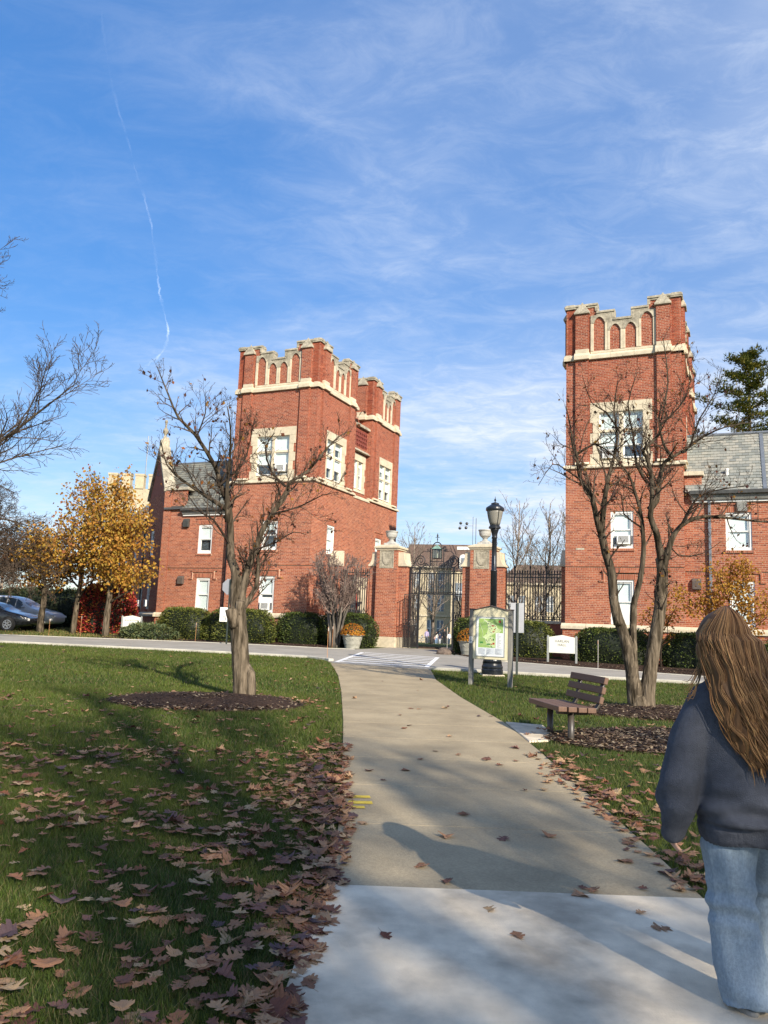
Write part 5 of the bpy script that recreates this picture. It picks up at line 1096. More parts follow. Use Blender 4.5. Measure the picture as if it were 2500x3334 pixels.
# ---------------------------------------------------------------- trees
class Tree:
    """limbs as tapering tubes; twigs grow off the limbs in levels"""
    def __init__(s, seed, up=0.25): s.q = random.Random(seed); s.big = MB(); s.twig = MB(); s.tips = []; s.up = up
    def limb(s, pts, r0, r1, n=9, wob=0.0):
        pts = [Vector(p) for p in pts]; out_ = []
        for i in range(len(pts) - 1):                      # smooth by subdividing
            a, b = pts[i], pts[i + 1]; p0 = pts[i - 1] if i else a - (b - a); p3 = pts[i + 2] if i + 2 < len(pts) else b + (b - a)
            for t in (0, 0.5):
                t2, t3 = t * t, t * t * t
                out_.append(0.5 * ((2 * a) + (b - p0) * t + (2 * p0 - 5 * a + 4 * b - p3) * t2 + (-p0 + 3 * a - 3 * b + p3) * t3))
        out_.append(pts[-1]); k = len(out_); rad = [r0 + (r1 - r0) * (i / (k - 1)) ** 0.85 for i in range(k)]
        if wob:
            rad = [r * (1 + s.q.uniform(-wob, wob)) for r in rad]
        g = s.q.uniform(0.8, 1.15) * (1.0 if r0 > 0.14 else (0.62 if r0 > 0.07 else 0.42))
        (s.big if r0 > 0.03 else s.twig).tube(out_, rad, n if r0 > 0.03 else 5, col=(g, g, g)); return out_, rad
    def spray(s, pts, rads, level, spacing, length, start=0.15, spread=(35, 70), lv=2, thin=0.55, minr=0.0022, flat=0.0, leaves=0.0):
        q = s.q; acc = 0.0; tot = sum((pts[i + 1] - pts[i]).length for i in range(len(pts) - 1)); run = 0.0; nxt = tot * start + q.uniform(0, spacing)
        for i in range(len(pts) - 1):
            seg = pts[i + 1] - pts[i]; sl_ = seg.length
            while nxt <= run + sl_ and sl_ > 1e-6:
                t = (nxt - run) / sl_; p = pts[i] + seg * t; r = rads[i] * (1 - t) + rads[min(i + 1, len(rads) - 1)] * t
                d = seg.normalized(); az = q.uniform(0, 6.283); o = d.orthogonal().normalized(); o = Matrix.Rotation(az, 3, d) @ o
                ang = R(q.uniform(*spread)); nd = d * math.cos(ang) + o * math.sin(ang); nd.z += s.up * q.uniform(0.3, 1.4); nd.normalize()
                fr = nxt / tot; ln = length * q.uniform(0.55, 1.2) * (1.05 - 0.55 * fr)
                s.shoot(p, nd, ln, max(minr, min(r * thin, length * 0.028)), level, lv, spacing, leaves, minr); nxt += spacing * q.uniform(0.5, 1.5)
            run += sl_
    def shoot(s, p, d, ln, r, level, lv, spacing, leaves, minr):
        q = s.q; n = 5 if level == 1 else (4 if level == 2 else 3); pts = [p]; c = Vector(d)
        for i in range(n):
            c = (c + Vector((q.uniform(-1, 1), q.uniform(-1, 1), q.uniform(-0.7, 1) + s.up * 0.4)) * 0.26).normalized(); pts.append(pts[-1] + c * (ln / n))
        rad = [max(minr * 0.75, r * (1 - 0.75 * i / n)) for i in range(n + 1)]; g = q.uniform(0.75, 1.25)
        s.twig.tube(pts, rad, 4 if level == 1 else 3, cap=False, col=(g, g, g)); s.tips.append((pts[-1], c)); s.tips.append((pts[n // 2], c))
        if level < lv: s.spray(pts, rad, level + 1, spacing * (0.62 if level == 1 else 0.7), ln * 0.52, 0.2, (30, 65), lv, 0.6, minr, leaves=leaves)
    def done(s, parent, bark, twigm, fuse=0.0):
        if s.big.v and fuse:                               # fuse stems and limbs into one skin with ridged bark
            o = remesh(s.big, 'trunk', bark, parent, fuse, 4, lambda co: 0.0045 * np.sin(75 * co[:, 0] + 5 * np.sin(5 * co[:, 2])) * np.sin(68 * co[:, 1] + 4 * np.sin(4 * co[:, 2] + 1)) + 0.0035 * np.sin(19 * co[:, 2] + 9 * co[:, 0]))
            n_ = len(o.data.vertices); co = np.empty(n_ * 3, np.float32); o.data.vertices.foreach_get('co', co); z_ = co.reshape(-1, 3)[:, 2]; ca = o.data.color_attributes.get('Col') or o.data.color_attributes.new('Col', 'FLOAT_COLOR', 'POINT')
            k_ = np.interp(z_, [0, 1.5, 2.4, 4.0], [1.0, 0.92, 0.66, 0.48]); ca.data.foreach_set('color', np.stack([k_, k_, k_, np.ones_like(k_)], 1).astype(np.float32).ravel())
            s.big.build('limbs', bark, parent, smooth=True, fix=False)
        elif s.big.v: s.big.build('trunk', bark, parent, smooth=True, fix=False)
        if s.twig.v: s.twig.build('branches', twigm, parent, smooth=False, fix=False)
def leaf_faces(mb, p, q, size, col, droop=0.3, n=None):
    n = n or Vector((q.uniform(-1, 1), q.uniform(-1, 1), q.uniform(-0.4, 1))).normalized(); a = Vector((q.uniform(-1, 1), q.uniform(-1, 1), q.uniform(-1, 0.3) - droop)); a = (a - n * a.dot(n)).normalized(); b = n.cross(a)
    p = Vector(p); L_ = size; W_ = size * q.uniform(0.3, 0.45)
    mb.add([tuple(p), tuple(p + a * L_ * 0.5 + b * W_ + n * L_ * 0.08), tuple(p + a * L_), tuple(p + a * L_ * 0.5 - b * W_ + n * L_ * 0.08)], [(0, 1, 2), (0, 2, 3)], col)
def pl(pts, Y, seed, dy=0.25, y0=0.0, drift=0.0):
    q = random.Random(seed); o = []; y = Y + y0; m = q.choice((-1, 1)) * drift
    for i, (x, z) in enumerate(pts):
        o.append((x, y + m * i, z)); y += q.uniform(-dy, dy)
    return o
# --- the small tree on the left lawn
tx0, ty0 = -2.33, 13.83; TL = thing('lawn_tree', 'nearly bare small tree with forked trunk in the left lawn mulch mound', 'tree', (tx0, ty0, gz(tx0, ty0)), 0)
def rel(pts, base): return [(x - base[0], y - base[1], z - base[2]) for x, y, z in pts]
bL = (tx0, ty0, gz(tx0, ty0)); T = Tree(21, 0.22)
trk = [(-2.33, ty0, 0.02), (-2.335, ty0, 0.30), (-2.36, ty0, 0.56), (-2.42, ty0, 1.09), (-2.47, ty0, 1.45), (-2.49, ty0, 1.68)]
P_, r_ = T.limb(rel(trk, bL), 0.155, 0.142, 16, 0.035)
T.big.tube(rel([(-2.20, ty0 - 0.03, 0.05), (-2.17, ty0 - 0.05, 0.35), (-2.19, ty0 - 0.05, 0.62), (-2.28, ty0, 0.80)], bL), [0.11, 0.09, 0.075, 0.035], 10)
T.big.tube(rel([(-2.33, ty0, 0.16), (-2.33, ty0, 0.06), (-2.33, ty0, -0.1)], bL), [0.165, 0.20, 0.25], 14)
T.big.tube(rel([(-2.50, ty0 - 0.08, 1.40), (-2.59, ty0 - 0.12, 1.62), (-2.62, ty0 - 0.13, 1.70)], bL), [0.10, 0.085, 0.075], 9)      # pruned stub
T.big.tube(rel([(-2.45, ty0 - 0.05, 1.62), (-2.44, ty0 - 0.10, 1.84)], bL), [0.09, 0.07], 9)
defs = [([(-2.48, 1.52), (-2.56, 1.87), (-2.58, 2.35), (-2.70, 2.59), (-2.75, 2.94), (-2.80, 3.53), (-2.98, 3.93), (-3.06, 4.22), (-3.43, 4.77), (-3.73, 5.05), (-3.93, 5.44), (-4.22, 6.01)], 0.105, 0.008),
        ([(-2.78, 3.23), (-2.82, 3.78), (-2.82, 4.34), (-2.82, 4.91), (-2.89, 5.31)], 0.045, 0.008),
        ([(-2.79, 3.45), (-3.31, 3.76), (-3.65, 3.97), (-3.95, 4.24), (-4.06, 4.63)], 0.040, 0.007),
        ([(-2.43, 1.62), (-2.44, 2.01), (-2.36, 2.52), (-2.26, 2.76), (-2.16, 3.12), (-1.93, 3.57), (-1.78, 3.91), (-1.72, 4.04), (-1.41, 4.27), (-1.15, 4.63), (-0.89, 4.93), (-0.67, 5.08)], 0.078, 0.007),
        ([(-1.78, 3.91), (-2.07, 4.20), (-2.19, 4.65), (-2.06, 4.94)], 0.028, 0.007), ([(-2.44, 1.52), (-2.41, 1.72), (-2.22, 2.10), (-2.22, 2.47), (-2.24, 2.96), (-2.30, 3.30)], 0.068, 0.008),
        ([(-2.72, 2.85), (-3.0, 3.25), (-3.2, 3.35), (-3.5, 3.7)], 0.026, 0.006), ([(-2.95, 3.9), (-2.6, 4.3), (-2.5, 4.7), (-2.45, 5.2)], 0.026, 0.006), ([(-3.43, 4.77), (-3.3, 5.2), (-3.35, 5.6)], 0.018, 0.005), ([(-2.0, 3.4), (-1.5, 3.55), (-1.1, 3.75), (-0.8, 3.8)], 0.020, 0.005), ([(-2.26, 2.76), (-1.9, 2.9), (-1.6, 3.1), (-1.35, 3.05)], 0.018, 0.005)]
for i, (pp, a, b) in enumerate(defs):
    P_, r_ = T.limb(rel(pl(pp, ty0, 30 + i, 0.13), bL), a, b, 10, 0.03)
    T.spray(P_, r_, 1, 0.11, 0.80, 0.34 if a > 0.08 else 0.05, (25, 62), 3, minr=0.0034)
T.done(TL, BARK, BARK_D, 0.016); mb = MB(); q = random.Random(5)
for p, d in T.tips:
    if q.random() < 0.045: leaf_faces(mb, p, q, q.uniform(0.05, 0.10), q.choice(((0.16, 0.055, 0.025), (0.30, 0.10, 0.02), (0.10, 0.045, 0.03), (0.34, 0.17, 0.03), (0.07, 0.03, 0.02))), 0.6)
mb.build('leaves', FOLI, TL, fix=False)['kind'] = 'stuff'
# --- the three-stemmed tree behind the bench
rx0, ry0 = 4.81, 14.54; TR = thing('lawn_tree', 'three-stemmed nearly bare tree behind the bench before the right tower', 'tree', (rx0, ry0, gz(rx0, ry0)), 0); bR = (rx0, ry0, gz(rx0, ry0)); T = Tree(77, 0.2)
defs = [([(4.69, 0.10), (4.66, 0.45), (4.63, 0.75), (4.58, 1.05), (4.48, 1.49), (4.38, 1.79), (4.31, 2.12), (4.26, 2.64), (4.15, 3.02), (4.08, 3.35)], 0.135, 0.066, 0.62),
        ([(4.08, 3.35), (3.98, 3.53), (3.84, 4.05), (3.66, 4.39), (3.58, 4.84), (3.53, 5.00), (3.45, 5.33), (3.35, 5.73)], 0.062, 0.008, 0.1), ([(4.08, 3.35), (4.10, 3.99), (4.21, 4.47), (4.32, 4.76), (4.39, 5.19), (4.35, 5.79), (4.39, 6.34)], 0.055, 0.008, 0.1),
        ([(4.74, 0.10), (4.72, 0.51), (4.68, 0.87), (4.66, 1.38), (4.67, 1.88), (4.69, 2.14), (4.79, 2.52), (4.86, 3.02), (4.85, 3.43), (4.81, 3.83), (4.68, 4.27), (4.58, 4.54), (4.27, 4.89), (3.92, 5.11)], 0.092, 0.009, 0.55),
        ([(4.89, 0.10), (4.91, 0.5), (4.96, 0.89), (5.07, 1.52), (5.16, 2.03), (5.20, 2.54), (5.19, 2.80), (5.17, 2.95)], 0.142, 0.092, 0.6),
        ([(5.19, 2.60), (5.17, 2.9), (5.12, 3.24), (5.04, 3.44), (4.94, 3.70), (4.97, 3.97), (5.01, 4.50), (4.95, 4.89), (4.88, 5.00), (5.15, 5.28), (5.27, 5.69), (5.39, 6.38), (5.27, 7.22)], 0.080, 0.008, 0.25), ([(4.97, 3.85), (5.10, 4.02), (5.18, 4.34), (5.32, 4.77), (5.43, 4.88), (5.77, 5.09), (6.18, 5.40), (6.58, 5.58), (7.11, 5.71)], 0.06, 0.008, 0.1),
        ([(5.20, 2.55), (5.23, 2.9), (5.33, 3.27), (5.43, 3.46), (5.59, 3.62), (5.96, 3.74), (6.53, 3.71), (7.18, 3.66), (7.7, 3.75)], 0.072, 0.009, 0.2), ([(5.43, 4.88), (5.32, 5.15), (5.25, 5.69), (5.45, 6.20)], 0.035, 0.007, 0.05), ([(3.66, 4.39), (3.35, 4.55), (3.1, 4.6), (2.85, 4.2)], 0.018, 0.005, 0.05), ([(3.58, 4.84), (3.9, 5.05), (4.2, 5.1), (4.6, 5.5)], 0.028, 0.006, 0.05),
        ([(5.0, 4.3), (4.75, 4.7), (4.72, 5.3), (4.6, 5.9), (4.75, 6.5)], 0.035, 0.006, 0.05), ([(5.6, 3.62), (5.9, 4.1), (6.3, 4.3), (6.9, 4.4)], 0.03, 0.006, 0.05), ([(5.77, 5.09), (5.9, 5.6), (6.2, 6.1), (6.3, 6.6)], 0.022, 0.005, 0.05), ([(4.45, 5.3), (4.15, 5.7), (3.9, 5.9), (3.7, 6.4)], 0.02, 0.005, 0.05), ([(5.2, 5.5), (5.6, 5.9), (5.8, 6.4), (5.75, 7.0)], 0.022, 0.005, 0.05), ([(4.85, 3.5), (4.5, 3.75), (4.45, 4.1), (4.3, 4.2)], 0.02, 0.005, 0.05), ([(5.33, 3.27), (5.5, 3.0), (5.9, 3.05), (6.3, 3.3)], 0.018, 0.005, 0.05)]
for i, (pp, a, b, st_) in enumerate(defs):
    P_, r_ = T.limb(rel(pl(pp, ry0, 60 + i, 0.16 if a < 0.09 else 0.03, 0.0), bR), a, b, 12, 0.04)
    T.spray(P_, r_, 1, 0.118, 0.80, max(st_, 0.05), (25, 65), 3, minr=0.0034)
T.big.tube(rel([(4.73, ry0, 0.42), (4.74, ry0, 0.16), (4.76, ry0, -0.1)], bR), [0.145, 0.21, 0.29], 14); T.big.tube(rel([(4.93, ry0 + 0.05, 0.4), (4.88, ry0 + 0.05, 0.1), (4.87, ry0, -0.1)], bR), [0.14, 0.18, 0.23], 12)
T.big.tube(rel([(4.36, ry0 - 0.1, 1.7), (4.27, ry0 - 0.16, 2.02), (4.23, ry0 - 0.18, 2.2)], bR), [0.09, 0.075, 0.07], 9)
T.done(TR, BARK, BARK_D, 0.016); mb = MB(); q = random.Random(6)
for p, d in T.tips:
    if q.random() < 0.045: leaf_faces(mb, p, q, q.uniform(0.045, 0.09), q.choice(((0.15, 0.05, 0.03), (0.22, 0.08, 0.02), (0.09, 0.035, 0.03), (0.26, 0.14, 0.03), (0.06, 0.025, 0.02))), 0.6)
mb.build('leaves', FOLI, TR, fix=False)['kind'] = 'stuff'
# --- many-stemmed shrub beside the gate
sx0, sy0 = -1.95, 34.6; SHR = thing('bare_shrub', 'grey many-stemmed bare shrub rising above the hedge left of the gate', 'shrub', g3(sx0, sy0), 0); T = Tree(8, 0.15); q = random.Random(9)
for i in range(13):
    a = i / 13 * 6.283 + q.uniform(-.2, .2); d = Vector((math.cos(a), math.sin(a) * 0.8, 0)); lean = q.uniform(0.10, 0.34); P = [Vector((0.16 * d.x, 0.16 * d.y, -0.1))]; h = 0
    for k in range(6):
        h += 0.62; P.append(Vector((d.x * (0.16 + lean * h * (0.45 + 0.17 * k)), d.y * (0.16 + lean * h * (0.45 + 0.17 * k)), h + q.uniform(-.05, .05))) + Vector((q.uniform(-.06, .06), q.uniform(-.06, .06), 0)))
    P_, r_ = T.limb(P, q.uniform(0.055, 0.085), 0.010, 7, 0.05); T.spray(P_, r_, 1, 0.12, 1.1, 0.38, (20, 50), 3, minr=0.0095)
T.done(SHR, mat('grey_smooth_bark', (0.24, 0.205, 0.165), 0.9, 0.25, 7, stretch=(3, 3, 0.5), attr=True), mat('mauve_twigs', (0.23, 0.165, 0.135), 0.9, 0.2, 9, attr=True))
# --- generic bare tree
def bare_tree(name, label, x, y, h, r, seed, bark=BARK_G, twig=BARK_G, spread=0.5, sp=0.5, minr=0.006, group=None, low=0.28, lv=3, droop=0.2, wide=1.0, cat='tree', leaves=None, n=11, rise=(0.45, 0.95)):
    t = thing(name, label, cat, g3(x, y), 0, group); T = Tree(seed, droop); q = T.q
    P = [Vector((0, 0, -0.2))]
    for i in range(1, 8): P.append(Vector((P[-1].x + q.uniform(-.03, .03) * h * 0.4, P[-1].y + q.uniform(-.03, .03) * h * 0.4, h * 0.9 * i / 7)))
    P_, r_ = T.limb(P, r, r * 0.12, 10, 0.03)
    for i in range(n):
        f = low + (0.88 - low) * i / (n - 1); k = int(f * (len(P_) - 1)); b = P_[k]; a = i * 2.4 + q.uniform(-.4, .4); Lb = h * spread * (1.05 - 0.62 * (f - low) / (0.9 - low)) * q.uniform(0.8, 1.15) * wide
        d = Vector((math.cos(a), math.sin(a), q.uniform(*rise) if droop > 0 else q.uniform(-0.1, 0.25))).normalized(); Q = [b]; c = Vector(d)
        for j in range(5): c = (c + Vector((q.uniform(-.25, .25), q.uniform(-.25, .25), q.uniform(-0.05, 0.3) if droop > 0 else q.uniform(-0.22, 0.1)))).normalized(); Q.append(Q[-1] + c * Lb / 5)
        l_, lr = T.limb(Q, r_[k] * 0.55, 0.012, 6, 0.03); T.spray(l_, lr, 1, sp, Lb * 0.46, 0.12, (25, 60), lv, minr=minr)
    T.spray(P_, r_, 1, sp * 1.2, h * 0.16, 0.6, (25, 55), lv, minr=minr)
    T.done(t, bark, twig)
    if leaves:
        mb = MB(); prob, size, cols, per = leaves
        for p, d in T.tips:
            if q.random() < prob:
                for _ in range(per): leaf_faces(mb, Vector(p) + Vector((q.gauss(0, size * 1.6), q.gauss(0, size * 1.6), q.gauss(0, size * 1.6))), q, size * q.uniform(0.7, 1.2), q.choice(cols), 0.35)
        mb.build('crown', FOLI, t, fix=False)['kind'] = 'stuff'
    return t
# tall bare tree leaning in from the left, and a twiggy one farther off
bare_tree('bare_tree', 'tall bare tree reaching in from the left edge over the lawn', -15.6, 25.0, 15.5, 0.34, 41, BARK, BARK_D, 0.42, 0.26, 0.0085, low=0.30, lv=3)
bare_tree('bare_tree', 'dense twiggy tree with level branches at the left edge behind the driveway', -20.2, 37.0, 12.0, 0.28, 43, BARK, BARK_D, 0.46, 0.17, 0.009, low=0.26, lv=3, droop=-0.05, wide=1.05, n=18)
BG = 'bare trees beyond the gate'
gt_ = [(9.6, 55, 11.6, 51, 'tall slender bare tree beyond the right fence, nearest the lamp'), (11.6, 57, 11.8, 52, 'tall bare tree beyond the right fence, middle one'), (13.2, 54, 10.8, 53, 'tall bare tree beyond the right fence against the right tower'), (7.0, 62, 8.5, 54, 'small bare tree just right of the right gate pier'), (2.6, 62, 10.3, 55, 'bare tree beyond the gate beside the left tower'), (4.6, 70, 9.5, 56, 'bare tree beyond the gate above the left gate post'), (3.6, 86, 6.5, 57, 'twiggy tree before the tan stone building in the gateway')]
for x, y, h, sd, lab in gt_: bare_tree('bare_tree', lab, x, y, h, 0.17, sd, BARK_G, BARK_G, 0.44, 0.36, 0.013, BG, low=0.14, lv=3, n=15, rise=(0.9, 2.2), droop=0.3)
# --- autumn maples on the left
GOLD = [(0.48, 0.27, 0.04), (0.58, 0.36, 0.055), (0.40, 0.19, 0.035), (0.52, 0.25, 0.045), (0.38, 0.26, 0.05), (0.30, 0.14, 0.035)]
bare_tree('maple_tree', 'golden maple with fullest crown beside the left hall', -12.55, 36.4, 7.9, 0.17, 61, BARK, BARK_D, 0.40, 0.30, 0.006, low=0.25, leaves=(0.7, 0.15, GOLD, 7), n=15)
bare_tree('maple_tree', 'golden maple with slim trunk between two others at left', -14.9, 38.6, 8.6, 0.15, 62, BARK, BARK_D, 0.33, 0.34, 0.006, low=0.28, leaves=(0.55, 0.16, GOLD + [(0.34, 0.12, 0.05)], 5))
bare_tree('maple_tree', 'low spreading golden maple nearest the parked cars', -16.4, 38.4, 5.6, 0.19, 63, BARK, BARK_D, 0.45, 0.32, 0.006, low=0.36, leaves=(0.7, 0.15, GOLD, 6), n=14)
bare_tree('russet_tree', 'thinning russet tree far behind the golden maples', -21.0, 55.0, 11.0, 0.2, 64, BARK_G, BARK_G, 0.36, 0.5, 0.009, low=0.3, leaves=(0.5, 0.22, [(0.34, 0.13, 0.06), (0.28, 0.10, 0.06), (0.36, 0.18, 0.06)], 3))
bare_tree('russet_tree', 'rusty brown tree behind the parked cars at far left', -27.0, 56.0, 7.5, 0.2, 65, BARK_G, BARK_G, 0.45, 0.5, 0.009, low=0.25, leaves=(0.7, 0.22, [(0.30, 0.14, 0.06), (0.24, 0.11, 0.06), (0.34, 0.18, 0.08)], 3))
AMB = [(0.46, 0.24, 0.03), (0.40, 0.18, 0.025), (0.50, 0.30, 0.05), (0.30, 0.13, 0.025)]
bare_tree('serviceberry', 'small amber-leaved tree at the right edge before the low range', 11.7, 26.2, 4.1, 0.06, 66, BARK_D, BARK_D, 0.42, 0.22, 0.004, low=0.30, leaves=(0.85, 0.10, AMB, 5))
bare_tree('serviceberry', 'sparse amber shrub behind the hedge before the right tower', 9.9, 27.8, 2.85, 0.04, 67, BARK_D, BARK_D, 0.36, 0.22, 0.004, low=0.42, leaves=(0.6, 0.09, AMB, 4))
# shade trees behind the photographer (they throw the dappled shade on path and lawn)
OAKL = [(0.16, 0.09, 0.05), (0.20, 0.12, 0.07), (0.12, 0.07, 0.04)]
bare_tree('oak_tree', 'big oak behind the viewpoint with bare twiggy crown', 11.0, -15.5, 19.5, 0.40, 71, BARK, BARK_D, 0.36, 0.27, 0.009, low=0.34, n=24, group='shade oaks behind the viewpoint')

bare_tree('oak_tree', 'oak standing out of view to the right of the lawn', 18.5, 11.0, 11.5, 0.36, 73, BARK, BARK_D, 0.36, 0.6, 0.010, low=0.22, leaves=(0.4, 0.16, OAKL, 4), group='shade oaks behind the viewpoint')
bare_tree('oak_tree', 'oak behind the viewpoint, farthest to the right', 17.0, -14.5, 18.0, 0.38, 74, BARK, BARK_D, 0.34, 0.38, 0.008, low=0.34, n=20, group='shade oaks behind the viewpoint')
# --- pine behind the right hall
def pine(x, y, h, label, seed):
    t = thing('pine_tree', label, 'tree', g3(x, y), 0); q = random.Random(seed); T = Tree(seed, 0.1); mb = MB()
    P_, r_ = T.limb([(0, 0, -0.2), (0.1, 0, h * 0.4), (0, 0.1, h * 0.75), (0.05, 0, h)], 0.28, 0.03, 9)
    for i in range(46):
        f = 0.42 + 0.57 * (i / 45); z = h * f; a = i * 2.4 + q.uniform(-.3, .3); Lb = 4.1 * (min(1, (1 - f) / 0.36)) ** 0.6 * q.uniform(0.45, 1.15) + 0.3
        d = Vector((math.cos(a), math.sin(a), 0.22)); Q = [Vector((0, 0, z))]
        for j in range(5): Q.append(Q[-1] + (d + Vector((0, 0, 0.10 * j - 0.1))) * Lb / 5 + Vector((q.uniform(-.05, .05), q.uniform(-.05, .05), 0)))
        l_, lr = T.limb(Q, 0.045, 0.01, 5)
        for j in range(1, len(l_)):
            for _ in range(20):
                c = l_[j] + Vector((q.gauss(0, 0.22), q.gauss(0, 0.22), q.gauss(0.06, 0.12))); dirn = Vector((q.uniform(-1, 1), q.uniform(-1, 1), q.uniform(-0.1, 1))).normalized()
                col = q.choice(((0.10, 0.13, 0.025), (0.14, 0.16, 0.03), (0.20, 0.19, 0.035), (0.07, 0.10, 0.022), (0.30, 0.25, 0.04)))
                for w in range(4):
                    e = (dirn + Vector((q.uniform(-.6, .6), q.uniform(-.6, .6), q.uniform(-.4, .4)))).normalized() * q.uniform(0.16, 0.30); b_ = e.cross(Vector((0.3, 0.2, 1))).normalized() * 0.03
                    mb.add([tuple(c - b_), tuple(c + b_), tuple(c + e)], [(0, 1, 2)], col)
    T.done(t, BARK, BARK_D); mb.build('crown', NEEDLE, t, fix=False)['kind'] = 'stuff'; return t
pine(22.4, 47, 18.9, 'tall yellow-green pine rising behind the right hall roof', 81)
pine(27.0, 52, 15.5, 'lower pine at the right edge behind the slate roof', 82)
# ---------------------------------------------------------------- hedges
def hedge(x, y, rz, L2, D2, H2, label, seed, cols, name='clipped_hedge', size=0.055, dens=420, group='clipped hedges along the halls', round_=2.6, loose=0.0, sink=0.0):
    """clipped shrub: superellipsoid body covered with small sprays of needles"""
    t = thing(name, label, 'hedge', g3(x, y), rz, group); q = np.random.default_rng(seed); ph = q.uniform(0, 6.28, 8)
    def surf(th, s_):
        cx = np.sign(np.cos(th)) * np.abs(np.cos(th)) ** (2 / round_) ; sy = np.sign(np.sin(th)) * np.abs(np.sin(th)) ** (2 / round_)
        k = 1 - np.clip(s_, 0, 1) ** 5 * 0.34 - np.clip(0.35 - s_, 0, 1) * 0.28
        wob = 1 + 0.05 * np.sin(3 * th + ph[0] + 4 * s_) + 0.04 * np.sin(7 * th + ph[1] - 5 * s_) + 0.025 * np.sin(13 * th + ph[2] + 9 * s_)
        return cx * L2 / 2 * k * wob, sy * D2 / 2 * k * wob, s_ * H2 * (1 + 0.03 * np.sin(5 * th + ph[3]) + 0.02 * np.sin(11 * th + ph[4]))
    mb = MB(); n, m_ = 40, 10; vs_ = []
    for j in range(m_ + 1):
        for i in range(n):
            X, Y, Z = surf(np.array(2 * math.pi * i / n), np.array(j / m_)); vs_.append((float(X) * 0.93, float(Y) * 0.93, float(Z) * 0.965 - 0.05))
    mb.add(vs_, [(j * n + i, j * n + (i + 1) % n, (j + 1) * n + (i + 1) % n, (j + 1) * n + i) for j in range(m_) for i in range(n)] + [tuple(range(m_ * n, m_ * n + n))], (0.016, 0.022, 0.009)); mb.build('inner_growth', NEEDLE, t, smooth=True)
    area = 2 * (L2 + D2) * H2 + L2 * D2 * 1.2; N_ = int(dens * area)
    top = q.random(N_) < (L2 * D2 * 1.1) / area; th = q.uniform(0, 2 * math.pi, N_); s_ = np.where(top, 1.0, q.uniform(0.02, 1.0, N_)); X, Y, Z = surf(th, s_)
    kk = np.where(top, np.sqrt(q.uniform(0, 1, N_)), q.uniform(0.94, 1.02, N_)); X = X * kk; Y = Y * kk; Z = Z - np.where(top, 0.02 + 0.05 * kk ** 4 * H2, 0.0) + np.where(top, q.normal(0.0, 0.02 + loose, N_), 0)
    nv = np.stack([X / (L2 / 2) ** 1.2 * (1 - 0.8 * top), Y / (D2 / 2) ** 1.2 * (1 - 0.8 * top), np.where(top, 1.4, 0.25)], 1) + q.normal(0, 0.45 + loose * 3, (N_, 3)); nv /= np.linalg.norm(nv, axis=1)[:, None]
    up = q.normal(0, 1, (N_, 3)); up[:, 2] += 0.3; tv = np.cross(nv, up); tv /= np.linalg.norm(tv, axis=1)[:, None]; sz = q.uniform(0.6, 1.35, N_)[:, None] * size
    c = np.stack([X, Y, Z], 1); d2 = np.cross(nv, tv)
    V = np.stack([c - nv * sz * 0.4, c + tv * sz * 0.32 + nv * sz * 0.3, c + nv * sz * 1.05 + d2 * sz * 0.35, c - tv * sz * 0.32 + nv * sz * 0.3], 1).reshape(-1, 3)
    f = np.arange(N_ * 4).reshape(-1, 4); ci = q.integers(0, len(cols), N_); col = np.repeat(np.array(cols)[ci] * q.uniform(0.7, 1.25, (N_, 1)), 4, 0)
    o = np_mesh('foliage', V, f, NEEDLE, t, col); o['kind'] = 'stuff'; return t
YEW = [(0.12, 0.145, 0.024), (0.16, 0.175, 0.032), (0.07, 0.095, 0.020), (0.20, 0.20, 0.042), (0.10, 0.115, 0.022)]
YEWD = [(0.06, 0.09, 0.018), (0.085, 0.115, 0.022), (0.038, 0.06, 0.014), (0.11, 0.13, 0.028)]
def hd(u, w, L2, D2, H2, label, seed, cols=YEW, **k): x, y = uw(u, w); return hedge(x, y, -TH, L2, D2, H2, label, seed, cols, **k)
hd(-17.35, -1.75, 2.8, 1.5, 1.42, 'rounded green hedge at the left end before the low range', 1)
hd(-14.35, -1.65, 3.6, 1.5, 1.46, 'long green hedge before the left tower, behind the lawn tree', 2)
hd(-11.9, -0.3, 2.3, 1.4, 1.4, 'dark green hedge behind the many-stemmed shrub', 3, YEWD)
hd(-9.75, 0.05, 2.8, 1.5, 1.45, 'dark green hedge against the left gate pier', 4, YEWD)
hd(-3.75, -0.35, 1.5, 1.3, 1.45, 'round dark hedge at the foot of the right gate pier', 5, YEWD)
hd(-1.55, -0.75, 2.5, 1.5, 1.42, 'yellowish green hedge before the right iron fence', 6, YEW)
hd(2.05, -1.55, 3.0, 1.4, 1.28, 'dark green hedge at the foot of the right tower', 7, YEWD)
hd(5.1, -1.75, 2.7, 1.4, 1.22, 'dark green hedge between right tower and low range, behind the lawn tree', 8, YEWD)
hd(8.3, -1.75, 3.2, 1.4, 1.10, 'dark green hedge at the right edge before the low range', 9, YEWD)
hedge(-10.35, 35.55, R(-3), 2.6, 1.1, 0.55, 'low spreading juniper in front of the white name sign', 10, [(0.10, 0.13, 0.055), (0.13, 0.16, 0.07), (0.07, 0.10, 0.04), (0.16, 0.17, 0.06)], 'juniper', 0.09, 500, None, 2.0, 0.06)
RED = [(0.42, 0.03, 0.04), (0.34, 0.025, 0.03), (0.50, 0.06, 0.05), (0.24, 0.025, 0.025), (0.50, 0.24, 0.05), (0.42, 0.13, 0.04)]
hedge(-13.7, 39.6, 0, 2.9, 2.2, 2.35, 'big rounded crimson burning bush behind the golden maple', 11, RED, 'burning_bush', 0.085, 360, None, 2.2, 0.03)
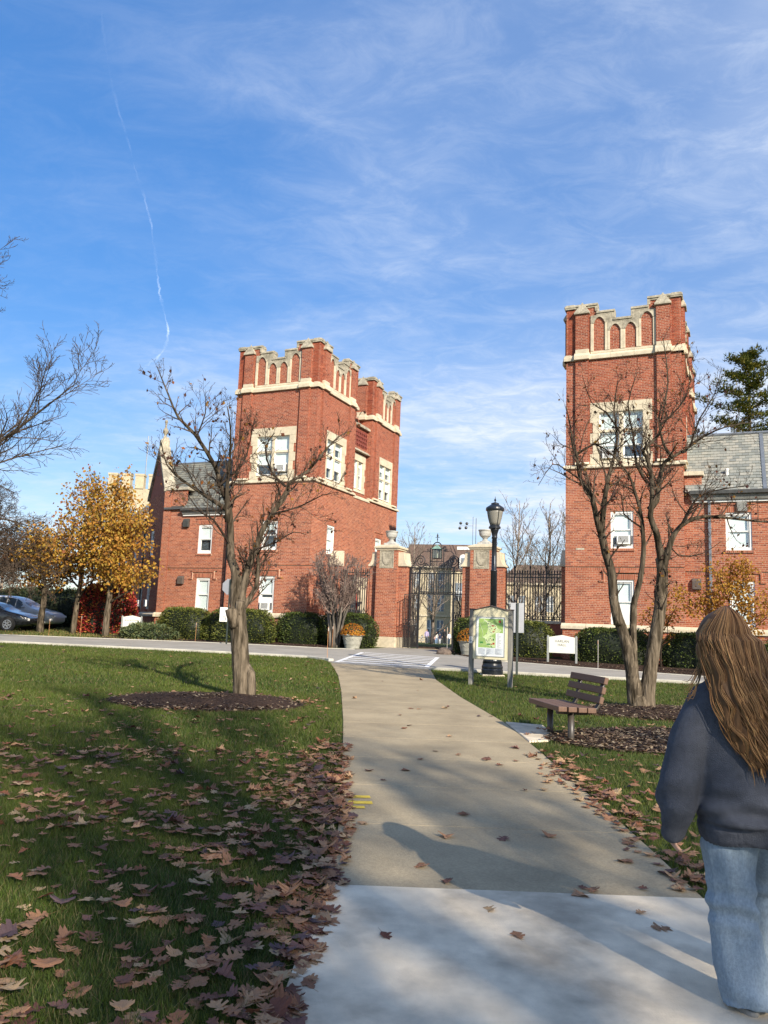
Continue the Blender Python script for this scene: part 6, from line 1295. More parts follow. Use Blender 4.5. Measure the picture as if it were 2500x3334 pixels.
hedge(-19.5, 47.0, 0, 9.0, 2.5, 2.1, 'dark evergreen screen behind the parked cars', 12, [(0.03, 0.045, 0.018), (0.045, 0.06, 0.02), (0.02, 0.03, 0.012)], 'evergreen_screen', 0.12, 120, None, 2.4, 0.06)
hedge(-34.0, 50.0, 0, 16.0, 3.0, 3.2, 'long dark evergreen screen at the far left edge', 13, [(0.03, 0.045, 0.018), (0.045, 0.06, 0.02), (0.07, 0.06, 0.03)], 'evergreen_screen', 0.14, 70, None, 2.4, 0.08)
# ---------------------------------------------------------------- buildings beyond
TAN = mat('tan_stone', (0.50, 0.42, 0.28), 0.9, 0.15, 0.8, scale2=6, var2=0.12); ROOFB = mat('brown_roof', (0.13, 0.085, 0.065), 0.85, 0.2, 2, scale2=9, var2=0.2)
def far_block(name, label, x, y, rz, W_, D_, H_, wins, m=TAN, roof=None, band=()):
    t = thing(name, label, 'building', (x, y, gz(x, y)), rz); F = Face(-W_ / 2, 0, 1, 0, 0, -1); mb = MB(); mb.box(-W_ / 2, W_ / 2, 0, D_, -0.5, H_); mb.build('wall', m, t)
    for a, z, w, h in wins:
        mb = MB(); fbox(mb, F, a - 0.12, a + w + 0.12, z - 0.15, z + h + 0.15, 0.0, 0.04); wn = mb.build('window', STONE, t)
        mb = MB(); fbox(mb, F, a, a + w, z, z + h, 0.04, 0.05); mb.build('pane', mat_far, wn); mb = MB(); fbox(mb, F, a + w / 2 - 0.05, a + w / 2 + 0.05, z, z + h, 0.05, 0.07); fbox(mb, F, a, a + w, z + h * 0.5 - 0.05, z + h * 0.5 + 0.05, 0.05, 0.07); mb.build('glazing_bar', WHITE, wn)
    for z in band: mb = MB(); fbox(mb, F, -0.05, W_ + 0.05, z, z + 0.2, 0, 0.12); mb.build('band', STONE, t)
    if roof:
        mb = MB(); mb.box(-W_ / 2 - 0.3, W_ / 2 + 0.3, -0.3, D_ + 0.3, H_, H_ + roof[0], roof[1], roof[1]); mb.build('roof', ROOFB, t)
        mb = MB(); mb.box(-W_ / 2 - 0.35, W_ / 2 + 0.35, -0.35, D_ + 0.35, H_ - 0.15, H_ + 0.1); mb.build('cornice', STONE, t)
    return t
mat_far = mat('far_window_glass', (0.20, 0.23, 0.26), 0.25, 0.2, 1)
far_block('stone_building', 'tan stone building with tall paired windows seen through the gate', 8.5, 104, R(-14), 13, 12, 10.0, [(a, z, 0.85, 2.1) for z in (0.9, 4.2, 7.2) for a in (0.8, 2.1, 4.2, 5.5, 7.6, 8.9, 11.0)], band=(3.5, 6.7), roof=(3.2, 1.6))
tw = far_block('mansard_tower', 'dark mansard tower with white dormers behind the right gate pier', 11.0, 99.0, R(-14), 4.4, 4.0, 9.2, [(0.5, 5.5, 0.9, 2.2), (2.6, 5.5, 0.9, 2.2)], m=TAN)
mb = MB(); mb.box(-2.3, 2.3, -0.1, 4.1, 9.2, 12.0, 0.75, 0.75); mb.build('roof', ROOFB, tw); mb = MB(); mb.box(-1.65, 1.65, 0.55, 3.45, 12.0, 12.4); mb.build('roof_cornice', WHITE, tw)
for xx in (-1.2, 0.5):
    F = Face(xx, 0.0, 1, 0, 0, -1); mb = MB(); fpoly(mb, F, [(0, 9.5), (0.9, 9.5), (0.9, 10.9)] + [(0.45 + 0.45 * math.cos(a), 10.9 + 0.45 * math.sin(a)) for a in np.linspace(0.3, math.pi - 0.3, 7)] + [(0, 10.9)], -0.5, 0.1); d = mb.build('dormer', WHITE, tw); mb = MB(); fbox(mb, F, 0.2, 0.7, 9.7, 10.9, 0.1, 0.12); mb.build('pane', mat_far, d)
mb = MB(); mb.tube([(0.6, 1.5, 12.4), (0.6, 1.5, 16.2)], 0.04, 5); mb.tube([(0.2, 1.5, 12.4), (0.2, 1.5, 16.4)], 0.03, 5); mb.tube([(-1.6, 1.5, 15.2), (0.2, 1.5, 15.2)], 0.02, 4)
for dx, dz in ((-1.4, 0.35), (-0.6, 0.3), (-1.5, -0.3), (-0.7, -0.25)): mb.ell((dx, 1.5, 15.2 + dz), (0.2, 0.2, 0.2), 8, 6)
mb.build('weather_mast', IRON, tw)
far_block('stone_building', 'tan stone building glimpsed through the right iron fence', 21.5, 102, R(-14), 12, 10, 8.2, [(a, z, 0.85, 2.0) for z in (1.0, 4.6) for a in (1, 2.4, 4.6, 6.0, 8.2, 9.6)], roof=(2.6, 2.2), band=(4.0,))
cw = thing('stone_tower', 'pale battlemented stone tower with thin mast behind the golden maple', 'building', (-23.4, 72.0, gz(-23.4, 72)), 0); mb = MB(); mb.box(-2.3, 2.3, 0, 4.5, -0.5, 13.0); mb.build('wall', TAN, cw)
for i in range(4):
    mb = MB(); mb.box(-2.35 + i * 1.25, -1.55 + i * 1.25, -0.1, 0.6, 13.0, 14.2); mb.box(-2.4 + i * 1.25, -1.5 + i * 1.25, -0.15, 0.65, 14.2, 14.4); mb.build('merlon', TAN, cw)
mb = MB(); mb.tube([(0.4, 2, 13), (0.4, 2, 18.5)], 0.05, 5); mb.build('mast', LEAD, cw)
for z in (4.5, 9):
    F = Face(-2.3, 0, 1, 0, 0, -1); mb = MB(); fbox(mb, F, 1.7, 2.9, z, z + 2.2, 0, 0.05); wn = mb.build('window', WHITE, cw); mb = MB(); fbox(mb, F, 1.85, 2.75, z + 0.15, z + 2.05, 0.05, 0.06); mb.build('pane', mat_far, wn)

# ---------------------------------------------------------------- cars
def car(label, x, y, rz, st, paint, wheels, wr, group='cars parked beside the maples'):
    t = thing('parked_car', label, 'car', g3(x, y), rz, group); rings = []
    for X, zs, zb, zr, wb, wrf in st:
        pts = [(0.0, zs), (wb * 0.82, zs), (wb * 0.97, zs + 0.10), (wb, zs + (zb - zs) * 0.55), (wb * 0.985, zb - 0.06), (wb * 0.95, zb), (wrf + (wb * 0.95 - wrf) * 0.35, zb + (zr - zb) * 0.62), (wrf, zr - (zr - zb) * 0.06), (wrf * 0.7, zr + 0.012), (0.0, zr + 0.02)]
        rings.append([(X, p, z) for p, z in pts] + [(X, -p, z) for p, z in pts[-2:0:-1]])
    mb = MB(); n = len(rings[0]); vs_ = [p for r in rings for p in r]; fs = [(i * n + j, i * n + (j + 1) % n, (i + 1) * n + (j + 1) % n, (i + 1) * n + j) for i in range(len(rings) - 1) for j in range(n)] + [tuple(range(n)), tuple(range((len(rings) - 1) * n, len(rings) * n))]
    mb.add(vs_, fs); b = mb.build('body', paint, t, smooth=True); b.modifiers.new('s', 'SUBSURF').render_levels = 2
    CG = mat('car_glass', (0.10, 0.13, 0.15), 0.08, 0.1, 1, spec=0.8); TY = mat('tyre', (0.02, 0.02, 0.02), 0.85, 0.2, 10); RM = mat('alloy_rim', (0.55, 0.56, 0.58), 0.3, 0.1, 5, metal=0.8)
    gl = [s_ for s_ in st if s_[3] - s_[2] > 0.18]
    for sg in (-1, 1):
        for i, (a, c) in enumerate(zip(gl, gl[1:])):
            mb = MB(); q = []
            for s_, e in ((a, 0.03), (c, -0.03)):
                X, zs, zb, zr, wb, wrf = s_; X += e
                q.append([(X, sg * (wb * 0.95 + 0.004), zb + 0.03), (X, sg * (wrf + (wb * 0.95 - wrf) * 0.35 + 0.018), zb + (zr - zb) * 0.62), (X, sg * (wrf + 0.022), zr - (zr - zb) * 0.14)])
            mb.add(q[0] + q[1], [(0, 3, 4, 1), (1, 4, 5, 2)]); mb.build('side_window', CG, t)
    f0 = gl[-1]; f1 = st[st.index(f0) + 1]; mb = MB(); w0, w1 = f0[5] * 0.9, f1[5] * 0.85
    mb.add([(f0[0] + 0.02, -w0, f0[3] + 0.01), (f0[0] + 0.02, w0, f0[3] + 0.01), (f1[0] - 0.02, w1, f1[3] + 0.03), (f1[0] - 0.02, -w1, f1[3] + 0.03)], [(0, 1, 2, 3)]); mb.build('windscreen', CG, t)
    for X in wheels:
        for sg in (-1, 1):
            yw = sg * (st[5][4] - 0.05); mb = MB(); mb.lathe([(wr * 0.62, -0.10), (wr * 0.93, -0.11), (wr, -0.07), (wr, 0.07), (wr * 0.93, 0.11), (wr * 0.62, 0.10)], 24); w = mb.build('wheel', TY, t, smooth=True); w.location = (X, yw, wr); w.rotation_euler = (math.pi / 2, 0, 0)
            mb = MB(); mb.lathe([(wr * 0.64, -0.02), (wr * 0.60, 0.03), (wr * 0.2, 0.0), (0.02, 0.0)], 24); k = mb.build('rim', mat('dark_wheel_well', (0.05, 0.05, 0.055), 0.6, 0.1, 5), w, smooth=True); k.location = (0, 0, 0.06 * -sg * -1)
            mb = MB()
            for q_ in range(10):
                a = q_ * math.pi / 5 + (0.09 if q_ % 2 else -0.09) ; mb.tube([(0.04 * math.cos(a), 0.04 * math.sin(a), 0), (wr * 0.62 * math.cos(a + 0.1), wr * 0.62 * math.sin(a + 0.1), 0)], 0.016, 4)
            mb.tube([(wr * 0.63 * math.cos(a), wr * 0.63 * math.sin(a), 0) for a in np.linspace(0, 6.283, 25)], 0.014, 5); k2 = mb.build('spokes', RM, w); k2.location = (0, 0, 0.105 * (1 if sg < 0 else -1))
            mb = MB(); mb.lathe([(wr * 1.16, -0.012), (wr * 1.16, 0.0)], 24); ar = mb.build('wheel_arch', mat('arch_black', (0.012, 0.012, 0.013), 0.8, 0.1, 4), t); ar.location = (X, sg * (st[5][4] - 0.002), wr * 1.03); ar.rotation_euler = (math.pi / 2, 0, 0)
    X, zs, zb, zr, wb, wrf = st[-3]
    for sg in (-1, 1):
        mb = MB(); mb.add([(X - 0.12, sg * (wb * 0.985), zb - 0.03), (X + 0.30, sg * (wb * 0.80), zb - 0.14), (X + 0.28, sg * (wb * 0.82), zb - 0.24), (X + 0.0, sg * (wb * 1.0), zb - 0.13)], [(0, 1, 2, 3)]); mb.build('headlight', mat('headlight', (0.75, 0.72, 0.65), 0.15, 0.05, 5), t)
        gm = gl[-1]; mb = MB(); mb.ell((gm[0] + 0.12, sg * (gm[4] + 0.10), gm[2] + 0.10), (0.10, 0.10, 0.075), 10, 8); mb.build('wing_mirror', paint, t, smooth=True)
        mb = MB(); mb.box(0.0, 0.22, sg * (st[5][4]) - 0.012, sg * (st[5][4]) + 0.012, zb + 0.0, zb + 0.03); mb.build('door_handle', RM, t)
    return t
BLK = mat('black_car_paint', (0.012, 0.013, 0.016), 0.25, 0.1, 3, spec=0.5, coat=1.0); SIL = mat('silver_car_paint', (0.72, 0.72, 0.72), 0.35, 0.05, 3, coat=1.0)
SED = [(-2.42, .42, .80, .82, .70, .68), (-2.30, .30, .98, 1.0, .84, .74), (-1.70, .22, 1.02, 1.07, .90, .74), (-1.05, .20, 1.0, 1.36, .91, .62), (-.45, .20, .98, 1.45, .92, .60), (.20, .20, .96, 1.43, .92, .60), (.62, .20, .95, 1.28, .92, .63), (1.15, .20, .93, .99, .91, .80), (1.60, .21, .87, .91, .90, .82), (2.10, .24, .77, .80, .85, .76), (2.36, .32, .64, .66, .72, .64), (2.43, .40, .55, .56, .55, .5)]
SUV = [(-2.35, .50, 1.0, 1.1, .75, .68), (-2.25, .38, 1.10, 1.55, .88, .66), (-1.6, .28, 1.12, 1.70, .93, .68), (-.9, .26, 1.10, 1.74, .94, .68), (-.2, .26, 1.08, 1.73, .94, .68), (.30, .26, 1.06, 1.66, .94, .68), (.70, .26, 1.05, 1.42, .94, .70), (1.20, .26, 1.03, 1.10, .93, .84), (1.65, .28, .99, 1.03, .92, .84), (2.10, .30, .90, .93, .87, .78), (2.32, .36, .76, .78, .76, .68), (2.40, .45, .66, .67, .62, .56)]
car('glossy black sedan parked at the left edge, nearest the driveway', -19.35, 39.4, R(-4), SED, BLK, (-1.38, 1.42), 0.33)
car('silver white sport utility car parked beyond the black sedan', -19.5, 42.6, R(-4), SUV, SIL, (-1.38, 1.42), 0.36)

# ---------------------------------------------------------------- people
def cap(mb, pts, rads, n=14, fl=1.0):
    mb.tube(pts, rads, n, flat=fl)
    for p, r in ((pts[0], rads[0]), (pts[-1], rads[-1])): mb.ell(p, (r, r, r), n, 8)
SKIN = mat('skin', (0.50, 0.30, 0.22), 0.55, 0.06, 8)
def small_person(label, x, y, rz, top, legs, hair, pose='stand', h=1.66, skirt=False):
    t = tag(bpy.data.objects.new('person', None), label, 'person', 'people beyond the gate'); link(t); t.location = g3(x, y); t.rotation_euler = (0, 0, rz); k = h / 1.7; t.scale = (k, k, k)
    Mt = mat('far_top', top, 0.85, 0.15, 6); Ml = mat('far_trousers', legs, 0.85, 0.15, 6); Mh = mat('far_hair', hair, 0.7, 0.2, 8)
    zo = -0.42 if pose == 'sit' else 0.0; b = MB()
    cap(b, [(0, 0, 1.40 + zo), (0, 0, 1.52 + zo)], [0.055, 0.05]); b.ell((0, 0.01, 1.60 + zo), (0.078, 0.092, 0.115)); b.ell((0, 0.10, 1.585 + zo), (0.016, 0.02, 0.025))
    for sg in (-1, 1): b.ell((sg * 0.26, 0.06 if pose != 'sit' else 0.25, (0.80 if pose != 'sit' else 0.62)), (0.035, 0.03, 0.075)); cap(b, [(sg * 0.24, 0.04, 0.98 + zo), (sg * 0.26, 0.06 if pose != 'sit' else 0.25, 0.84 if pose != 'sit' else 0.65)], [0.04, 0.032])
    body = remesh(b, 'body', SKIN, t, 0.022, 3); b = MB()
    cap(b, [(0, 0, 0.92 + zo), (0, 0, 1.15 + zo), (0, 0, 1.34 + zo)], [0.165, 0.16, 0.14], 14, 0.72)
    for sg in (-1, 1): cap(b, [(sg * 0.17, 0, 1.36 + zo), (sg * 0.235, 0, 1.15 + zo), (sg * 0.25, 0.04, 0.92 + zo)], [0.075, 0.06, 0.05])
    remesh(b, 'jacket', Mt, t, 0.022, 4); b = MB(); sw = 0.16 if pose == 'walk' else 0.03
    if pose == 'sit':
        for sg in (-1, 1): cap(b, [(sg * 0.10, 0, 0.50), (sg * 0.11, 0.40, 0.48)], [0.10, 0.08]); cap(b, [(sg * 0.11, 0.40, 0.48), (sg * 0.11, 0.42, 0.08)], [0.075, 0.05])
    else:
        for sg in (-1, 1): cap(b, [(sg * 0.09, 0, 0.90), (sg * 0.10, sg * sw * 0.5 + 0.02, 0.50), (sg * 0.10, sg * sw, 0.09)], [0.11, 0.075, 0.05])
    remesh(b, 'trousers', Ml, t, 0.022, 3); b = MB()
    for sg in (-1, 1):
        yy = 0.45 if pose == 'sit' else sg * sw + 0.05; b.ell((sg * 0.10, yy, 0.045), (0.05, 0.125, 0.05))
    b.build('shoes', mat('far_shoe', (0.25, 0.25, 0.25), 0.7, 0.1, 5), t, smooth=True)
    b = MB(); b.ell((0, -0.02, 1.635 + zo), (0.09, 0.10, 0.105)); cap(b, [(0, -0.06, 1.60 + zo), (0, -0.09, 1.42 + zo)], [0.075, 0.05]); remesh(b, 'hair', Mh, t, 0.02, 3)
    return t
small_person('walking person in long black coat with dark hair in the gateway', 7.55, 92, R(180), (0.012, 0.012, 0.014), (0.012, 0.012, 0.014), (0.05, 0.025, 0.015), 'walk', 1.72)
small_person('standing person in lilac top left of the group in the gateway', 5.55, 93, R(160), (0.45, 0.38, 0.55), (0.05, 0.05, 0.07), (0.08, 0.05, 0.03), 'stand', 1.62)
small_person('person in pale pink jacket sitting in front of the group', 6.15, 91, R(170), (0.66, 0.42, 0.36), (0.03, 0.03, 0.035), (0.03, 0.02, 0.015), 'sit')
small_person('person in cream top and light blue jeans beside the pink jacket', 6.62, 92, R(150), (0.62, 0.58, 0.50), (0.20, 0.30, 0.45), (0.18, 0.09, 0.04), 'stand', 1.35)
small_person('child in navy jacket between the jeans and the black coat', 7.02, 92, R(190), (0.02, 0.025, 0.06), (0.5, 0.5, 0.5), (0.03, 0.02, 0.015), 'stand', 1.15)
small_person('person in white top right of the black coat, half behind the hedge', 8.15, 92.5, R(200), (0.66, 0.68, 0.70), (0.05, 0.07, 0.10), (0.10, 0.06, 0.03), 'stand', 1.4)
def bicycle(x, y, rz, label):
    t = thing('bicycle', label, 'bicycle', g3(x, y), rz, 'bicycles parked beyond the gate'); fm = mat('bicycle_frame', (0.45, 0.47, 0.5), 0.4, 0.1, 5, metal=0.5)
    for X in (-0.52, 0.52):
        mb = MB(); mb.tube([(X + 0.33 * math.cos(a), 0, 0.34 + 0.33 * math.sin(a)) for a in np.linspace(0, 6.283, 21)], 0.022, 5); w = mb.build('wheel', mat('bike_tyre', (0.03, 0.03, 0.03), 0.8, 0.1, 5), t); mb = MB()
        for k in range(8): a = k * math.pi / 4; mb.tube([(X, 0, 0.34), (X + 0.32 * math.cos(a), 0, 0.34 + 0.32 * math.sin(a))], 0.004, 3)
        mb.build('spokes', LEAD, w)
    mb = MB()
    for a, b in (((-0.52, 0, 0.34), (-0.05, 0, 0.30)), ((-0.05, 0, 0.30), (-0.2, 0, 0.82)), ((-0.05, 0, 0.30), (0.38, 0, 0.78)), ((-0.18, 0, 0.74), (0.38, 0, 0.78)), ((0.38, 0, 0.90), (0.52, 0, 0.34)), ((-0.52, 0, 0.34), (-0.18, 0, 0.74))): mb.tube([a, b], 0.018, 6)
    mb.build('frame', fm, t); mb = MB(); mb.tube([(0.36, -0.28, 0.98), (0.36, 0.0, 0.93), (0.36, 0.28, 0.98)], 0.014, 5); mb.build('handlebar', IRON, t); mb = MB(); mb.ell((-0.22, 0, 0.87), (0.13, 0.07, 0.04), 10, 6); mb.build('saddle', IRON, t)
bicycle(4.55, 90.5, R(8), 'pale bicycle parked left of the group in the gateway'); bicycle(5.15, 91.6, R(-10), 'bicycle parked just behind the pale one in the gateway')

# ---------------------------------------------------------------- the woman walking ahead
wx, wy = 1.60, 3.45; WM = tag(bpy.data.objects.new('person', None), 'person with long wavy brown hair, charcoal sweatshirt and light jeans walking away at right', 'person'); link(WM); WM.location = g3(wx, wy)
b = MB(); hx = -0.10
cap(b, [(hx + 0.02, 0.0, 1.30), (hx, 0.01, 1.42)], [0.055, 0.052]); b.ell((hx, 0.02, 1.505), (0.072, 0.094, 0.112), 20, 14); b.ell((hx - 0.006, 0.105, 1.495), (0.014, 0.022, 0.024)); b.ell((hx, 0.06, 1.425), (0.045, 0.05, 0.045))
for sg in (-1, 1): b.ell((hx + sg * 0.074, 0.01, 1.50), (0.012, 0.022, 0.034)); b.ell((hx + sg * 0.032, 0.10, 1.515), (0.014, 0.012, 0.010))
b.ell((hx, 0.108, 1.452), (0.024, 0.010, 0.010))
cap(b, [(-0.02, 0, 0.80), (-0.03, 0, 1.05), (-0.06, 0, 1.26)], [0.13, 0.12, 0.11], 14, 0.75)
larm = [(-0.19, 0.0, 1.245), (-0.275, -0.01, 0.98), (-0.318, 0.035, 0.76), (-0.318, 0.05, 0.70)]; cap(b, larm, [0.05, 0.04, 0.03, 0.026])
rarm = [(0.14, 0.0, 1.245), (0.25, 0.03, 1.0), (0.30, 0.16, 0.84), (0.30, 0.20, 0.80)]; cap(b, rarm, [0.05, 0.04, 0.03, 0.026])
for base, sg in (((-0.318, 0.05, 0.685), 1), ((0.30, 0.23, 0.77), -1)):
    c = Vector(base); b.ell(tuple(c), (0.022, 0.038, 0.045), 12, 8)
    for k, (fy, ln) in enumerate(((-0.026, 0.055), (-0.009, 0.066), (0.009, 0.062), (0.025, 0.050))):
        p0 = c + Vector((0, fy, -0.03)); p1 = p0 + Vector((0.006 * sg, 0.004, -ln * 0.55)); p2 = p1 + Vector((0.020 * sg, 0.003, -ln * 0.35)); cap(b, [tuple(p0), tuple(p1), tuple(p2)], [0.0092, 0.0088, 0.0075], 8)
    p0 = c + Vector((0.01 * sg, 0.032, 0.012)); cap(b, [tuple(p0), tuple(p0 + Vector((0.012 * sg, 0.022, -0.025))), tuple(p0 + Vector((0.018 * sg, 0.024, -0.05)))], [0.011, 0.010, 0.008], 8)
lleg = [(-0.088, 0.0, 0.76), (-0.080, 0.01, 0.42), (-0.050, -0.03, 0.08)]; rleg = [(0.075, 0.02, 0.76), (0.115, 0.26, 0.44), (0.13, 0.30, 0.10)]
cap(b, lleg, [0.08, 0.055, 0.038]); cap(b, rleg, [0.08, 0.055, 0.038])
remesh(b, 'body', SKIN, WM, 0.007, 3)
# sweatshirt
SW = mat('charcoal_fleece', (0.082, 0.087, 0.104), 0.95, 0.12, 9, bump=0.5, bscale=260, spec=0.1, scale2=40, var2=0.10)
b = MB(); secs = [(0.655, 0.00, 0.195, 0.135), (0.675, 0.0, 0.205, 0.145), (0.72, -0.002, 0.212, 0.155), (0.76, -0.004, 0.226, 0.17), (0.85, -0.012, 0.232, 0.168), (0.97, -0.022, 0.225, 0.155), (1.08, -0.032, 0.222, 0.15), (1.17, -0.042, 0.215, 0.142), (1.24, -0.055, 0.185, 0.125), (1.285, -0.065, 0.145, 0.105), (1.32, -0.075, 0.10, 0.085), (1.36, -0.085, 0.075, 0.075)]
vs_ = []; n = 40
for z, cx, a, d in secs:
    for j in range(n):
        t = 2 * math.pi * j / n; ct, st_ = math.cos(t), math.sin(t); vs_.append((cx + a * math.copysign(abs(ct) ** 0.85, ct), d * math.copysign(abs(st_) ** 0.85, st_), z))
b.add(vs_, [(i * n + j, i * n + (j + 1) % n, (i + 1) * n + (j + 1) % n, (i + 1) * n + j) for i in range(len(secs) - 1) for j in range(n)] + [tuple(range(n - 1, -1, -1)), tuple(range((len(secs) - 1) * n, len(secs) * n))])
cap(b, [(-0.165, 0.0, 1.225), (-0.215, -0.005, 1.14), (-0.265, -0.01, 1.02), (-0.300, -0.012, 0.90), (-0.316, 0.0, 0.80), (-0.318, 0.02, 0.745)], [0.088, 0.092, 0.090, 0.088, 0.082, 0.062], 18); cap(b, [(-0.318, 0.02, 0.745), (-0.318, 0.04, 0.665)], [0.052, 0.047], 16)
cap(b, [(0.085, 0.0, 1.225), (0.145, 0.0, 1.15), (0.225, 0.02, 1.02), (0.285, 0.08, 0.90), (0.30, 0.15, 0.84)], [0.088, 0.092, 0.090, 0.085, 0.062], 18); cap(b, [(0.30, 0.15, 0.84), (0.30, 0.20, 0.80)], [0.050, 0.045], 16)
def fold(co):
    x, y, z = co[:, 0], co[:, 1], co[:, 2]; arm = np.clip((np.abs(x + 0.01) - 0.215) * 25, 0, 1)
    low = np.clip((0.98 - z) / 0.25, 0, 1) * (1 - arm); band = np.clip((0.735 - z) / 0.02, 0, 1)
    f = 0.013 * low * (np.sin(52 * z + 5 * x + 2.0 * np.sin(8 * x + 1.0)) + 0.6 * np.sin(85 * z - 11 * x + np.sin(14 * x))) * (1 - band)
    f += arm * (0.0055 * np.sin(46 * z + 16 * y + 1.4 * np.sin(20 * y)) * np.clip((1.0 - z) / 0.15, 0.25, 1))
    f += 0.006 * (1 - arm) * np.sin(16 * x + 3 * np.sin(5 * z)) * np.clip((1.2 - z) * 3, 0, 1); f += 0.003 * np.sin(27 * x + 21 * z + 11 * y)
    f += np.where(np.abs(z - 0.735) < 0.008, -0.006, 0) * (1 - arm) + 0.0018 * band * np.sin(260 * np.arctan2(y, x) / 2) * (1 - arm)
    seam = np.abs((z - 1.245) - 0.9 * (x + 0.235)); f -= 0.004 * np.exp(-(seam / 0.008) ** 2) * (x < -0.13) * (z > 1.02); return f
remesh(b, 'sweatshirt', SW, WM, 0.008, 5, fold)
# jeans
DENIM = mat('washed_denim', (0.30, 0.365, 0.42), 0.9, 0.2, 3.2, bump=0.35, bscale=300, col2=(0.19, 0.25, 0.31), lo=0.32, hi=0.68, spec=0.15, scale2=110, var2=0.16, stretch=(1, 1, 0.6))
b = MB(); cap(b, [(-0.012, 0.0, 0.78), (-0.012, 0.0, 0.83)], [0.14, 0.12], 20, 0.8)
for sg, P_ in ((-1, [(-0.094, 0.0, 0.76, 0.112), (-0.092, 0.01, 0.62, 0.106), (-0.088, 0.015, 0.48, 0.098), (-0.082, 0.01, 0.36, 0.095), (-0.068, -0.005, 0.22, 0.097), (-0.050, -0.02, 0.10, 0.103), (-0.046, -0.025, 0.035, 0.104)]), (1, [(0.078, 0.01, 0.76, 0.112), (0.098, 0.10, 0.62, 0.106), (0.118, 0.19, 0.50, 0.098), (0.128, 0.24, 0.38, 0.095), (0.132, 0.26, 0.24, 0.097), (0.132, 0.28, 0.12, 0.102), (0.132, 0.285, 0.06, 0.103)])):
    b.tube([p[:3] for p in P_], [p[3] for p in P_], 22)
def jfold(co):
    x, y, z = co[:, 0], co[:, 1], co[:, 2]; k = np.clip(1 - np.abs(z - 0.40) / 0.12, 0, 1); hp = np.clip((z - 0.60) / 0.1, 0, 1)
    f = 0.010 * k * np.sin(70 * z + 14 * x + 2 * np.sin(18 * x)) + 0.012 * hp * np.sin(48 * z - 26 * np.abs(x + 0.01) + 1.0) + 0.005 * np.sin(24 * z + 30 * x + 2 * np.sin(9 * z)) + 0.005 * np.clip((0.18 - z) / 0.15, 0, 1) * np.sin(60 * z + 24 * x + 20 * y)
    f += 0.0028 * np.sin(90 * x + 13 * z); f += 0.004 * np.exp(-((np.abs(np.arctan2(y, -(x + 0.075))) - 0.25) / 0.05) ** 2) * (x < -0.1); return f
remesh(b, 'jeans', DENIM, WM, 0.008, 3, jfold)
SHOE = mat('navy_shoe', (0.018, 0.022, 0.04), 0.6, 0.15, 9); SOLE = mat('shoe_sole', (0.25, 0.24, 0.22), 0.8, 0.1, 6)
for nm, (sx, sy, sz, rx_) in (('shoe', (-0.055, 0.02, 0.0, 0)), ('shoe', (0.13, 0.36, 0.01, 0.05))):
    b = MB(); b.ell((0, -0.05, 0.055), (0.042, 0.06, 0.055)); b.ell((0, 0.07, 0.045), (0.046, 0.085, 0.04)); cap(b, [(0, -0.05, 0.06), (0, -0.05, 0.11)], [0.04, 0.042]); o = remesh(b, nm, SHOE, WM, 0.008, 3); o.location = (sx, sy, sz + 0.012)
    b = MB(); b.lathe([(1, 0), (1.02, 0.012), (0.98, 0.024)], 24, (0, 0.01, 0), 0.049, 0.135); k = b.build('sole', SOLE, o, smooth=False)
# hair: a body of hair plus many strands
HAIR = mat('brown_hair', (1, 1, 1), 0.55, 0.2, 30, attr=True, spec=0.25, stretch=(6, 6, 0.6))
b = MB(); b.ell((hx, 0.012, 1.520), (0.096, 0.112, 0.100), 24, 16); b.ell((hx - 0.004, -0.005, 1.455), (0.112, 0.105, 0.12), 20, 14)
hsec = [(1.50, -0.10, 0.118, -0.045, 0.085), (1.42, -0.095, 0.128, -0.065, 0.085), (1.33, -0.078, 0.135, -0.095, 0.075), (1.24, -0.058, 0.145, -0.125, 0.058), (1.14, -0.035, 0.142, -0.150, 0.040), (1.05, -0.012, 0.112, -0.165, 0.030), (0.985, 0.0, 0.075, -0.172, 0.022)]
vs_ = []; n = 24
for z, cx, a, cy, d in hsec:
    for j in range(n): t = 2 * math.pi * j / n; vs_.append((cx + a * math.cos(t), cy + d * math.sin(t), z))
b.add(vs_, [(i * n + j, i * n + (j + 1) % n, (i + 1) * n + (j + 1) % n, (i + 1) * n + j) for i in range(len(hsec) - 1) for j in range(n)] + [tuple(range(n - 1, -1, -1)), tuple(range((len(hsec) - 1) * n, len(hsec) * n))], (1, 1, 1))
hm = remesh(b, 'hair', HAIR, WM, 0.008, 5, lambda co: 0.004 * np.sin(150 * co[:, 0] + 5 * np.sin(9 * co[:, 2])) * np.clip((1.6 - co[:, 2]) * 8, 0, 1))
ca = hm.data.color_attributes.get('Col') or hm.data.color_attributes.new('Col', 'FLOAT_COLOR', 'POINT')
ca.data.foreach_set('color', np.tile(np.array([0.12, 0.06, 0.024, 1], np.float32), len(hm.data.vertices)))
zs_ = np.array([s_[0] for s_ in hsec][::-1]); f_ = lambda k: np.array([s_[k] for s_ in hsec][::-1])
mb = MB(); q = random.Random(12)
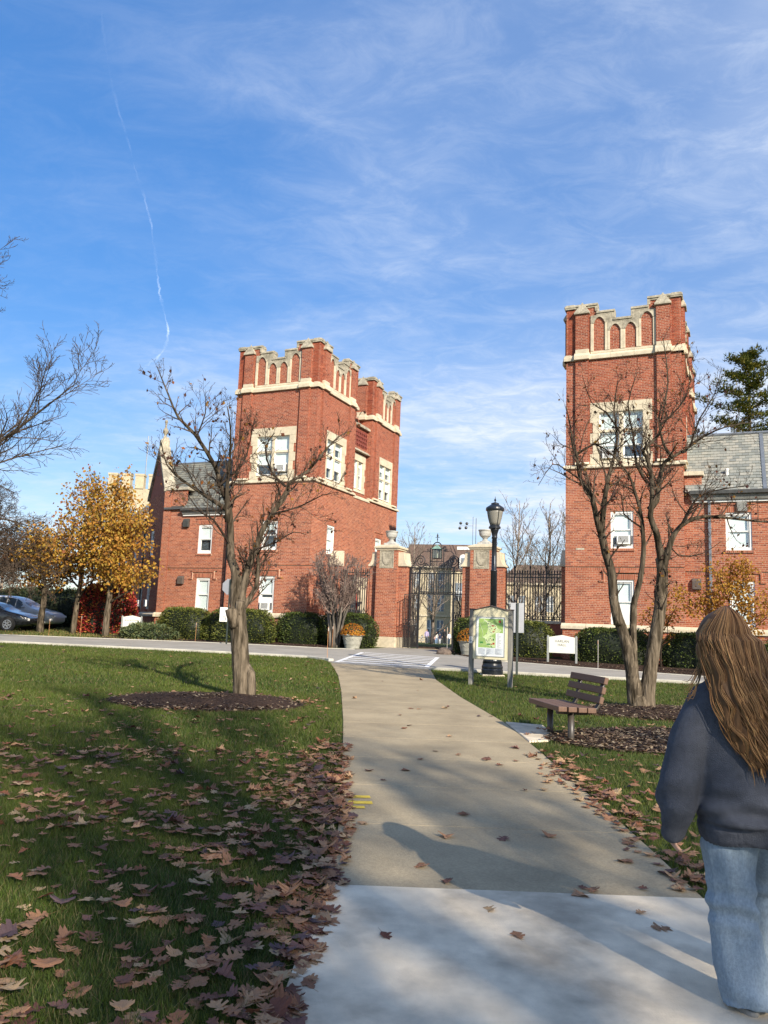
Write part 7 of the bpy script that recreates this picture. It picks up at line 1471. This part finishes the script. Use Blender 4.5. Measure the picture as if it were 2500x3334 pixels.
for lk in range(84):                                      # locks of wavy strands
    A = math.pi * (0.97 + 1.06 * (lk + 0.5) / 84) + q.uniform(-.05, .05); END = q.uniform(0.955, 1.10) if q.random() < 0.8 else q.uniform(1.1, 1.28); PH = q.uniform(0, 6.28); FR = q.uniform(26, 48); AM = q.uniform(0.004, 0.011); OFF = q.uniform(0.0, 0.012); SP = q.uniform(0.25, 1.0); TONE = q.choice((0.9, 1.1, 1.35, 1.5, 1.9))
    for i in range(15):
        a = A + q.gauss(0, 0.035); end = END + q.gauss(0, 0.02); ph = PH + q.gauss(0, 0.28); off = OFF + q.uniform(-0.003, 0.006); sp = SP + q.gauss(0, 0.035); pts = []; nar = q.gauss(0, 0.006)
        for k in range(7):                                # over the skull from the parting
            t = k / 6; el = math.pi / 2 * (1 - t); pts.append((hx + (0.099 + off) * math.cos(a) * math.cos(el) * (0.3 + 0.7 * t) + 0.012 * (1 - t), 0.012 + (0.115 + off) * math.sin(a) * math.cos(el), 1.520 + (0.102 + off) * math.sin(el)))
        zc = 1.49
        while zc > end:
            k = (1.49 - zc); cx, aa, cy, dd = (float(np.interp(zc, zs_, f_(w))) for w in (1, 2, 3, 4)); wv = AM * min(1.15, 0.15 + k * 3.2)
            pts.append((cx + (aa + off * 0.7) * math.cos(a) * (sp if k > 0.14 else 1 - (1 - sp) * k / 0.14) + nar + wv * math.sin(FR * zc + ph), cy + (dd + off) * math.sin(a) * (1 - 0.35 * min(1, k * 2) * (1 - abs(math.sin(a)))) + 0.7 * wv * math.cos(FR * zc + ph + 0.6), zc)); zc -= 0.020
        r = q.uniform(0.0014, 0.0030); rad = [r * 0.7] + [r] * (len(pts) - 3) + [r * 0.6, r * 0.15]; base = q.choice(((0.13, 0.064, 0.024), (0.17, 0.088, 0.034), (0.10, 0.047, 0.018), (0.21, 0.112, 0.044), (0.14, 0.068, 0.026), (0.27, 0.155, 0.062)))
        mb.tube(pts, rad, 4, cap=False, col=tuple(c * TONE for c in base), flat=0.6)
for i in range(14):                                       # loose wisps at the left shoulder
    z0 = q.uniform(1.27, 1.36); pts = [(-0.215 + q.uniform(0, 0.02), -0.05, z0 + 0.1), (-0.235, -0.055, z0 + 0.03), (-0.25 - q.uniform(0, 0.03), -0.06, z0 - 0.03), (-0.265 - q.uniform(0, 0.04), -0.07, z0 - 0.045), (-0.285 - q.uniform(0, 0.03), -0.075, z0 - 0.04)]; mb.tube(pts, [0.003, 0.003, 0.0025, 0.0018, 0.0006], 4, cap=False, col=(0.16, 0.095, 0.045), flat=0.6)
st_ = mb.build('hair_strands', HAIR, WM, smooth=True, fix=False); st_.parent = hm
# ---------------------------------------------------------------- fallen leaves
HALF = [[(0, 0), (.05, .12), (.24, .10), (.33, .21), (.15, .29), (.17, .36), (.44, .36), (.52, .50), (.22, .52), (.21, .59), (.40, .70), (.37, .80), (.15, .77), (.10, .87), (0, 1.0)],
        [(0, 0), (.10, .06), (.38, .02), (.30, .16), (.52, .22), (.58, .40), (.38, .40), (.48, .58), (.30, .60), (.24, .56), (.26, .74), (.14, .80), (.10, .92), (0, 1.0)],
        [(0, 0), (.10, .10), (.20, .26), (.14, .33), (.32, .40), (.34, .52), (.16, .54), (.28, .66), (.26, .76), (.10, .80), (0, 1.0)]]
def leaf_geo(k, q, curl, bend, fold_):
    pts = HALF[k]; v = []; f = []
    for sg in (-1, 1):
        o = len(v); js = [q.uniform(0.88, 1.1) for _ in pts]
        for (x, y), j in zip(pts, js):
            for xx in (0.0, sg * x * j): z = curl * xx * xx * 2.2 + bend * (y - 0.5) ** 2 + fold_ * abs(xx) + 0.03 * math.sin(9 * y + 7 * xx); v.append((xx, y - 0.5, z))
        for i in range(len(pts) - 1): a = o + 2 * i; f.append((a, a + 1, a + 3, a + 2) if sg > 0 else (a, a + 2, a + 3, a + 1))
    o = len(v); v += [(-0.012, -0.5, bend * .25), (0.012, -0.5, bend * .25), (0.03, -0.85, bend * .25 + 0.05), (0.045, -0.86, bend * .25 + 0.05)]; f.append((o, o + 1, o + 3, o + 2)); return v, f
LCOL = [(0.40, 0.215, 0.115), (0.34, 0.17, 0.09), (0.47, 0.28, 0.15), (0.26, 0.12, 0.065), (0.17, 0.08, 0.055), (0.20, 0.10, 0.08), (0.30, 0.155, 0.09), (0.15, 0.06, 0.04), (0.46, 0.31, 0.17), (0.12, 0.075, 0.075), (0.25, 0.10, 0.05)]
LW = [5, 5, 4, 4, 3, 3, 4, 2, 2, 2, 2]
q = random.Random(17); GEO = [leaf_geo(k % 3, q, q.uniform(-0.15, 0.45), q.uniform(-0.30, 0.35), q.uniform(-0.10, 0.15)) for k in range(14)]
def lawn_mask(x, y):
    """true where turf grows"""
    x = np.asarray(x); y = np.asarray(y); m = (y < near_y(x) - 0.05) & ~((x > plx(y) - 0.02) & (x < prx(y) + 0.02) & (y < 25.6))
    for cx, cy, a, b, r in BEDS:
        dx, dy = x - cx, y - cy; c, s_ = math.cos(-r), math.sin(-r); m &= ((dx * c - dy * s_) / a) ** 2 + ((dx * s_ + dy * c) / b) ** 2 > 0.92
    m &= ~((x > 1.9) & (x < 2.45) & (y > 10.2) & (y < 12.0)); m &= ((x + 14.4) / 2.4) ** 2 + ((y - 25.6) / 1.4) ** 2 > 0.95; return m
cand = []
def scatter(n, fx, fy, keep):
    k = 0
    while k < n:
        x, y = fx(), fy()
        if keep(x, y): cand.append((x, y)); k += 1
U_ = q.uniform
def clump(x, y): return 0.5 + 0.5 * math.sin(1.7 * x + 2.3 * math.sin(1.1 * y)) * math.sin(1.3 * y + 1.9 * math.sin(0.9 * x))
scatter(1500, lambda: U_(-4.6, -0.15), lambda: U_(2.4, 8.6), lambda x, y: x < float(plx(y)) + 0.05 and abs(x) < 0.52 * y + 0.5 and q.random() < 0.15 + 0.75 * clump(x, y) ** 1.5)
scatter(620, lambda: float(0), lambda: U_(2.4, 9.5), lambda x, y: True) if False else None
def edge_left(): y = 2.5 + 7.0 * q.random() ** 1.25; return float(plx(y)) - abs(q.gauss(0.0, 0.26)) + 0.10, y
for _ in range(600): cand.append(edge_left())
scatter(520, lambda: U_(-6.5, -0.3), lambda: U_(8.0, 13.5), lambda x, y: x < float(plx(y)) and q.random() < (0.95 - 0.13 * (y - 8)) * (0.2 + 0.8 * clump(x, y)))
scatter(170, lambda: U_(-11, -0.6), lambda: U_(13.0, 25.5), lambda x, y: x < float(plx(y)))
def edge_right(): y = U_(4.8, 9.4); return float(prx(y)) + q.gauss(0.06, 0.13), y
for _ in range(230): cand.append(edge_right())
scatter(330, lambda: U_(1.95, 4.6), lambda: U_(4.8, 9.2), lambda x, y: q.random() < 0.25 + 0.7 * clump(x, y)); scatter(120, lambda: U_(2.75, 4.0), lambda: U_(2.8, 4.8), lambda x, y: True)
scatter(60, lambda: U_(2.2, 6.0), lambda: U_(9.0, 12.2), lambda x, y: True); scatter(110, lambda: U_(2.0, 10), lambda: U_(12, 21.5), lambda x, y: True)
scatter(34, lambda: U_(-0.1, 1.95), lambda: U_(3.0, 9.5), lambda x, y: True); scatter(16, lambda: U_(-0.5, 1.8), lambda: U_(9.5, 20), lambda x, y: True)
for _ in range(60): a = q.uniform(0.2, 2.9); cand.append((-2.75 + 1.62 * math.cos(a) + q.gauss(0, .06), 13.05 + 1.22 * math.sin(a) + q.gauss(0, .06)))     # caught round the mulch mound
for _ in range(70): a = q.uniform(0.0, 6.28); cand.append((4.1 + 1.9 * math.cos(a) + q.gauss(0, .12), 10.75 + 1.05 * math.sin(a) + q.gauss(0, .1)))
for _ in range(26): cand.append((q.gauss(-1.15, 0.12), 13.5 + q.gauss(0, 0.2)))
cand.sort(key=lambda c: math.hypot(c[0], c[1])); cam_ok = lambda x, y: y > 2.9 and abs(x) < 0.50 * y + 0.15
meshes = {}; nsep = 0; mb = MB()
hgt = lambda x, y: 0.022 if (float(plx(y)) < x < float(prx(y)) and y < 24) else q.uniform(0.018, 0.055)
for x, y in cand:
    gi = q.randrange(len(GEO)); ci = q.choices(range(len(LCOL)), LW)[0]; sz = q.uniform(0.06, 0.12); rz = q.uniform(0, 6.283); tilt = (q.gauss(0, 0.10), q.gauss(0, 0.10)); k = q.uniform(0.85, 1.15); h = hgt(x, y)
    if q.random() < 0.06 and h > 0.023: tilt = (q.uniform(-0.5, 0.5), q.uniform(-0.5, 0.5)); h += 0.02
    if nsep < 300 and cam_ok(x, y):
        if (gi, ci) not in meshes:
            m2 = MB(); m2.add(GEO[gi][0], GEO[gi][1], LCOL[ci]); me = m2.mesh('fallen_leaf'); me.materials.append(LEAF); meshes[(gi, ci)] = me
        o = bpy.data.objects.new('fallen_leaf', meshes[(gi, ci)]); link(o); o.location = g3(x, y, h); o.rotation_euler = (tilt[0], tilt[1], rz); o.scale = (sz, sz, sz)
        onp = float(plx(y)) < x < float(prx(y)); lab = ('dry brown lobed leaf lying on the concrete walkway' if onp else ('dry brown lobed leaf on the grass right of the walkway' if x > 1 else 'dry brown lobed leaf on the grass left of the walkway'))
        tag(o, lab, 'leaf', 'fallen leaves on the walkway' if onp else ('fallen leaves right of the walkway' if x > 1 else 'fallen leaves left of the walkway')); nsep += 1
    else:
        M = Matrix.Translation(g3(x, y, h)) @ Matrix.Rotation(rz, 4, 'Z') @ Matrix.Rotation(tilt[1], 4, 'Y') @ Matrix.Rotation(tilt[0], 4, 'X') @ Matrix.Scale(sz, 4)
        mb.add([tuple(M @ Vector(v)) for v in GEO[gi][0]], GEO[gi][1], tuple(c * k for c in LCOL[ci]))
o = mb.build('leaf_litter', LEAF, fix=False); tag(o, 'brown fallen leaves strewn farther off across the lawn and beds', 'leaves', kind='stuff')
# litter and bark chips on the mulch
mb = MB(); q = random.Random(23)
def chips(n, f):
    for _ in range(n):
        x, y, z = f(); a = q.uniform(0, 6.28); l_, w = q.uniform(0.015, 0.06), q.uniform(0.006, 0.016); c, s_ = math.cos(a), math.sin(a); z0 = gz(x, y) + z; t1, t2 = q.uniform(-.012, .02), q.uniform(-.012, .02)
        g = q.choice(((0.10, 0.06, 0.04), (0.05, 0.032, 0.024), (0.20, 0.13, 0.08), (0.30, 0.21, 0.13), (0.07, 0.045, 0.03), (0.40, 0.31, 0.20))) if q.random() < 0.8 else (0.03, 0.02, 0.016)
        mb.add([(x - l_ * c - w * s_, y - l_ * s_ + w * c, z0 + t1), (x - l_ * c + w * s_, y - l_ * s_ - w * c, z0 + t1 + .004), (x + l_ * c + w * s_, y + l_ * s_ - w * c, z0 + t2), (x + l_ * c - w * s_, y + l_ * s_ + w * c, z0 + t2 + 0.004)], [(0, 1, 2, 3)], g)
def inell(cx, cy, a, b, r, h):
    def f():
        while True:
            x, y = q.uniform(-1, 1), q.uniform(-1, 1)
            if x * x + y * y < 1: break
        d = math.hypot(x, y); X, Y = x * a * 0.96, y * b * 0.96; return cx + X * math.cos(r) - Y * math.sin(r), cy + X * math.sin(r) + Y * math.cos(r), 0.03 + h * (1 - d) + q.uniform(0, 0.01)
    return f
chips(2600, inell(-2.75, 13.05, 1.65, 1.25, 0, 0.10)); chips(5200, inell(4.1, 10.75, 2.0, 1.15, 0.25, 0.02)); chips(2600, inell(5.0, 14.0, 1.65, 1.15, 0.2, 0.06))
def onbed(u0, u1): 
    def f():
        u = q.uniform(u0, u1); x = uw(u, -5)[0]; y = float(far_y(x)) + q.uniform(0.2, 3.2) if not (0.7 < x < 3.0) else 37.5; return x, y, 0.05
    return f
chips(1500, onbed(-19.5, -8.3)); chips(2200, onbed(-3.8, 9))
o = mb.build('bark_chips', LEAF, fix=False); tag(o, 'bark chips and twigs scattered over the mulch beds', 'mulch', kind='stuff')
# ---------------------------------------------------------------- grass
g = np.random.default_rng(4)
def blades(n, x0, x1, y0, y1, hmin, hmax, w, keep=None):
    x = g.uniform(x0, x1, n); y = g.uniform(y0, y1, n); m = lawn_mask(x, y) & (np.abs(x) < 0.52 * y + 0.6)
    if keep is not None: m &= keep(x, y)
    x, y = x[m], y[m]; n = len(x); a = g.uniform(0, 2 * np.pi, n); h = g.uniform(hmin, hmax, n); bend = g.normal(0, 0.45, (n, 2)) * h[:, None]; z = gzv(x, y); c, s_ = np.cos(a) * w / 2, np.sin(a) * w / 2
    V = np.empty((n, 3, 3), np.float32); V[:, 0] = np.stack([x - c, y - s_, z], 1); V[:, 1] = np.stack([x + c, y + s_, z], 1); V[:, 2] = np.stack([x + bend[:, 0], y + bend[:, 1], z + h], 1)
    pat = 0.5 + 0.25 * np.sin(1.3 * x + 2 * np.sin(0.8 * y)) + 0.25 * np.sin(1.1 * y + 1.7 * np.sin(0.7 * x + 1)); dry = g.random(n) < 0.08 + 0.10 * (1 - pat)
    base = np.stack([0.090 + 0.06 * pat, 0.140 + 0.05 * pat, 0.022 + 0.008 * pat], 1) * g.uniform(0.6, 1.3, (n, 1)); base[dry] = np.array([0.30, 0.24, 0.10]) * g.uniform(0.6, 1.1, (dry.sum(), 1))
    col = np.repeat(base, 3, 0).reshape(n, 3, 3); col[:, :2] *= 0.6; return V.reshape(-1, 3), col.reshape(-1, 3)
parts = [blades(230000, -4.6, 0.0, 2.4, 8.0, 0.025, 0.060, 0.0045), blades(170000, -8, 0.0, 8.0, 15.0, 0.03, 0.065, 0.009), blades(150000, -16, -0.5, 15.0, 28.2, 0.03, 0.07, 0.018), blades(90000, 1.8, 5.2, 2.6, 10.0, 0.025, 0.06, 0.0055), blades(110000, 1.4, 12, 10.0, 23.0, 0.03, 0.065, 0.012)]
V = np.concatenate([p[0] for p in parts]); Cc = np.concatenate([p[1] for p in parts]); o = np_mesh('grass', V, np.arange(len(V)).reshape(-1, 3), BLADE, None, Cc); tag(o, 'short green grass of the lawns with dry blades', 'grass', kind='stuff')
# far rough grass behind the driveway and beyond the gate
def tufts(n, x0, x1, y0, y1):
    x = g.uniform(x0, x1, n); y = g.uniform(y0, y1, n); m = y > far_y(x) + 0.3; x, y = x[m], y[m]; n = len(x); z = gzv(x, y); h = g.uniform(0.04, 0.12, n); a = g.uniform(0, 6.28, n); c, s_ = np.cos(a) * .03, np.sin(a) * .03
    V = np.stack([np.stack([x - c, y - s_, z], 1), np.stack([x + c, y + s_, z], 1), np.stack([x + g.normal(0, .05, n), y, z + h], 1)], 1).reshape(-1, 3); col = np.repeat(np.array([[0.14, 0.15, 0.04], [0.26, 0.19, 0.07], [0.10, 0.13, 0.03]])[g.integers(0, 3, n)], 3, 0); return V, col
V, Cc = tufts(16000, -30, -8.5, 34, 46); o = np_mesh('grass', V, np.arange(len(V)).reshape(-1, 3), BLADE, None, Cc); tag(o, 'rough leaf-strewn grass under the maples by the cars', 'grass', kind='stuff')
# ---------------------------------------------------------------- contrail
CT = bpy.data.materials.new('contrail_vapour'); CT.use_nodes = True; t_ = CT.node_tree; n_ = t_.nodes; l_ = t_.links
for k in list(n_): n_.remove(k)
ou = n_.new('ShaderNodeOutputMaterial'); tr = n_.new('ShaderNodeBsdfTransparent'); df = n_.new('ShaderNodeBsdfTranslucent'); df.inputs[0].default_value = (0.85, 0.87, 0.9, 1); d2 = n_.new('ShaderNodeBsdfDiffuse'); d2.inputs[0].default_value = (0.85, 0.87, 0.9, 1); ad = n_.new('ShaderNodeAddShader'); l_.new(df.outputs[0], ad.inputs[0]); l_.new(d2.outputs[0], ad.inputs[1])
lw = n_.new('ShaderNodeLayerWeight'); lw.inputs[0].default_value = 0.5; tcx = n_.new('ShaderNodeTexCoord'); nz = n_.new('ShaderNodeTexNoise'); nz.inputs['Scale'].default_value = 0.012; nz.inputs['Detail'].default_value = 6; l_.new(tcx.outputs['Object'], nz.inputs['Vector'])
mr = n_.new('ShaderNodeMapRange'); mr.inputs[1].default_value = 0.35; mr.inputs[2].default_value = 0.7; mr.inputs[4].default_value = 0.15; l_.new(nz.outputs[0], mr.inputs[0]); iv = n_.new('ShaderNodeMath'); iv.operation = 'SUBTRACT'; iv.inputs[0].default_value = 1; l_.new(lw.outputs['Facing'], iv.inputs[1])
at = n_.new('ShaderNodeAttribute'); at.attribute_name = 'Col'; m1 = n_.new('ShaderNodeMath'); m1.operation = 'MULTIPLY'; l_.new(iv.outputs[0], m1.inputs[0]); l_.new(mr.outputs[0], m1.inputs[1]); m2_ = n_.new('ShaderNodeMath'); m2_.operation = 'MULTIPLY'; l_.new(m1.outputs[0], m2_.inputs[0]); l_.new(at.outputs['Fac'], m2_.inputs[1])
mx = n_.new('ShaderNodeMixShader'); l_.new(m2_.outputs[0], mx.inputs[0]); l_.new(tr.outputs[0], mx.inputs[1]); l_.new(ad.outputs[0], mx.inputs[2]); l_.new(mx.outputs[0], ou.inputs[0])
mb = MB(); q = random.Random(2)
CTR = [(-1280,3000,2524),(-1245,3000,2353),(-1196,3000,2157),(-1137,3000,1992),(-1078,3000,1816),(-1030,3000,1695),(-996,3000,1589),(-966,3000,1444),(-951,3000,1366),(-934,3000,1275),(-922,3000,1243),(-889,3000,1135),(-889,3000,1084),(-903,3000,1039),(-931,3000,1006),(-983,3000,960)]
def cr_(pts, k):
    o_ = []
    for i in range(len(pts) - 1):
        for j in range(k): o_.append(Vector(pts[i]).lerp(Vector(pts[i + 1]), j / k))
    o_.append(Vector(pts[-1])); return o_
PP = cr_(CTR, 10); PP = [p + Vector((q.gauss(0, 1.5), q.gauss(0, 1.5), q.gauss(0, 1.5))) for p in PP]; nP = len(PP)
mb.tube(PP, [max(2, 7 * (0.75 + 0.5 * math.sin(i * 0.37) * math.sin(i * 0.11))) for i in range(nP)], 10, cap=False)
n = 10; mb.c = [((lambda w: (w, w, w))(0.9 * min(1, i / nP * 1.5 + 0.05) * (0.6 + 0.4 * math.sin(i * 0.23 + 1)) * min(1, (nP - i) / 6))) for i in range(nP) for _ in range(n)]
o = mb.build('contrail', CT, smooth=True, fix=False); tag(o, 'thin white contrail slanting down the blue sky at left', 'contrail')
